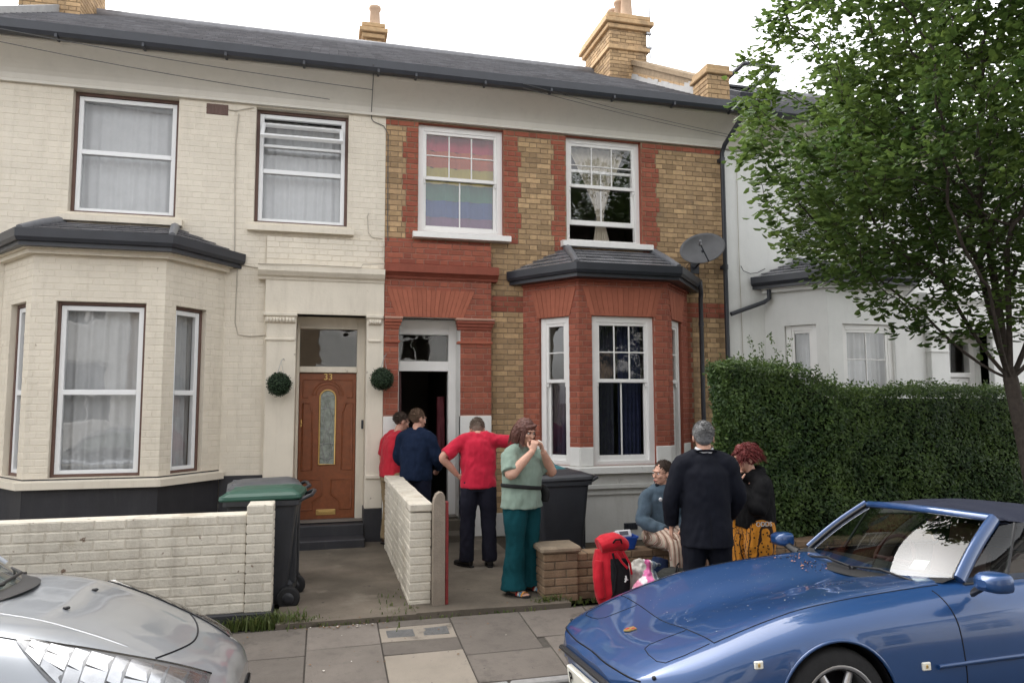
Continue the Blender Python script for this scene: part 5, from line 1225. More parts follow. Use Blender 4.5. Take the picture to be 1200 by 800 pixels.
# ---- blue convertible, nose towards -x
blue_paint = mat('blue_metallic_paint', (.011,.052,.165), .36, .5, metal=.25, var=.05, vs=2, coat=1.0)
YC = -5.80; ZC = road_z(YC)
Mb = Matrix.Translation((1.58, YC, ZC)) @ Matrix.Rotation(R(-2.9), 4, 'X')
bc = car_root('convertible_car', Mb, 'blue two door convertible with dark soft top parked at the kerb')
tabB = [(-.04, .40, .33, .42, .34, .44, .45), (0, .55, .27, .45, .48, .475, .485), (.06, .66, .23, .475, .56, .51, .52), (.15, .73, .20, .50, .60, .548, .56), (.30, .79, .18, .54, .62, .60, .595), (.50, .825, .17, .60, .635, .665, .635), (.75, .85, .17, .655, .64, .735, .685), (1.0, .866, .17, .70, .645, .79, .725), (1.4, .868, .17, .725, .655, .835, .78), (1.8, .868, .17, .738, .665, .862, .82), (2.0, .868, .17, .745, .675, .872, .85), (2.5, .868, .17, .755, .69, .885, .875), (3.3, .868, .17, .765, .69, .89, .885), (3.7, .86, .18, .77, .67, .90, .90), (4.05, .82, .22, .76, .62, .88, .88), (4.2, .74, .30, .72, .55, .82, .82), (4.25, .60, .38, .62, .45, .70, .70)]
BB = Body(tabB); whB = [(1.05, .315), (3.45, .315)]
BB.mesh(whB, .355, lambda c, t: t > 6.15 and 2.06 < c.x < 3.35).build('body', blue_paint, bc, local=True)
arch_liner(bc, whB, .355, .868)
for l, _ in whB:
    for s_ in (-1, 1): wheel(bc, l, .745, s_)
for s_ in (-1, 1):
    for l, _ in whB:    # rolled arch lip
        mb = MB(); mb.tube([(l+math.cos(a)*.357, s_*(BB.P(l+math.cos(a)*.357, 3.9)[1]-.006 if True else 0), .315+math.sin(a)*.357) for a in [math.pi*(.02+.96*k/24) for k in range(25)]], .009, 6); mb.build('arch_lip', blue_paint, bc, local=True)
    seam(BB, bc, [(.46+(1.9-.46)*k/30, 6.0) for k in range(31)], s_)
    seam(BB, bc, [(.46, 6+2*k/20) for k in range(21)], s_)
    seam(BB, bc, [(1.82+.03*math.sin((t-2)/3.7*3.14), t) for t in [2+3.8*k/24 for k in range(25)]], s_)
    seam(BB, bc, [(3.20-.05*math.sin((t-2)/3.7*3.14), t) for t in [2+3.8*k/24 for k in range(25)]], s_)
    # flush pop-up lamp cover outline
    o_ = [(.44, 6.05), (.30, 6.02), (.19, 6.06), (.165, 6.25), (.165, 6.6), (.18, 6.85), (.22, 6.95), (.35, 6.97), (.45, 6.97)]
    seam(BB, bc, o_, s_, .003, 0, 'lamp_cover_gap')
    # rubbing strip, repeater and marker
    ts_ = 4.05
    mb = MB(); mb.tube([BB.S(1.66+(3.0-1.66)*k/20, ts_, s_, .006) for k in range(21)], [(.012, .016)]*21, 8); mb.build('rubbing_strip', blue_paint, bc, local=True)
    for (l, t, hw, mm) in ((1.585, 4.1, .026, plate_w), (.60, 4.75, .024, plate_w)):
        c = BB.S(l, t, s_, .004); mb = MB(); mb.box(c.x-hw, c.x+hw, c.y-.008, c.y+.008, c.z-hw*.8, c.z+hw*.8, 0, .004); ld = mb.build('side_lamp', mm, bc, local=True)
        mb = MB(); mb.box(c.x-.009, c.x+.006, c.y-.011, c.y+.011, c.z-.010, c.z+.010, 0, .003); mb.build('lamp_bulb', Mt['brass'], ld, local=True)
# seam above the bumper: where the nose is .475 m high
pts = []
for k in range(41):
    t = 5.3+2.7*k/40; lo, hi = -.03, .6
    for _ in range(30):
        md = (lo+hi)/2
        if BB.P(md, t).z < .485: lo = md
        else: hi = md
    pts.append((md, t))
for s_ in (-1, 1): seam(BB, bc, pts, s_, .005)
mb = MB(); mb.box(-.075, -.035, -.42, .42, .395, .425, 0, .01); mb.build('air_slot', blackp, bc, local=True)
mb = MB(); mb.T = Matrix.Translation((-.062, 0, .290)) @ Matrix.Rotation(R(-8), 4, 'Y'); mb.box(-.008, .03, -.26, .26, -.055, .055, 0, .006); pl = mb.build('number_plate', plate_w, bc, local=True)
cu_ = bpy.data.curves.new('t', 'FONT'); cu_.body = 'P'; cu_.size = .10; cu_.extrude = .002
to = bpy.data.objects.new('t', cu_); me = bpy.data.meshes.new_from_object(to); bpy.data.objects.remove(to); me.materials.clear(); me.materials.append(gap)
link('plate_letter', me, pl, Matrix.Translation((-.073, .20, .255)) @ Matrix.Rotation(R(-8), 4, 'Y') @ Matrix.Rotation(R(-90), 4, 'Z') @ Matrix.Rotation(R(90), 4, 'X'), local=True)
for s_ in (-1, 1):
    c = BB.S(.10, 5.4, s_, .003); mb = MB(); mb.ell(c, (.012, .012, .012), None, 10, 6); mb.build('washer_jet', blackp, bc, local=True)
# shield badge lying on the nose
mb = MB(); sh = [(-.036, -.026), (-.036, .026), (.012, .029), (.032, .018), (.042, 0), (.032, -.018), (.012, -.029)]; n_ = V((-.17, 0, .98)).normalized()
cb_ = BB.P(.25, 8)+V((0, 0, .004)); ex = V((.98, 0, .17)); mb.prism([cb_+ex*(-a)+V((0, b, 0)) for a, b in sh], n_*.006); bd = mb.build('badge', Mt['brass'], bc, local=True)
mb = MB()
for (a, b) in ((-.018, -.013), (.012, .012)): mb.prism([cb_+n_*.0065+ex*(-(a+da))+V((0, b+db, 0)) for da, db in ((-.011, -.009), (-.011, .009), (.011, .009), (.011, -.009))], n_*.001)
mb.build('badge_field', mat('badge_red', (.35,.03,.03), .4, .4), bd, local=True)
# windscreen, frame, roof
wsb = lambda u: V((1.88+.15*u*u, .675*u, .835+.05*u*u)); wst = lambda u: V((2.40+.07*u*u, .545*u, 1.222-.018*u*u))
P = []
for i in range(25):
    u = -1+2*i/24; row = []
    for j in range(9):
        v_ = j/8; p = wsb(u).lerp(wst(u), v_); p += V((-.6, 0, .8))*(.03*math.sin(math.pi*v_)*(1-.5*u*u)); row.append(p)
    P.append(row)
mb = MB(); mb.grid(P); ws = mb.build('windscreen', cglass, bc, local=True)
for s_ in (0, 24):
    mb = MB(); mb.tube([p+V((.012, math.copysign(.012, p.y), .004)) for p in P[s_]], [(.040, .022)]*9, 10, side=(1, 0, 0)); mb.build('windscreen_pillar', blue_paint, bc, local=True)
    mb = MB(); mb.tube([p+V((-.008, -math.copysign(.014, p.y), .006)) for p in P[s_]], .010, 6); mb.build('windscreen_seal', blackp, ws, local=True)
mb = MB(); mb.tube([r_[8]+V((.01, 0, .008)) for r_ in P], [(.030, .018)]*25, 8); mb.build('header_rail', blue_paint, bc, local=True)
mb = MB(); mb.grid([[r_[0]+V((-.10, 0, -.008 if abs(r_[0].y) < .6 else -.006)), r_[0]+V((-.03, 0, .010)), r_[0]+V((.02, 0, .016))] for r_ in P]); mb.build('scuttle', blackp, bc, local=True)
for (y0, y1) in ((-.52, .02), (.02, .50)):
    mb = MB(); a, b = V((1.86, y0, .868)), V((1.885, y1, .865)); mb.tube([a, a.lerp(b, .5)+V((.0, 0, .022)), b], [.008, .010, .006], 6); mb.box(b.x-.02, b.x+.02, b.y-.02, b.y+.02, .84, .868, 0, .006); mb.build('wiper', blackp, bc, local=True)
soft = mat('dark_soft_top', (.016,.019,.034), .85, .2, var=.12, vs=6, bump=.3, bs=220)
Hc = pchip([2.40, 2.60, 2.85, 3.15, 3.45, 3.72, 3.80], [1.232, 1.262, 1.268, 1.245, 1.15, .98, .91]); Wc = pchip([2.40, 2.7, 3.2, 3.6, 3.8], [.575, .635, .66, .64, .60])
P2 = []
for i in range(33):
    l = 2.40+1.40*i/32; row = []
    for j in range(33):
        u = -1+2*j/32; drop = .085*abs(u)**2.6*min(1, .35+(l-2.4)*2.5)
        if l > 3.08: drop += max(0, abs(u)-.75)/.25*min(1, (l-3.08)/.12)*(max(0, Hc(l)-.085-.90))
        row.append(V((l+.05*u*u*(1 if l < 2.5 else 0), Wc(l)*u, Hc(l)-drop+.004*math.sin(l*30)*(1-u*u))))
    P2.append(row)
mb = MB(); mb.grid(P2); mb.grid([[p-V((0, 0, .02)) for p in r_] for r_ in P2]); mb.build('soft_top', soft, bc, local=True)
for s_ in (-1, 1):
    mb = MB(); Pg = []
    for i in range(9):
        a = i/8; b0 = V((2.05+1.15*a, s_*.70, .868+.012*a)); l = max(2.46, 2.16+1.0*a); top_ = V((2.47+.72*a, s_*(Wc(2.47+.72*a)+.005), Hc(2.47+.72*a)-.075)); Pg.append([b0.lerp(top_, q/4) for q in range(5)])
    mb.grid(Pg); dg = mb.build('door_glass', cglass, bc, local=True)
    mb = MB(); mb.tube([Pg[2][0].lerp(Pg[3][0], .2), Pg[1][4].lerp(Pg[2][4], .1)], .011, 6); mb.build('quarter_light_bar', blackp, dg, local=True)
    mb = MB(); mb.tube([g[0]+V((0, s_*.006, 0)) for g in Pg], .010, 6); mb.build('window_seal', blackp, dg, local=True)
    # door mirror
    mb = MB(); c = V((1.99, s_*.955, .925)); rr_ = []
    for (dx, k) in ((-.075, .35), (-.06, .72), (-.02, .95), (.03, 1.0), (.055, .97)):
        rr_.append([V((c.x+dx, c.y+s_*math.copysign(abs(math.cos(a))**.55, math.cos(a))*.088*k, c.z+math.copysign(abs(math.sin(a))**.55, math.sin(a))*.055*k)) for a in [2*math.pi*q/24 for q in range(24)]])
    mb.rings(rr_); mi = mb.build('door_mirror', blue_paint, bc, local=True)
    mb = MB(); mb.tube([(2.02, s_*.80, .845), (2.0, s_*.855, .87), (1.99, s_*.905, .90)], [(.035, .018), (.028, .016), (.03, .02)], 8); mb.build('mirror_foot', blackp, mi, local=True)
# cabin
seatm = mat('seat_leather', (.10,.045,.038), .55, .4, var=.12, vs=8)
mb = MB(); mb.box(2.05, 3.35, -.66, .66, .25, .30); mb.box(2.0, 2.05, -.66, .66, .25, .80); mb.box(3.33, 3.38, -.66, .66, .25, .88)
for s_ in (-1, 1): mb.box(2.05, 3.35, s_*.66, s_*.70, .25, .865)
mb.build('cabin_tub', mat('cabin_trim', (.03,.022,.02), .8, .2), bc, local=True)
mb = MB(); mb.rings([[V((x, y, z)) for x, z in ((1.99, .80), (2.02, .852), (2.20, .868), (2.34, .845), (2.36, .72), (2.1, .62))] for y in (-.655, -.3, 0, .3, .655)], 0, True, True, False); mb.build('dashboard', mat('dash_vinyl', (.02,.02,.02), .6, .3), bc, local=True)
for s_ in (-1, 1):
    mb = MB(); mb.box(2.55, 3.02, s_*.33-.24, s_*.33+.24, .30, .50, 0, .06); mb.T = Matrix.Translation((2.98, s_*.33, .45)) @ Matrix.Rotation(R(16), 4, 'Y'); mb.box(-.06, .08, -.24, .24, 0, .48, 0, .05); mb.box(-.03, .06, -.13, .13, .46, .64, 0, .05); mb.build('seat', seatm, bc, local=True)
mb = MB(); cS = V((2.50, .34, .83)); ax1, ax2 = V((0, 1, 0)), V((.42, 0, .90)); mb.tube([cS+ax1*math.cos(a)*.185+ax2*math.sin(a)*.185 for a in [2*math.pi*k/32 for k in range(33)]], .014, 8); mb.tube([cS-ax1*.18, cS+ax1*.18], .014, 8); mb.tube([cS, (2.3, .34, .74)], .03, 8); mb.build('steering_wheel', mat('wheel_leather', (.06,.02,.02), .6, .3), bc, local=True)
mb = MB(); a, b = P[5][0], P[5][8]; c = P[6][1]; q0 = P[4][1]+V((.03, 0, .0)); ex = (P[7][1]-P[4][1]).normalized(); ey = (P[5][4]-P[5][1]).normalized(); mb.poly([q0, q0+ex*.10, q0+ex*.10+ey*.075, q0+ey*.075]); mb.build('windscreen_paper', mat('paper', (.62,.70,.58), .8, .1, var=.03), bc, local=True)
sp = MB()
for _ in range(230):
    l, t, s_ = rs.uniform(.5, 1.85), rs.uniform(6.1, 7.98), rs.choice((-1, 1)); c = BB.S(l, t, s_, .003); q = rs.uniform(.002, .005); a = rs.uniform(0, 3)
    sp.add([c+V((math.cos(a+k*1.57)*q, math.sin(a+k*1.57)*q*.7, 0)) for k in range(4)], [(0, 1, 2, 3)])
sp.build('fallen_specks', mat('blossom_speck', (.6,.55,.5), .8, .1), bc, local=True, kind='stuff')
mb = MB()
for _ in range(60):
    c = BB.S(1.75+rs.normal()*.06, rs.uniform(6.3, 7.6), 1, .004); q = rs.uniform(.004, .012); a = rs.uniform(0, 3); mb.add([c+V((math.cos(a+k*1.57)*q, math.sin(a+k*1.57)*q*.7, .003*k)) for k in range(4)], [(0, 1, 2, 3)])
mb.build('fallen_leaves', mat('dry_petal', (.30,.15,.10), .8, .1), bc, local=True, kind='stuff')

# ---- silver hatchback, nose towards +x
silver = mat('silver_metallic_paint', (.34,.36,.39), .30, .5, metal=.55, var=.03, vs=2, coat=1.0)
YS = -5.75; ZS = road_z(YS)
Ms = Matrix.Translation((-.43, YS, ZS)) @ Matrix.Rotation(R(-2.9), 4, 'X') @ Matrix.Rotation(math.pi, 4, 'Z')
scar = car_root('hatchback_car', Ms, 'silver hatchback with long swept headlamps parked before the white garden wall')
tabS = [(-.03, .40, .34, .46, .34, .50, .52), (0, .50, .28, .50, .42, .545, .575), (.08, .63, .22, .53, .49, .605, .645), (.20, .74, .19, .565, .55, .675, .715), (.40, .815, .18, .64, .61, .765, .815), (.62, .855, .17, .73, .655, .86, .91), (.85, .87, .17, .80, .685, .94, .98), (1.10, .873, .17, .85, .70, .985, 1.022), (1.5, .873, .17, .875, .715, 1.005, 1.03), (2.5, .873, .17, .90, .72, 1.03, 1.05), (3.3, .87, .18, .92, .71, 1.05, 1.06), (3.7, .85, .22, .93, .68, 1.06, 1.07), (3.95, .78, .28, .90, .60, 1.02, 1.02), (4.03, .68, .36, .80, .50, .90, .90)]
BS = Body(tabS, .016); whS = [(.82, .31), (3.36, .31)]
BS.mesh(whS, .35, lambda c, t: t > 6.2 and 1.35 < c.x < 3.5).build('body', silver, scar, local=True); arch_liner(scar, whS, .35, .87)
for l, _ in whS:
    for s_ in (-1, 1): wheel(scar, l, .75, s_, .31)
hl_lens = glass_mat('lamp_lens', gain=1.0, wav=.0)
m_ref = mat('lamp_reflector', (.16,.165,.175), .36, .5, metal=.6, var=.25, vs=14)
m_bowl = mat('lamp_bowl', (.50,.51,.53), .16, .6, metal=.9, var=.12, vs=26)
for s_ in (-1, 1):
    up_ = lambda l: 6.62-.62*max(0,(l-.08)/.74)**.9; lo_ = lambda l: 4.35+1.62*max(0,(l-.08)/.74)**2.4
    def patch(off, shrink=0):
        return [[BS.S(l, lo_(l)+(up_(l)-lo_(l))*(shrink+(1-2*shrink)*j/14), s_, off*(1 if 0 < j < 14 and 0 < i < 30 else .3)) for j in range(15)] for i, l in enumerate([.08+.74*k/30 for k in range(31)])]
    mb = MB(); mb.grid(patch(.004)); hb = mb.build('headlamp', m_ref, scar, local=True)
    mb = MB(); mb.grid(patch(.019)); mb.build('lens', hl_lens, hb, local=True)
    cuts = [.11, .17, .25, .31, .40, .46, .55, .61, .70, .77]       # stepped reflector facets under the clear lens
    for k in range(len(cuts)-1):
        la, lb = cuts[k]+.003, cuts[k+1]-.003; n_r = 3 if k % 2 else 2
        for j in range(n_r):
            fa, fb = .10+.82*j/n_r+.01, .10+.82*(j+1)/n_r-.01; Q = lambda l, f, o: BS.S(l, lo_(l)+(up_(l)-lo_(l))*f, s_, o); h0, h1 = (.005, .013) if (k+j) % 2 else (.012, .006)
            mb = MB(); mb.grid([[Q(la+(lb-la)*i/4, fa+(fb-fa)*q/3, h0+(h1-h0)*i/4-.002*math.sin(math.pi*q/3)) for q in range(4)] for i in range(5)]); mb.build('reflector_facet', m_bowl, hb, local=True)
    ed = [BS.S(l, up_(l), s_, .003) for l in [.08+.74*k/30 for k in range(31)]]; mb = MB(); mb.tube(ed, .004, 6); mb.build('lamp_seal', gap, hb, local=True)
    seam(BS, scar, [(.82+.5*k/14, 6.0+.12*k/14) for k in range(15)], s_); seam(BS, scar, [(.21+.10*((8-t)/1.5)**2, t) for t in [8-1.52*k/20 for k in range(21)]], s_, .005)
    mb = MB(); mb.tube([BS.S(.40+.62*k/16, 6.6+.2*k/16, s_, -.0285) for k in range(17)], [.018]+[.030]*15+[.018], 20); mb.build('bonnet_crease', silver, scar, local=True)
    c = BS.S(.77, 7.35, s_, .006); mb = MB(); mb.ell(c, (.018, .012, .009), None, 10, 6); mb.build('washer_jet', blackp, scar, local=True)
    mb = MB(); mb.grid([[BS.S(l, t, s_, .006) for t in [2.6+1.7*j/10 for j in range(11)]] for l in [.015+.20*k/10 for k in range(11)]]); mb.build('bumper_corner', blackp, scar, local=True)
    seam(BS, scar, [(1.25+.03*math.sin((t-2)/3.7*3.14), t) for t in [2+3.8*k/24 for k in range(25)]], s_)
mb = MB(); mb.grid([[BS.S(.0, t, 1, .01) for t in (2.2, 2.8, 3.4, 4.0)], [BS.S(-.03, t, 1, .012) for t in (2.2, 2.8, 3.4, 4.0)], [BS.S(-.03, t, -1, .012) for t in (2.2, 2.8, 3.4, 4.0)], [BS.S(.0, t, -1, .01) for t in (2.2, 2.8, 3.4, 4.0)]]); mb.build('grille', blackp, scar, local=True)
wsb = lambda u: V((1.10+.30*u*u, .735*u, 1.035+.01*u*u)); wst = lambda u: V((1.86+.12*u*u, .56*u, 1.47-.03*u*u)); P = []
for i in range(21):
    u = -1+2*i/20; P.append([wsb(u).lerp(wst(u), j/8)+V((-.5, 0, .85))*(.035*math.sin(math.pi*j/8)) for j in range(9)])
mb = MB(); mb.grid(P); mb.build('windscreen', cglass, scar, local=True)
mb = MB(); mb.grid([[V((1.0+.31*u*u, .70*u, 1.03-.03*u*u)), V((1.05+.31*u*u, .72*u, 1.035-.02*u*u)), wsb(u)+V((.02, 0, .004))] for u in [-1+2*k/24 for k in range(25)]]); mb.build('scuttle', blackp, scar, local=True)
for s_ in (0, 20):
    mb = MB(); mb.tube([p+V((.01, math.copysign(.012, p.y), 0)) for p in P[s_]], [(.045, .028)]*9, 10, side=(1, 0, 0)); mb.build('windscreen_pillar', silver, scar, local=True)
for (y0, y1) in ((-.55, .05), (.02, .60)):
    mb = MB(); mb.tube([(1.12+.3*(y0/.73)**2, y0, 1.06), (1.12+.15*((y0+y1)/1.4)**2, (y0+y1)/2, 1.075), (1.13+.3*(y1/.73)**2, y1, 1.06)], .009, 6); mb.build('wiper', blackp, scar, local=True)
Hr = pchip([1.86, 2.2, 2.8, 3.3, 3.75, 3.95], [1.475, 1.50, 1.50, 1.455, 1.22, 1.04]); Wr = pchip([1.86, 2.4, 3.3, 3.95], [.60, .63, .60, .60])
mb = MB(); mb.grid([[V((l, Wr(l)*u, Hr(l)-.05*abs(u)**2.5)) for u in [-1+k/10 for k in range(21)]] for l in [1.86+2.09*k/24 for k in range(25)]]); mb.build('roof', silver, scar, local=True)
for s_ in (-1, 1):
    mb = MB(); mb.grid([[V((1.42+2.4*a, s_*.735, 1.02+.03*a)).lerp(V((1.98+1.85*a, s_*Wr(1.98+1.8*a), Hr(1.98+1.85*a)-.05)), q/3) for q in range(4)] for a in [k/10 for k in range(11)]]); mb.build('side_glass', cglass, scar, local=True)
    mb = MB(); mb.tube([(2.45, s_*.735, 1.03), (2.5, s_*.63, 1.45)], .03, 8); mb.build('door_pillar', blackp, scar, local=True)
mb = MB(); mb.box(1.3, 3.5, -.66, .66, .3, .34); mb.rings([[V((x, y, z)) for x, z in ((1.22, .9), (1.25, 1.02), (1.55, 1.03), (1.7, .95), (1.6, .7))] for y in (-.66, 0, .66)], 0, True, True, False); mb.build('cabin_tub', blackp, scar, local=True)
for s_ in (-1, 1):
    mb = MB(); mb.box(2.0, 2.5, s_*.36-.24, s_*.36+.24, .34, .6, 0, .05); mb.T = Matrix.Translation((2.45, s_*.36, .55)) @ Matrix.Rotation(R(14), 4, 'Y'); mb.box(-.06, .08, -.24, .24, 0, .55, 0, .05); mb.box(-.04, .06, -.13, .13, .56, .78, 0, .05); mb.build('seat', blackp, scar, local=True)
# ------------------------------------------------------------------ people: overlapping tapered volumes fused into one skin by a voxel remesh
tmp = bpy.data.scenes.new('tmp')
def fuse(mb, voxel, smooth=4, cloth=0, seed=0, fold=(14, 14, 5)):
    me = bpy.data.meshes.new('f'); me.from_pydata(mb.v, [], mb.f); o = bpy.data.objects.new('f', me); tmp.collection.objects.link(o)
    m = o.modifiers.new('r', 'REMESH'); m.mode = 'VOXEL'; m.voxel_size = voxel
    if smooth: s_ = o.modifiers.new('s', 'SMOOTH'); s_.factor = .5; s_.iterations = smooth
    with bpy.context.temp_override(scene=tmp, view_layer=tmp.view_layers[0]): dg = bpy.context.evaluated_depsgraph_get()
    dg.update(); out = bpy.data.meshes.new_from_object(o.evaluated_get(dg)); bpy.data.objects.remove(o)
    n = len(out.vertices)
    if cloth and n:
        co = np.zeros(n*3); out.vertices.foreach_get('co', co); nr = np.zeros(n*3); out.vertices.foreach_get('normal', nr); co = co.reshape(-1, 3); nr = nr.reshape(-1, 3)
        d = np.array([noise.noise((p[0]*fold[0]+seed+2*noise.noise((p[0]*4, p[1]*4, p[2]*4+seed)), p[1]*fold[1], p[2]*fold[2]+p[0]*3))+.5*noise.noise((p[0]*26, p[1]*26, p[2]*17+seed)) for p in co])
        co += nr*(np.clip(d, -.7, 1)*cloth)[:, None]; out.vertices.foreach_set('co', co.ravel())
    out.polygons.foreach_set('use_smooth', [True]*len(out.polygons)); out.update(); return out
def limb(mb, pts, rad_, seg=14, side=None):
    """tapered limb through pts; radii may be (rx, ry)"""
    P = [V(p) for p in pts]; n = len(P); f = []; rr_ = []
    for i in range(n-1):
        for k in range(6):
            t = k/6; a, b, c, d = P[max(i-1, 0)], P[i], P[i+1], P[min(i+2, n-1)]
            f.append(.5*(2*b+(c-a)*t+(2*a-5*b+4*c-d)*t*t+(3*b-a-3*c+d)*t**3))
            r0, r1 = rad_[i], rad_[i+1]; e = t*t*(3-2*t)
            r0 = r0 if isinstance(r0, tuple) else (r0, r0); r1 = r1 if isinstance(r1, tuple) else (r1, r1); rr_.append((r0[0]+(r1[0]-r0[0])*e, r0[1]+(r1[1]-r0[1])*e))
    f.append(P[-1]); q = rad_[-1]; rr_.append(q if isinstance(q, tuple) else (q, q))
    mb.tube(f, rr_, seg, 0, True, 1, side)
def hand(mb, wrist, d, palm_n, curl=.6, s=1.0, thumb=1, spread=.0):
    """palm, four unequal fingers with knuckle bends, thumb off the side of the palm; d = pointing direction, palm_n = direction the palm faces"""
    d = V(d).normalized(); n = V(palm_n); n = (n-d*n.dot(d)).normalized(); sd_ = d.cross(n)*thumb; w_ = V(wrist)
    limb(mb, [w_-d*.01, w_+d*.03*s, w_+d*.085*s], [(.024*s, .018*s), (.034*s, .017*s), (.040*s, .014*s)], 12, side=sd_)
    for k, (off, ln) in enumerate(((.030, .072), (.010, .080), (-.010, .075), (-.029, .060))):
        p = w_+d*.083*s+sd_*off*s; a = 0; pts = [p]; dd = d
        for j, fr_ in enumerate((.45, .32, .23)):
            a += curl*(.75 if j == 0 else 1.0)+.04*k; dd = d*math.cos(a)+n*math.sin(a)+sd_*spread*off*8; p = p+dd*ln*fr_*s; pts.append(p)
        limb(mb, pts, [.0098*s, .0092*s, .0085*s, .0072*s], 8)
    p = w_+d*.022*s+sd_*.026*s; t1 = (d*.6+sd_*.75+n*.3).normalized(); p1 = p+t1*.04*s; t2 = (d*.85+sd_*.25+n*.5*max(.3, curl)).normalized(); p2 = p1+t2*.030*s
    limb(mb, [p, p1, p2, p2+(t2+n*.3*curl).normalized()*.022*s], [.014*s, .0115*s, .0105*s, .0085*s], 8)
def head(mb, c, face, upv, s=1.0, fem=False):
    s *= 1.07
    f = V(face).normalized(); u = V(upv); u = (u-f*u.dot(f)).normalized(); r_ = f.cross(u); M = Matrix((r_, f, u)).transposed(); c = V(c)
    T = lambda x, y, z: c+(r_*x+f*y+u*z)*s
    mb.ell(T(0, -.012, .028), (.073*s, .092*s, .088*s), M, 18, 12); mb.ell(T(0, .022, -.02), (.060*s, .066*s, .085*s), M, 16, 10)
    mb.ell(T(0, .040, -.068), (.040*s if fem else .046*s, .040*s, .036*s), M); mb.ell(T(0, .066, -.092), (.022*s, .018*s, .016*s), M)
    limb(mb, [T(0, .084, .012), T(0, .098, -.012), T(0, .106, -.032)], [.009*s, .011*s, .0135*s], 8)
    mb.ell(T(0, .084, .030), (.050*s, .014*s, .011*s), M); mb.ell(T(0, .086, -.062), (.024*s, .012*s, .007*s), M); mb.ell(T(0, .086, -.054), (.022*s, .012*s, .006*s), M)
    for q in (-1, 1):
        mb.ell(T(q*.036, .066, -.018), (.022*s, .020*s, .020*s), M); mb.ell(T(q*.073, -.010, -.008), (.011*s, .020*s, .032*s), M)
    return T, M
skin_m = mat('skin', (.52,.30,.22), .5, .35, var=.08, vs=30, bump=.1, bs=200, sub=0); skin2 = mat('skin_ruddy', (.50,.27,.20), .5, .35, var=.1, vs=30, bump=.1, bs=200)
def fabric(nm, c, rough=.9, bump=.25, bs=350, var=.14, **k): return mat(nm, c, rough, .12, var=var, vs=7, bump=bump, bs=bs, sheen=.12 if max(c) > .08 else 0, **k)
eye_w = mat('eye_white', (.6,.58,.55), .3, .5); eye_d = mat('eye_dark', (.03,.02,.015), .2, .5); lipm = mat('lips', (.38,.14,.12), .45, .35); browm = mat('brow_hair', (.05,.03,.02), .8, .2)
def face_bits(p, T, M, s=1.0, brows=True):
    s *= 1.07
    for q in (-1, 1):
        mb = MB(); mb.ell(T(q*.030, .079, .008), (.0125*s, .009*s, .0075*s), M, 12, 8); e = mb.build('eye', eye_w, p, local=True)
        mb = MB(); mb.ell(T(q*.030, .0865, .008), (.0058*s, .003*s, .0060*s), M, 10, 6); mb.build('iris', eye_d, e, local=True)
        if brows: mb = MB(); limb(mb, [T(q*.014, .093, .026), T(q*.032, .090, .031), T(q*.050, .076, .026)], [.0025*s, .003*s, .002*s], 6); mb.build('eyebrow', browm, p, local=True)
    mb = MB(); mb.ell(T(0, .0965, -.058), (.021*s, .004*s, .0075*s), M, 12, 6); mb.build('lips', lipm, p, local=True)
def strands(T, n, length, m, p, zmin=-.02, front=.055, r_=.0032, curlv=.0, s=1.0, lift=.5, nm='hair_locks', seed=1):
    """locks combed over the skull"""
    q = np.random.RandomState(seed); mb = MB()
    for _ in range(n):
        th, ph = q.uniform(0, 6.283), math.acos(q.uniform(-.25, 1)); x, y, z = math.sin(ph)*math.cos(th), math.sin(ph)*math.sin(th), math.cos(ph)
        b = (x*.077, -.012+y*.096, .028+z*.092)
        if b[2] < zmin or (b[1] > front and b[2] < .075): continue
        L_ = length*q.uniform(.7, 1.15); pts = []
        for k in range(5):
            t = k/4; o = lift*L_*t; g = -L_*t*t*(1-lift*.3)
            w_ = curlv*math.sin(t*9+th*5)
            pts.append(T(b[0]*(1+o*3)+x*o*.4+w_, b[1]*(1+o*2.2)+y*o*.4-(.25*L_*t if b[1] < .03 else 0)+w_*.6, b[2]+z*o*.8+g*(1-max(0, z)*.55)))
        mb.tube(pts, [r_*s, r_*s*1.2, r_*s*1.1, r_*s*.8, r_*s*.25], 5)
    return mb.build(nm, m, p, local=True, kind='stuff')
def fuzz(T, m, p, low):
    """short cropped hair standing off the scalp"""
    q = np.random.RandomState(21); mb = MB()
    for _ in range(900):
        th, ph = q.uniform(0, 6.283), math.acos(q.uniform(-.55, 1)); x, y, z = math.sin(ph)*math.cos(th), math.sin(ph)*math.sin(th), math.cos(ph)
        b = V((x*.074, -.026+y*.092, .034+z*.089))
        if b.z < low*1.2-.02 or (b.y > .048 and b.z < .074-.25*(.07-b.y)) or (b.y > -.02 and b.z < .01): continue
        o = V((x, y-.35, z*.8)).normalized()*q.uniform(.009, .017)
        mb.tube([T(*(b*.98)), T(*(b+o*.6)), T(*(b+o+V((0, -.003, -.002))))], [.0030, .0022, .0008], 4)
    return mb.build('hair_locks', m, p, local=True, kind='stuff')
def hair_cap(T, M, m, p, s=1.0, th=.006, low=-.03, brow=.066, vox=.006, extra=None, rough=.004, nm='hair'):
    s *= 1.07
    if extra is None: fuzz(T, m, p, low)
    mb = MB(); mb.ell(T(0, -.016 if extra else -.020, .034), ((.073+th)*s, (.091+th)*s, (.087+th)*s), M, 18, 12); mb.ell(T(0, -.052, low+.03), ((.062+th)*s, (.050+th)*s, (.055+.2*abs(low))*s), M)
    if extra: extra(mb)
    me = fuse(mb, vox, 2, rough, 3, (60, 60, 60)); me.materials.append(m); return link(nm, me, p, local=True)
def person(loc, rz, label): return thing('person', loc, label, 'person', None, rz)
def skin_of(mb, p, m=skin_m, vox=.0065): me = fuse(mb, vox, 3); me.materials.append(m); return link('body', me, p, local=True)
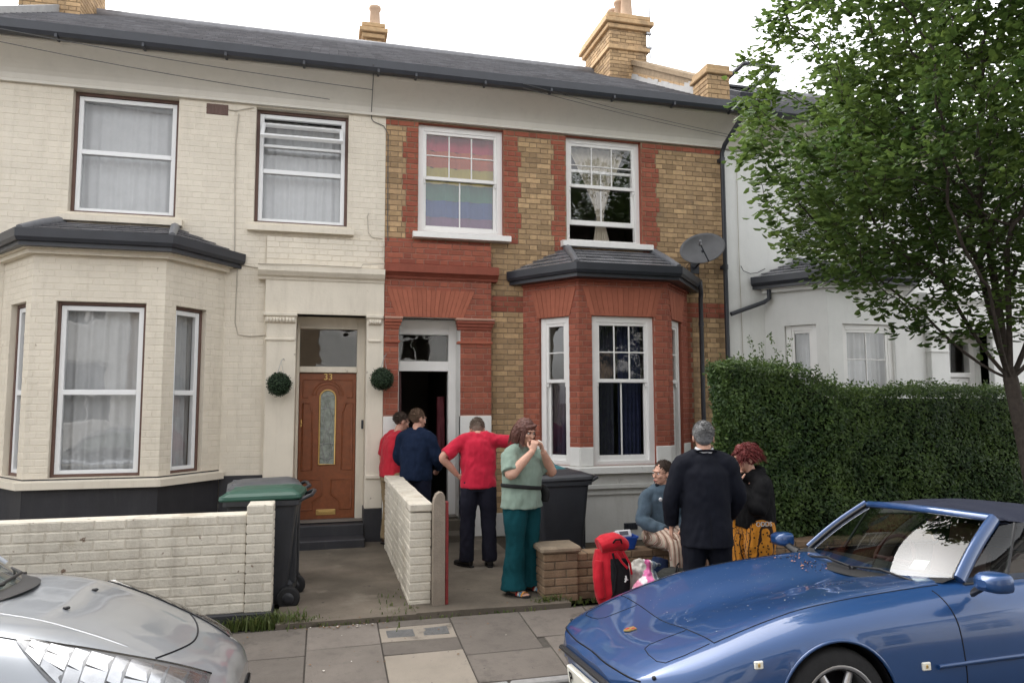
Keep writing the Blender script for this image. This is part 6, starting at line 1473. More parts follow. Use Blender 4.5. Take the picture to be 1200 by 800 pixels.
def cloth_of(nm, mb, p, m, vox=.011, amp=.008, sm=4, seed=0, fold=(14, 14, 5)):
    me = fuse(mb, vox, sm, amp, seed, fold); me.materials.append(m); return link(nm, me, p, local=p is not None and p.name.startswith('person'))
def shoe(p, a, d, m, s=1.0, nm='shoe'):
    d = V(d).normalized(); a = V(a); mb = MB(); b = V((a.x, a.y, .0)); sd_ = V((0, 0, 1)).cross(d)
    limb(mb, [b-d*.075*s+V((0, 0, .045)), b+V((0, 0, .05)), b+d*.09*s+V((0, 0, .038)), b+d*.165*s+V((0, 0, .030)), b+d*.20*s+V((0, 0, .026))], [(.034, .040), (.040, .046), (.046, .036), (.042, .027), (.026, .020)], 12, side=sd_)
    me = fuse(mb, .008, 2); me.materials.append(m); sh_ = link(nm, me, p, local=True)
    mb = MB(); mb.rings([[b+d*x+sd_*y+V((0, 0, z)) for x, y in ((-.10*s, -.025), (-.10*s, .025), (.0, .042), (.10*s, .05), (.18*s, .035), (.21*s, .0), (.18*s, -.035), (.10*s, -.05), (0, -.042))] for z in (.0, .018)], 0, True, True, False); mb.build('sole', blackp, sh_, local=True)
def torso(mb, hip, chest, neck, g=0.0, wide=1.0, belly=1.0, side=(1, 0, 0)):
    h, c, n = V(hip), V(chest), V(neck)
    limb(mb, [h-V((0, 0, .06)), h+(c-h)*.25, h+(c-h)*.62, c, c.lerp(n, .55), n], [(.150*wide+g, .105*belly+g), (.152*wide+g, .112*belly+g), (.150*wide+g, .112*belly+g), (.172*wide+g, .118+g), (.165*wide+g, .095+g), (.065+g, .062+g)], 20, side=side)

def sleeve(mb, a, e, w_=None, f=.9, r=(.074, .076, .072, .068), neck=None):
    """sloping shoulder and sleeve; f = how far down the arm the cuff sits"""
    a, e = V(a), V(e); c = V((a.x*.35, a.y, a.z+.012)); n = V(neck) if neck is not None else V((0, a.y, a.z+.10))
    limb(mb, [n+V((a.x*.12, 0, -.015)), n.lerp(a, .5)+V((0, 0, .012)), a], [r[0]*.80, r[0]*.92, r[0]])
    if w_ is None: limb(mb, [c, a, a.lerp(e, .5*f), a.lerp(e, f)], [r[0]*1.1, r[0]*1.02, r[1], r[2]])
    else: limb(mb, [c, a, a.lerp(e, .5), e, e.lerp(V(w_), f)], [r[0]*1.1, r[0]*1.02, r[1], r[2], r[3]])
def shirt(mb, rows, side=(1, 0, 0)):
    """rows of (y, z, half width, half depth) from hem to collar"""
    limb(mb, [(0, q[0], q[1]) for q in rows], [(q[2], q[3]) for q in rows], 24, side)
# --- man in red T-shirt with his back turned, hand on hip, head bowed   (local: faces +y, right hand +x)
m1 = person((1.69, -1.93, .04), R(-8), 'man in red T-shirt and dark trousers, back turned, hand on hip')
hip, chest, neck = (0, 0, .93), (0, .03, 1.27), (0, .06, 1.45); ML = (-.40, -.02, 1.19); mb = MB(); mb2 = MB(); mb3 = MB()
torso(mb, hip, chest, neck); limb(mb, [(0, .05, 1.39), (0, .12, 1.45)], [.062, .058])
T, M = head(mb, (0, .185, 1.490), (0, .72, -.70), (0, .7, .7))
shl, shr, ell_, elr, wl_, wr_ = V((-.185, .03, 1.365)), V((.19, .03, 1.37)), V((-.40, -.06, 1.20)), V((.47, .10, 1.36)), V((-.235, .02, 1.00)), V((.62, .30, 1.30))
limb(mb, [shl, shl.lerp(ell_, .5), ell_, ell_.lerp(wl_, .45), wl_], [.062, .052, .043, .042, .029]); limb(mb, [shr, shr.lerp(elr, .5), elr, elr.lerp(wr_, .45), wr_], [.062, .052, .043, .042, .029])
hand(mb, wl_, (.72, .0, -.62), (.5, .5, .35), .45, 1, 1); hand(mb, wr_, (.5, .75, .1), (.3, .4, -.8), .3, 1, 1)
for s_ in (-1, 1): limb(mb, [(s_*.09, 0, .90), (s_*.115, .02, .50), (s_*.125, -.01, .09)], [.085, .055, .04])
skin_of(mb, m1, skin2)
shirt(mb2, [(0, .86, .205, .145), (0, .95, .20, .145), (.01, 1.08, .195, .14), (.03, 1.24, .205, .145), (.035, 1.34, .19, .13), (.05, 1.42, .10, .09), (.06, 1.45, .072, .07)])
for a, b in ((shl, ell_), (shr, elr)): sleeve(mb2, a, b, None, .85, (.075, .078, .080), (0, .05, 1.44))
cloth_of('t_shirt', mb2, m1, fabric('red_tshirt', (.48,.018,.045)), .011, .014, 3, 2, (7, 7, 9))
for s_ in (-1, 1): limb(mb3, [(s_*.085, 0, .93), (s_*.105, .0, .72), (s_*.118, .015, .48), (s_*.125, -.01, .22), (s_*.128, -.01, .06)], [.115, .105, .086, .082, .085])
limb(mb3, [(0, 0, .97), (0, 0, .82)], [(.165, .125), (.16, .12)], 18, (1, 0, 0)); cloth_of('trousers', mb3, m1, fabric('dark_trousers', (.016,.016,.026)), .011, .010, 3, 5)
for s_ in (-1, 1): shoe(m1, (s_*.128, -.01, .05), (s_*.35-.35, .9, 0), mat('black_shoe', (.012,.011,.011), .5, .4))
hair_cap(T, M, mat('grey_stubble_hair', (.20,.16,.13), .85, .15, var=.3, vs=90, bump=.3, bs=300), m1, 1, .003, .0)
face_bits(m1, T, M)

# --- woman in sage T-shirt and teal flared trousers, both hands cupped at her mouth
w1p = person((1.86, -3.15, .04), R(-146), 'woman in sage green T-shirt and teal flares, hands cupped at her mouth')
mb, mb2, mb3 = MB(), MB(), MB()
torso(mb, (0, 0, .90), (0, -.01, 1.20), (0, .0, 1.385), 0, 1.02, 1.15); limb(mb, [(0, -.01, 1.36), (0, .03, 1.45)], [.055, .050])
T, M = head(mb, (0, .055, 1.515), (.12, .96, -.22), (0, .2, 1), .97, True)
shl, shr = V((-.175, 0, 1.295)), V((.175, 0, 1.295)); ell_, elr = V((-.255, .17, 1.125)), V((.265, .10, 1.13)); wl_, wr_ = V((-.06, .225, 1.335)), V((.085, .215, 1.345))
for a, e, w_ in ((shl, ell_, wl_), (shr, elr, wr_)): limb(mb, [a, a.lerp(e, .5), e, e.lerp(w_, .4), w_], [.064, .060, .050, .047, .030])
hand(mb, wl_, (.35, .0, .93), (.75, -.55, .1), .75, .95, -1); hand(mb, wr_, (-.35, .02, .93), (-.75, -.55, .1), .85, .95, 1)
for s_ in (-1, 1): limb(mb, [(s_*.09, 0, .86), (s_*.10, .02, .47), (s_*.115, -.02, .09), (s_*.12, .04, .045), (s_*.125, .13, .028)], [.095, .058, .040, .034, .030])
for s_ in (-1, 1):
    for k in range(5): limb(mb, [(s_*(.125+.014*(2-k)*-1), .13, .026), (s_*(.127+.016*(k-2)), .178-.008*abs(k-1), .020)], [.012, .010 if k else .013], 8)
skin_of(mb, w1p)
shirt(mb2, [(0, .80, .235, .185), (0, .88, .222, .178), (0, .985, .205, .17), (.01, 1.12, .215, .178), (.0, 1.22, .20, .155), (-.005, 1.30, .165, .12), (0, 1.35, .09, .082), (0, 1.375, .068, .066)])
for a, b in ((shl, ell_), (shr, elr)): sleeve(mb2, a, b, None, .9, (.074, .086, .090), (0, 0, 1.365))
cloth_of('t_shirt', mb2, w1p, fabric('sage_tshirt', (.205,.27,.225)), .011, .012, 3, 9, (8, 8, 8))
for s_ in (-1, 1): limb(mb3, [(s_*.085, 0, .90), (s_*.105, .01, .70), (s_*.110, .02, .46), (s_*.118, 0, .22), (s_*.124, .01, .05)], [.125, .115, .088, .104, .128])
limb(mb3, [(0, 0, .92), (0, 0, .78)], [(.178, .150), (.172, .14)], 18, (1, 0, 0)); cloth_of('trousers', mb3, w1p, fabric('teal_velvet', (.006,.052,.064)), .011, .010, 3, 4)
hair_m = mat('auburn_hair', (.10,.038,.028), .55, .4, var=.35, vs=60, bump=.3, bs=250)
def ex_bob(mb):
    for q in (-1, 1): limb(mb, [T(q*.066, -.02, .05), T(q*.085, -.02, -.03), T(q*.075, -.025, -.105)], [(.028, .05), (.024, .055), (.016, .04)], 10)
    limb(mb, [T(0, -.08, .05), T(0, -.10, -.03), T(0, -.085, -.11)], [(.07, .035), (.075, .035), (.06, .03)], 12, side=M @ V((1, 0, 0))); limb(mb, [T(-.062, .050, .075), T(-.01, .080, .074), T(.058, .058, .055)], [.018, .016, .014], 8)
hair_cap(T, M, hair_m, w1p, .97, .014, -.03, extra=ex_bob, rough=.007); strands(T, 420, .17, hair_m, w1p, -.01, .06, .004, .004, 1, .22, seed=4)
face_bits(w1p, T, M, .97)
mb = MB(); mb.tube([V((math.cos(a)*.213, math.sin(a)*.180+.0, .995+.025*math.cos(a))) for a in [2*math.pi*k/36 for k in range(37)]], [(.006, .018)]*37, 8, side=(1, 0, 0)); beltm = mat('belt_webbing', (.012,.013,.014), .7, .3); wb = mb.build('waist_belt', beltm, w1p, local=True)
mb = MB(); limb(mb, [(-.225, .06, .985), (-.255, .08, .92), (-.25, .08, .835)], [(.055, .03), (.075, .045), (.06, .035)], 12, (.3, 1, 0)); cloth_of('hip_bag', mb, w1p, beltm, .009, .004, 2)
mb = MB(); limb(mb, [(-.275, .04, .965), (-.302, .08, .925), (-.288, .11, .88)], [.004, .004, .004], 6); mb.build('bag_zip', chrome, w1p, local=True)
stripc = [mat('sandal_red', (.45,.05,.04), .7, .2), mat('sandal_white', (.62,.60,.56), .7, .2), mat('sandal_blue', (.14,.28,.40), .7, .2), mat('sandal_orange', (.50,.22,.06), .7, .2)]
for s_ in (-1, 1):
    mb = MB(); mb.rings([[V((s_*.122+x, y, z)) for x, y in ((-.03, -.07), (.03, -.07), (.038, .0), (.048, .10), (.042, .17), (.012, .20), (-.02, .195), (-.046, .15), (-.048, .09), (-.036, 0))] for z in (-.002, .022)], 0, True, True, False); sn = mb.build('sandal', blackp, w1p, local=True)
    for k in range(4):
        y = .075+.021*k; hgt = .066-.0055*k; mb = MB(); mb.tube([V((s_*.122+math.cos(a)*.047, y, .016+math.sin(a)*(hgt-.016))) for a in [math.pi*q/12 for q in range(13)]], [(.0028, .0115)]*13, 6, side=(0, 0, 1)); mb.build('strap', stripc[k], sn, local=True)
mb = MB(); mb.tube([(.01, .275, 1.425), (.012, .225, 1.445)], .0042, 6); tag(mb.build('cigarette', mat('cigarette_paper', (.7,.68,.62), .8, .1), None, M=ROOT[w1p].copy()), 'thin white cigarette held at the mouth of the sage shirted woman', 'cigarette')

# --- man in navy jumper at the doorway, seen from behind
m2 = person((1.14, -.72, .04), R(-34), 'man in navy jumper by the open doorway, seen from behind')
mb, mb2, mb3 = MB(), MB(), MB()
torso(mb, (0, 0, .95), (0, .0, 1.27), (0, .02, 1.46)); limb(mb, [(0, .01, 1.43), (0, .04, 1.53)], [.062, .060]); T, M = head(mb, (0, .055, 1.60), (.45, .85, -.18), (0, .1, 1), 1.0)
shl, shr = V((-.185, 0, 1.365)), V((.185, 0, 1.365)); ell_, elr = V((-.26, .02, 1.12)), V((.27, .05, 1.12)); wl_, wr_ = V((-.20, .17, .95)), V((.22, .20, .96))
for a, e, w_ in ((shl, ell_, wl_), (shr, elr, wr_)): limb(mb, [a, a.lerp(e, .5), e, e.lerp(w_, .4), w_], [.060, .052, .044, .042, .030])
hand(mb, wl_, (.45, .65, -.4), (.6, -.3, .1), .6, 1, -1); hand(mb, wr_, (-.45, .65, -.4), (-.6, -.3, .1), .6, 1, 1)
for s_ in (-1, 1): limb(mb, [(s_*.09, 0, .90), (s_*.10, .02, .50), (s_*.11, -.01, .09)], [.085, .055, .04])
skin_of(mb, m2, skin2)
shirt(mb2, [(0, .84, .21, .165), (0, .93, .215, .17), (0, 1.08, .21, .165), (0, 1.24, .215, .155), (.0, 1.35, .185, .125), (.01, 1.42, .10, .09), (.015, 1.47, .074, .072)])
for a, e, w_ in ((shl, ell_, wl_), (shr, elr, wr_)): sleeve(mb2, a, e, w_, .9, (.080, .082, .074, .054), (0, .01, 1.45))
cloth_of('jumper', mb2, m2, fabric('navy_wool', (.010,.018,.042), bump=.4, bs=260), .011, .013, 3, 12)
for s_ in (-1, 1): limb(mb3, [(s_*.085, 0, .95), (s_*.10, .0, .72), (s_*.11, .015, .48), (s_*.115, -.01, .22), (s_*.118, -.01, .06)], [.118, .106, .086, .082, .085])
cloth_of('trousers', mb3, m2, fabric('navy_trousers', (.012,.014,.028)), .012, .009, 3, 6)
for s_ in (-1, 1): shoe(m2, (s_*.118, -.01, .05), (s_*.2, 1, 0), mat('black_shoe', (.012,.011,.011), .5, .4))
hair_cap(T, M, mat('cropped_brown_hair', (.13,.085,.06), .85, .15, var=.3, vs=90, bump=.3, bs=300), m2, 1, .004, -.02); face_bits(m2, T, M)
mb = MB(); limb(mb, [(.02, .075, 1.475), (.07, .055, 1.468), (.085, .01, 1.465)], [(.004, .014)]*3, 8, (0, 0, 1)); mb.build('shirt_collar', mat('white_collar', (.6,.6,.6), .8, .2), m2, local=True)

# --- man in red polo and khaki trousers beside the red pilaster
m3 = person((.90, -.36, .04), R(-58), 'man in red polo shirt and khaki trousers against the red pilaster')
mb, mb2, mb3 = MB(), MB(), MB()
torso(mb, (0, -.02, .92), (0, .0, 1.24), (0, .05, 1.42)); limb(mb, [(0, .04, 1.39), (0, .09, 1.49)], [.060, .058]); T, M = head(mb, (0, .115, 1.555), (.2, .93, -.35), (0, .3, 1), .98)
shl, shr = V((-.185, .02, 1.325)), V((.185, .02, 1.325)); ell_, elr = V((-.25, .0, 1.08)), V((.25, .0, 1.08)); wl_, wr_ = V((-.22, .10, .86)), V((.22, .10, .85))
for a, e, w_ in ((shl, ell_, wl_), (shr, elr, wr_)): limb(mb, [a, a.lerp(e, .5), e, e.lerp(w_, .4), w_], [.060, .052, .044, .042, .030])
hand(mb, wl_, (.05, .3, -.9), (.8, .2, 0), .4, 1, -1); hand(mb, wr_, (-.05, .3, -.9), (-.8, .2, 0), .4, 1, 1)
for s_ in (-1, 1): limb(mb, [(s_*.09, -.02, .88), (s_*.10, .02, .50), (s_*.11, -.01, .09)], [.085, .055, .04])
skin_of(mb, m3, skin2)
shirt(mb2, [(-.02, .86, .19, .155), (-.02, .95, .195, .16), (-.01, 1.08, .195, .155), (0, 1.22, .205, .145), (.02, 1.32, .18, .12), (.04, 1.39, .10, .085), (.045, 1.44, .072, .07)])
for a, b in ((shl, ell_), (shr, elr)): sleeve(mb2, a, b, None, .85, (.074, .077, .078), (0, .04, 1.42))
cloth_of('polo_shirt', mb2, m3, fabric('red_polo', (.42,.020,.035)), .011, .011, 3, 17)
for s_ in (-1, 1): limb(mb3, [(s_*.085, -.02, .92), (s_*.10, .0, .70), (s_*.11, .015, .46), (s_*.115, -.01, .22), (s_*.118, -.01, .06)], [.122, .108, .088, .084, .087])
limb(mb3, [(0, -.02, .95), (0, -.02, .80)], [(.165, .14), (.16, .13)], 18, (1, 0, 0)); cloth_of('trousers', mb3, m3, fabric('khaki_cotton', (.26,.19,.105)), .012, .010, 3, 6)
for s_ in (-1, 1): shoe(m3, (s_*.118, -.01, .05), (s_*.2, 1, 0), mat('brown_shoe', (.05,.03,.02), .5, .4))
hair_cap(T, M, mat('short_dark_hair', (.07,.05,.04), .85, .15, var=.3, vs=90, bump=.3, bs=300), m3, .98, .003, -.01); face_bits(m3, T, M, .98)

# --- grey haired man in dark suit, back to the street
m4 = person((3.13, -4.40, -.066), R(-16), 'grey haired man in dark suit standing behind the blue car')
mb, mb2, mb3 = MB(), MB(), MB()
torso(mb, (0, 0, .95), (0, .0, 1.28), (0, .01, 1.46), 0, 1.05); limb(mb, [(0, .0, 1.44), (0, .025, 1.54)], [.064, .060]); T, M = head(mb, (0, .035, 1.605), (.10, .98, -.10), (0, .05, 1), 1.02)
shl, shr = V((-.19, 0, 1.375)), V((.19, 0, 1.375)); ell_, elr = V((-.285, .02, 1.10)), V((.285, .04, 1.10)); wl_, wr_ = V((-.27, .12, .86)), V((.24, .20, .92))
for a, e, w_ in ((shl, ell_, wl_), (shr, elr, wr_)): limb(mb, [a, a.lerp(e, .5), e, e.lerp(w_, .4), w_], [.060, .052, .044, .042, .030])
hand(mb, wl_, (.0, .2, -1), (.9, .1, 0), .45, 1, -1); hand(mb, wr_, (-.35, .6, -.5), (-.7, -.2, 0), .45, 1, 1)
for s_ in (-1, 1): limb(mb, [(s_*.09, 0, .90), (s_*.10, .02, .50), (s_*.11, -.01, .09)], [.085, .055, .04])
skin_of(mb, m4)
limb(mb2, [(0, -.005, .70), (0, 0, .82), (0, 0, .98), (0, .0, 1.16), (0, 0, 1.30), (0, .0, 1.40), (0, .01, 1.475)], [(.220, .165), (.220, .162), (.205, .152), (.212, .155), (.215, .15), (.15, .115), (.076, .075)], 22, (1, 0, 0))
for a, e, w_ in ((shl, ell_, wl_), (shr, elr, wr_)): sleeve(mb2, a, e, w_, .95, (.082, .080, .072, .060), (0, .005, 1.46))
suit = fabric('dark_suit', (.0085,.0095,.015), .8, .15); jk = cloth_of('jacket', mb2, m4, suit, .010, .009, 3, 21, (9, 9, 4))
for s_ in (-1, 1): limb(mb3, [(s_*.085, 0, .95), (s_*.10, .0, .72), (s_*.11, .015, .48), (s_*.115, -.01, .22), (s_*.118, -.01, .06)], [.118, .108, .09, .088, .092])
cloth_of('trousers', mb3, m4, suit, .012, .008, 3, 6)
for s_ in (-1, 1): shoe(m4, (s_*.118, -.01, .05), (s_*.2, 1, 0), mat('black_shoe', (.012,.011,.011), .5, .4))
hair_cap(T, M, mat('grey_hair', (.17,.17,.17), .8, .2, var=.35, vs=80, bump=.4, bs=280), m4, 1.02, .008, -.035, rough=.003); face_bits(m4, T, M, 1.02)
mb = MB(); Pc = []
for k in range(25):
    a = math.pi*(-.15+1.3*k/24)+math.pi; Pc.append([V((math.cos(a)*(.074+.004*j), .012+math.sin(a)*(.072+.004*j), 1.515-.022*j+.012*math.cos(a*2))) for j in range(3)])
mb.grid(Pc); mb.build('shirt_collar', mat('white_collar', (.66,.67,.70), .8, .2), m4, local=True)
mb = MB(); limb(mb, [(.085, .055, 1.455), (.088, .0, 1.485), (.05, -.066, 1.497), (0, -.082, 1.50), (-.05, -.066, 1.497), (-.088, .0, 1.485), (-.085, .055, 1.455)], [(.008, .024)]*7, 8, (0, 0, 1)); mb.build('jacket_collar', suit, jk, local=True)
mb = MB(); mb.tube([(0, -.168, .70), (0, -.166, .84), (0, -.158, .95)], .0022, 5); mb.build('jacket_vent', gap, jk, local=True)

# --- red haired person in glasses, black jacket, orange patterned trousers
m5 = person((3.76, -4.10, -.04), R(86), 'person with red curly hair, glasses, black jacket and orange patterned trousers')
mb, mb2, mb3 = MB(), MB(), MB()
torso(mb, (0, -.03, .83), (0, -.03, 1.08), (0, .0, 1.23), 0, .95); limb(mb, [(0, -.01, 1.21), (0, .03, 1.30)], [.054, .050]); T, M = head(mb, (0, .05, 1.365), (.06, .98, -.12), (0, .1, 1), .94, True)
shl, shr = V((-.165, -.02, 1.145)), V((.165, -.02, 1.145)); ell_, elr = V((-.24, .08, .95)), V((.23, .07, .94)); wl_, wr_ = V((-.06, .17, 1.16)), V((.10, .22, .90))
for a, e, w_ in ((shl, ell_, wl_), (shr, elr, wr_)): limb(mb, [a, a.lerp(e, .5), e, e.lerp(w_, .4), w_], [.056, .050, .042, .040, .027])
hand(mb, wl_, (.2, -.15, .95), (.3, -.9, 0), .8, .92, -1); hand(mb, wr_, (-.6, .5, -.1), (-.3, -.3, .6), .6, .92, 1)
for s_ in (-1, 1): limb(mb, [(s_*.09, -.02, .80), (s_*.10, .02, .44), (s_*.11, -.01, .08)], [.085, .055, .04])
skin_of(mb, m5)
limb(mb2, [(0, -.02, .74), (0, -.03, .83), (0, -.03, 1.0), (0, -.03, 1.14), (0, -.01, 1.20), (0, 0, 1.255)], [(.20, .165), (.205, .17), (.195, .16), (.19, .145), (.12, .11), (.085, .085)], 20, (1, 0, 0))
for a, e, w_ in ((shl, ell_, wl_), (shr, elr, wr_)): sleeve(mb2, a, e, w_, .85, (.080, .082, .076, .056), (0, -.01, 1.23))
limb(mb2, [(-.09, -.02, 1.245), (0, -.09, 1.26), (.09, -.02, 1.245)], [.035, .05, .035])
jb = cloth_of('jacket', mb2, m5, fabric('black_jacket', (.007,.007,.008), .85), .010, .012, 3, 31)
for s_ in (-1, 1): limb(mb3, [(s_*.085, -.02, .82), (s_*.115, .0, .62), (s_*.125, .01, .42), (s_*.13, 0, .22), (s_*.13, 0, .07)], [.13, .135, .125, .11, .10])
limb(mb3, [(0, -.02, .84), (0, -.02, .70)], [(.18, .15), (.18, .15)], 18, (1, 0, 0)); om = fabric('orange_print', (.50,.20,.022)); N = om.node_tree.nodes; L = om.node_tree.links
# dark stamped motifs and lines on the orange cloth
g = N.new('ShaderNodeTexCoord'); vo = N.new('ShaderNodeTexVoronoi'); vo.inputs['Scale'].default_value = 34; vo.feature = 'F1'; L.new(g.outputs['Object'], vo.inputs['Vector'])
wv = N.new('ShaderNodeTexWave'); wv.inputs['Scale'].default_value = 5; wv.inputs['Distortion'].default_value = 1.5; L.new(g.outputs['Object'], wv.inputs['Vector'])
lt_ = N.new('ShaderNodeMath'); lt_.operation = 'LESS_THAN'; lt_.inputs[1].default_value = .30; L.new(vo.outputs['Distance'], lt_.inputs[0]); l2 = N.new('ShaderNodeMath'); l2.operation = 'GREATER_THAN'; l2.inputs[1].default_value = .94; L.new(wv.outputs['Fac'], l2.inputs[0])
mxm = N.new('ShaderNodeMath'); mxm.operation = 'MAXIMUM'; L.new(lt_.outputs[0], mxm.inputs[0]); L.new(l2.outputs[0], mxm.inputs[1]); pb = N['Principled BSDF']; src = pb.inputs['Base Color'].links[0].from_socket
mx = N.new('ShaderNodeMix'); mx.data_type = 'RGBA'; L.new(mxm.outputs[0], mx.inputs[0]); L.new(src, mx.inputs[6]); mx.inputs[7].default_value = (.03, .015, .01, 1); L.new(mx.outputs[2], pb.inputs['Base Color'])
cloth_of('trousers', mb3, m5, om, .011, .018, 3, 6, (9, 9, 2))
for s_ in (-1, 1): shoe(m5, (s_*.13, 0, .05), (s_*.15, 1, 0), mat('black_shoe', (.012,.011,.011), .5, .4))
rh = mat('dyed_red_hair', (.115,.012,.011), .55, .4, var=.4, vs=50, bump=.3, bs=200)
def ex_c(mb): mb.ell(T(0, -.035, .06), (.082, .085, .075), M); mb.ell(T(0, .035, .10), (.055, .05, .035), M)
hair_cap(T, M, rh, m5, .94, .012, .02, extra=ex_c, rough=.010); strands(T, 520, .085, rh, m5, .015, .075, .0045, .010, 1, .85, seed=8); face_bits(m5, T, M, .94)
mb = MB()
for q in (-1, 1): mb.tube([T(q*.033+math.cos(a)*.024, .094, .006+math.sin(a)*.019) for a in [2*math.pi*k/20 for k in range(21)]], .0028, 6); mb.tube([T(q*.057, .092, .010), T(q*.078, .0, .006)], .0028, 6)
mb.tube([T(-.009, .098, .010), T(.009, .098, .010)], .003, 6); mb.build('glasses', blackp, m5, local=True)
cu_ = bpy.data.curves.new('t', 'FONT'); cu_.body = 'ODDS'; cu_.size = .055; cu_.extrude = .002; to = bpy.data.objects.new('t', cu_); me = bpy.data.meshes.new_from_object(to); bpy.data.objects.remove(to); me.materials.clear(); me.materials.append(mat('white_print', (.55,.55,.55), .8, .1))
link('hem_lettering', me, jb, Matrix.Translation((-.222, .09, .80)) @ Matrix.Rotation(R(-90), 4, 'Z') @ Matrix.Rotation(R(90), 4, 'X'), local=True)

# --- two people seated on the low wall
def seated(loc, rz, label, coatm, legm, hairm, headturn, s=1.0, coat='jacket', lap=True, skinm=skin_m, crop=True, seed=0, hand_up=False):
    p = person(loc, rz, label); mb, mb2, mb3 = MB(), MB(), MB(); z0 = .43+.09
    torso(mb, (0, -.06, z0+.03), (0, -.03, z0+.32), (0, .0, z0+.49), 0, .95); limb(mb, [(0, -.005, z0+.46), (0, .02, z0+.55)], [.054, .050])
    tt, M_ = head(mb, (headturn[0]*.02, .03, z0+.62), headturn, (0, .08, 1), .95, True)
    a1, a2 = V((-.165, -.02, z0+.385)), V((.165, -.02, z0+.385)); e1, e2 = V((-.24, .02, z0+.17)), V((.24, .02, z0+.17)); w1_, w2_ = V((-.10, .22, z0+.09)), V((.10, .24, z0+.09))
    if hand_up: e2 = V((.20, .16, z0+.22)); w2_ = V((.06, .16, z0+.46))
    for a, e, w_ in ((a1, e1, w1_), (a2, e2, w2_)): limb(mb, [a, a.lerp(e, .5), e, e.lerp(w_, .4), w_], [.054, .048, .040, .038, .027])
    hand(mb, w1_, (.5, .8, -.2), (.2, .1, -.9), .5, .92, -1); hand(mb, w2_, (-.5, .8, -.2) if not hand_up else (-.1, -.2, .95), (-.2, .1, -.9) if not hand_up else (-.2, -.9, 0), .5, .92, 1)
    for q in (-1, 1): limb(mb, [(q*.09, -.04, z0), (q*.12, .22, z0+.015), (q*.13, .42, z0-.01), (q*.13, .44, .28), (q*.13, .42, .07)], [.085, .075, .055, .048, .036])
    skin_of(mb, p, skinm)
    limb(mb2, [(0, -.06, z0-.04), (0, -.05, z0+.08), (0, -.035, z0+.25), (0, -.02, z0+.38), (0, 0, z0+.46), (0, .005, z0+.51)], [(.185, .150), (.185, .150), (.185, .145), (.19, .135), (.14, .11), (.075, .075)], 20, (1, 0, 0))
    for a, e, w_ in ((a1, e1, w1_), (a2, e2, w2_)): sleeve(mb2, a, e, w_, .88, (.074, .076, .068, .052), (0, 0, z0+.48))
    jk_ = cloth_of(coat, mb2, p, coatm, .010, .011, 3, 40+seed)
    for q in (-1, 1): limb(mb3, [(q*.09, -.08, z0), (q*.12, .20, z0+.015), (q*.132, .43, z0-.012), (q*.132, .455, .30), (q*.132, .43, .09)], [.112, .100, .084, .078, .082])
    cloth_of('trousers', mb3, p, legm, .011, .009, 3, 50+seed)
    for q in (-1, 1): shoe(p, (q*.132, .43, .05), (q*.1, 1, 0), mat('dark_boot', (.02,.018,.018), .6, .3))
    if crop: hair_cap(tt, M_, hairm, p, .95, .004, -.01)
    else:
        def exl(mb):
            for q in (-1, 1): limb(mb, [tt(q*.066, -.02, .05), tt(q*.082, -.02, -.04), tt(q*.075, -.025, -.12)], [(.024, .045), (.022, .05), (.014, .035)], 10)
            limb(mb, [tt(0, -.08, .05), tt(0, -.095, -.04), tt(0, -.085, -.13)], [(.07, .03), (.07, .03), (.05, .02)], 12, side=M_ @ V((1, 0, 0)))
        hair_cap(tt, M_, hairm, p, .95, .010, -.03, extra=exl, rough=.005)
    face_bits(p, tt, M_, .95); return p, jk_
den = fabric('denim', (.062,.092,.122), .85, .3, 300, var=.35); strp = fabric('striped_trousers', (.42,.36,.28)); N = strp.node_tree.nodes; L = strp.node_tree.links
g = N.new('ShaderNodeTexCoord'); wv = N.new('ShaderNodeTexWave'); wv.inputs['Scale'].default_value = 9; wv.inputs['Distortion'].default_value = 0; mpp = N.new('ShaderNodeMapping'); mpp.inputs['Rotation'].default_value = (0, 0, R(12)); L.new(g.outputs['Object'], mpp.inputs['Vector']); L.new(mpp.outputs[0], wv.inputs['Vector']); cr = N.new('ShaderNodeValToRGB'); cr.color_ramp.interpolation = 'CONSTANT'
for k, (ps, c_) in enumerate(((0, (.40,.34,.27)), (.35, (.26,.05,.05)), (.55, (.45,.40,.33)), (.75, (.16,.10,.07)))):
    e = cr.color_ramp.elements[k] if k < 2 else cr.color_ramp.elements.new(ps); e.position = ps; e.color = (*c_, 1)
L.new(wv.outputs['Fac'], cr.inputs[0]); L.new(cr.outputs[0], N['Principled BSDF'].inputs['Base Color'])
k1, jk1 = seated((3.27, -3.30, 0), R(-174), 'young person with cropped hair and denim jacket seated on the low wall', den, strp, mat('cropped_dark_hair', (.045,.032,.026), .85, .15, var=.3, vs=90, bump=.3, bs=300), (.95, .20, -.06), seed=1)
for (x, y, z) in ((.10, .125, .90), (.165, .10, .62)):
    mb = MB(); mb.ell((x, y, z), (.020, .010, .020), None, 12, 6); mb.build('pin_badge', mat('badge_white', (.65,.66,.68), .4, .4), jk1, local=True)
mb = MB(); limb(mb, [(-.09, .05, 1.03), (0, -.07, 1.055), (.09, .05, 1.03)], [.022, .03, .022], 8); cloth_of('collar', mb, k1, fabric('dark_collar', (.02,.022,.03)), .008, .003, 2)
seated((3.80, -3.34, 0), R(172), 'person with brown hair half hidden behind the suited man', fabric('charcoal_top', (.03,.03,.034)), fabric('dark_jeans', (.02,.025,.04)), mat('brown_hair', (.075,.05,.036), .6, .35, var=.35, vs=60, bump=.3, bs=250), (.35, .92, -.05), crop=False, seed=2, hand_up=True)

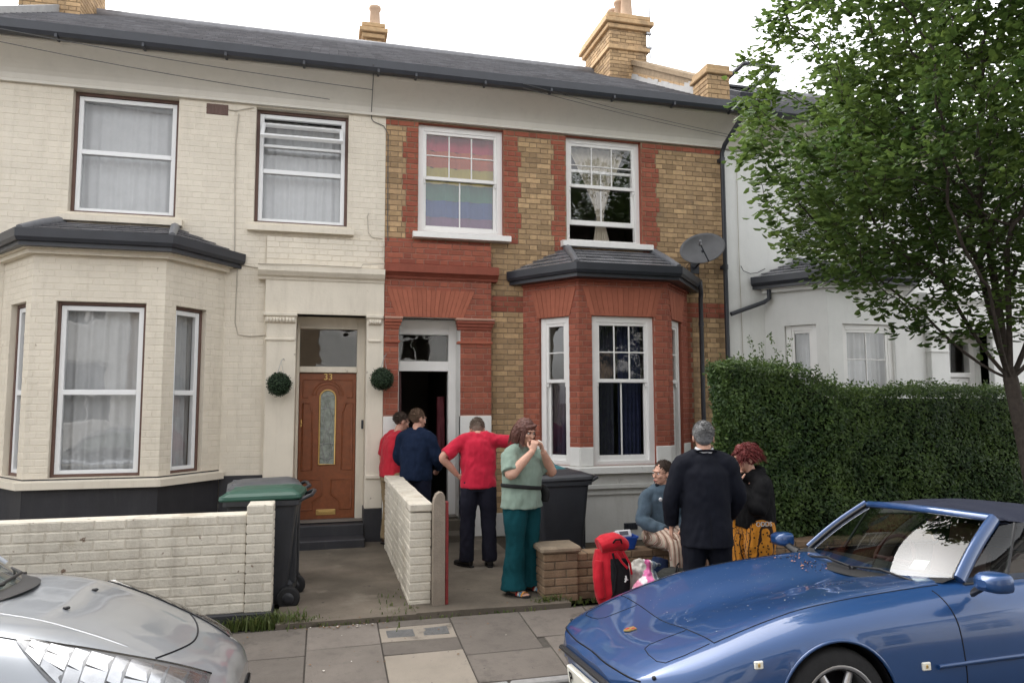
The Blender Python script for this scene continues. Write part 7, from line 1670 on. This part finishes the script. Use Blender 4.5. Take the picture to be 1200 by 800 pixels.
# ------------------------------------------------------------------ luggage
redn = fabric('red_nylon', (.46,.012,.025), .6, .15); blkn = fabric('black_nylon', (.012,.012,.014), .65, .15)
rk = thing('rucksack', (2.56, -3.70, 0), 'tall red and black hiking rucksack leaning on the low wall', 'rucksack')
mb = MB(); limb(mb, [(2.565, -3.70, .02), (2.56, -3.69, .14), (2.555, -3.67, .36), (2.56, -3.66, .50)], [(.13, .09), (.165, .125), (.165, .125), (.14, .11)], 16, (1, 0, 0)); cloth_of('pack_body', mb, rk, redn, .009, .010, 2, 3)
mb = MB(); limb(mb, [(2.44, -3.68, .54), (2.57, -3.69, .575), (2.69, -3.68, .54)], [(.07, .11), (.085, .12), (.06, .10)], 14, (0, 0, 1)); cloth_of('top_lid', mb, rk, redn, .009, .008, 2, 4)
mb = MB(); limb(mb, [(2.60, -3.80, .10), (2.60, -3.795, .28), (2.60, -3.775, .44)], [(.085, .03), (.095, .035), (.085, .03)], 14, (1, 0, 0)); cloth_of('front_panel', mb, rk, blkn, .008, .005, 2, 5)
mb = MB(); limb(mb, [(2.43, -3.76, .10), (2.415, -3.74, .28), (2.43, -3.72, .42)], [.045, .055, .045], 12); cloth_of('side_pocket', mb, rk, redn, .008, .006, 2, 6)
mb = MB(); limb(mb, [(2.52, -3.81, .07), (2.60, -3.825, .08), (2.66, -3.80, .07)], [.04, .05, .04], 12); cloth_of('base_pocket', mb, rk, redn, .008, .006, 2, 7)
for pts in ([(2.52, -3.82, .50), (2.55, -3.835, .35), (2.53, -3.835, .18), (2.50, -3.80, .06)], [(2.62, -3.82, .51), (2.68, -3.83, .40), (2.71, -3.80, .30)], [(2.55, -3.82, .50), (2.60, -3.84, .42), (2.66, -3.825, .36)]):
    mb = MB(); mb.tube(pts, [(.011, .004)]*len(pts), 6, side=(1, 0, 0)); mb.build('strap', redn if pts[0][0] != 2.52 else blkn, rk)
mb = MB(); mb.tube([(2.53, -3.79, .575), (2.55, -3.82, .615), (2.60, -3.82, .615), (2.62, -3.79, .575)], .009, 8); mb.build('haul_loop', blkn, rk)
mb = MB(); mb.tube([(2.635, -3.835, .30), (2.64, -3.84, .27), (2.625, -3.84, .245)], .008, 6); mb.tube([(2.625, -3.838, .275), (2.655, -3.838, .262)], .006, 6); mb.build('white_clip', mat('clip_white', (.6,.6,.6), .5, .3), rk)
def sack(nm, c, r_, h, m, label, cat, seed, neck=True, tilt=(0, 0)):
    mb = MB(); x, y = c; pts = [(x, y, .01), (x, y, h*.25), (x+tilt[0]*.5, y+tilt[1]*.5, h*.6), (x+tilt[0], y+tilt[1], h*.85)]; rr_ = [(r_[0]*.8, r_[1]*.8), r_, (r_[0]*.95, r_[1]*.9), (r_[0]*.4, r_[1]*.45)]
    if neck: pts += [(x+tilt[0], y+tilt[1], h*.95), (x+tilt[0]+.02, y+tilt[1], h*1.1)]; rr_ += [(.035, .026), (.085, .03)]
    limb(mb, pts, rr_, 16, (1, 0, 0)); me = fuse(mb, .007, 2, .028, seed, (11, 11, 9)); me.materials.append(m); o = link(nm, me, None); return tag(o, label, cat)
bm_ = mat('printed_plastic_bag', (.55,.50,.51), .35, .5, var=.05, vs=6); N = bm_.node_tree.nodes; L = bm_.node_tree.links
g = N.new('ShaderNodeNewGeometry'); sx_ = N.new('ShaderNodeSeparateXYZ'); L.new(g.outputs['Position'], sx_.inputs[0]); mr = N.new('ShaderNodeMapRange'); mr.inputs['From Min'].default_value = 2.64; mr.inputs['From Max'].default_value = 2.97; L.new(sx_.outputs[0], mr.inputs[0])
nz_ = N.new('ShaderNodeTexNoise'); nz_.inputs['Scale'].default_value = 12; ad_ = N.new('ShaderNodeMath'); ad_.operation = 'MULTIPLY_ADD'; ad_.inputs[1].default_value = .12; L.new(nz_.outputs[0], ad_.inputs[0]); L.new(mr.outputs[0], ad_.inputs[2]); cr = N.new('ShaderNodeValToRGB'); cr.color_ramp.interpolation = 'CONSTANT'
for k, (ps, c_) in enumerate(((0, (.60,.55,.57)), (.10, (.55,.20,.30)), (.24, (.62,.56,.58)), (.38, (.60,.13,.32)), (.55, (.55,.52,.50)), (.60, (.12,.16,.20)), (.68, (.40,.45,.47)), (.76, (.06,.06,.08)), (.81, (.16,.38,.42)), (.92, (.58,.56,.54)))):
    e = cr.color_ramp.elements[k] if k < 2 else cr.color_ramp.elements.new(ps); e.position = ps; e.color = (*c_, 1)
L.new(ad_.outputs[0], cr.inputs[0]); L.new(cr.outputs[0], N['Principled BSDF'].inputs['Base Color'])
sack('plastic_bag', (2.80, -3.98), (.155, .11), .40, bm_, 'pink and grey striped plastic carrier bag tied at the neck', 'bag', 11)
sack('plastic_bag', (2.86, -3.62), (.17, .11), .44, mat('white_plastic_bag', (.50,.485,.44), .35, .5, var=.06), 'crumpled white plastic bag behind the striped carrier bag', 'bag', 23, False, (.06, 0))
hb_ = thing('holdall', (3.16, -3.80, 0), 'dark grey holdall lying beside the striped carrier bag', 'holdall')
mb = MB(); limb(mb, [(2.98, -3.83, .17), (3.02, -3.83, .18), (3.16, -3.80, .185), (3.32, -3.77, .18), (3.36, -3.76, .17)], [(.10, .10), (.15, .14), (.165, .15), (.15, .14), (.10, .10)], 16, (0, 0, 1)); cloth_of('bag_body', mb, hb_, fabric('charcoal_canvas', (.035,.036,.034), .8), .009, .008, 2, 8)
for dx in (-.07, .07):
    mb = MB(); mb.tube([(3.10+dx*.4, -3.92, .28), (3.12, -3.87, .37), (3.18, -3.82, .385), (3.22, -3.74, .35), (3.20+dx*.4, -3.68, .28)], [(.010, .005)]*5, 6); mb.build('handle', blkn, hb_)
mb = MB(); limb(mb, [(2.99, -3.72, .10), (3.02, -3.70, .30), (3.05, -3.68, .40)], [(.09, .05), (.10, .06), (.08, .04)], 12, (1, 0, 0)); tag(cloth_of('folded_jacket', mb, None, fabric('navy_cloth', (.012,.02,.05)), .009, .012, 2, 14), 'folded navy jacket stuffed behind the holdall', 'jacket')
tb = thing('blue_tub', (2.83, -3.29, .43), 'blue plastic tub holding a white packet on the low wall', 'tub'); tub = mat('blue_plastic', (.012,.06,.30), .4, .5, var=.08)
mb = MB(); mb.rings([rrect(2.83, -3.29, .115, .075, .03, .43), rrect(2.83, -3.29, .14, .095, .03, .53), rrect(2.83, -3.29, .148, .10, .03, .535), rrect(2.83, -3.29, .148, .10, .03, .55), rrect(2.83, -3.29, .13, .085, .03, .55), rrect(2.83, -3.29, .11, .07, .03, .45)], 0, True, True, False); mb.build('tub_body', tub, tb)
pk = MB(); pk.T = Matrix.Translation((2.845, -3.28, .52)) @ Matrix.Rotation(R(8), 4, 'Z') @ Matrix.Rotation(R(-25), 4, 'X'); pk.box(-.085, .085, -.05, .05, .0, .07, 0, .008); pk.box(-.05, .045, -.0535, -.05, .018, .055, 1); tag(pk.build('packet', [mat('packet_white', (.62,.62,.64), .6, .3), mat('packet_print', (.10,.10,.12), .6, .3)], None), 'small white packet with dark print lying in the blue tub', 'packet')
bpy.data.scenes.remove(tmp)
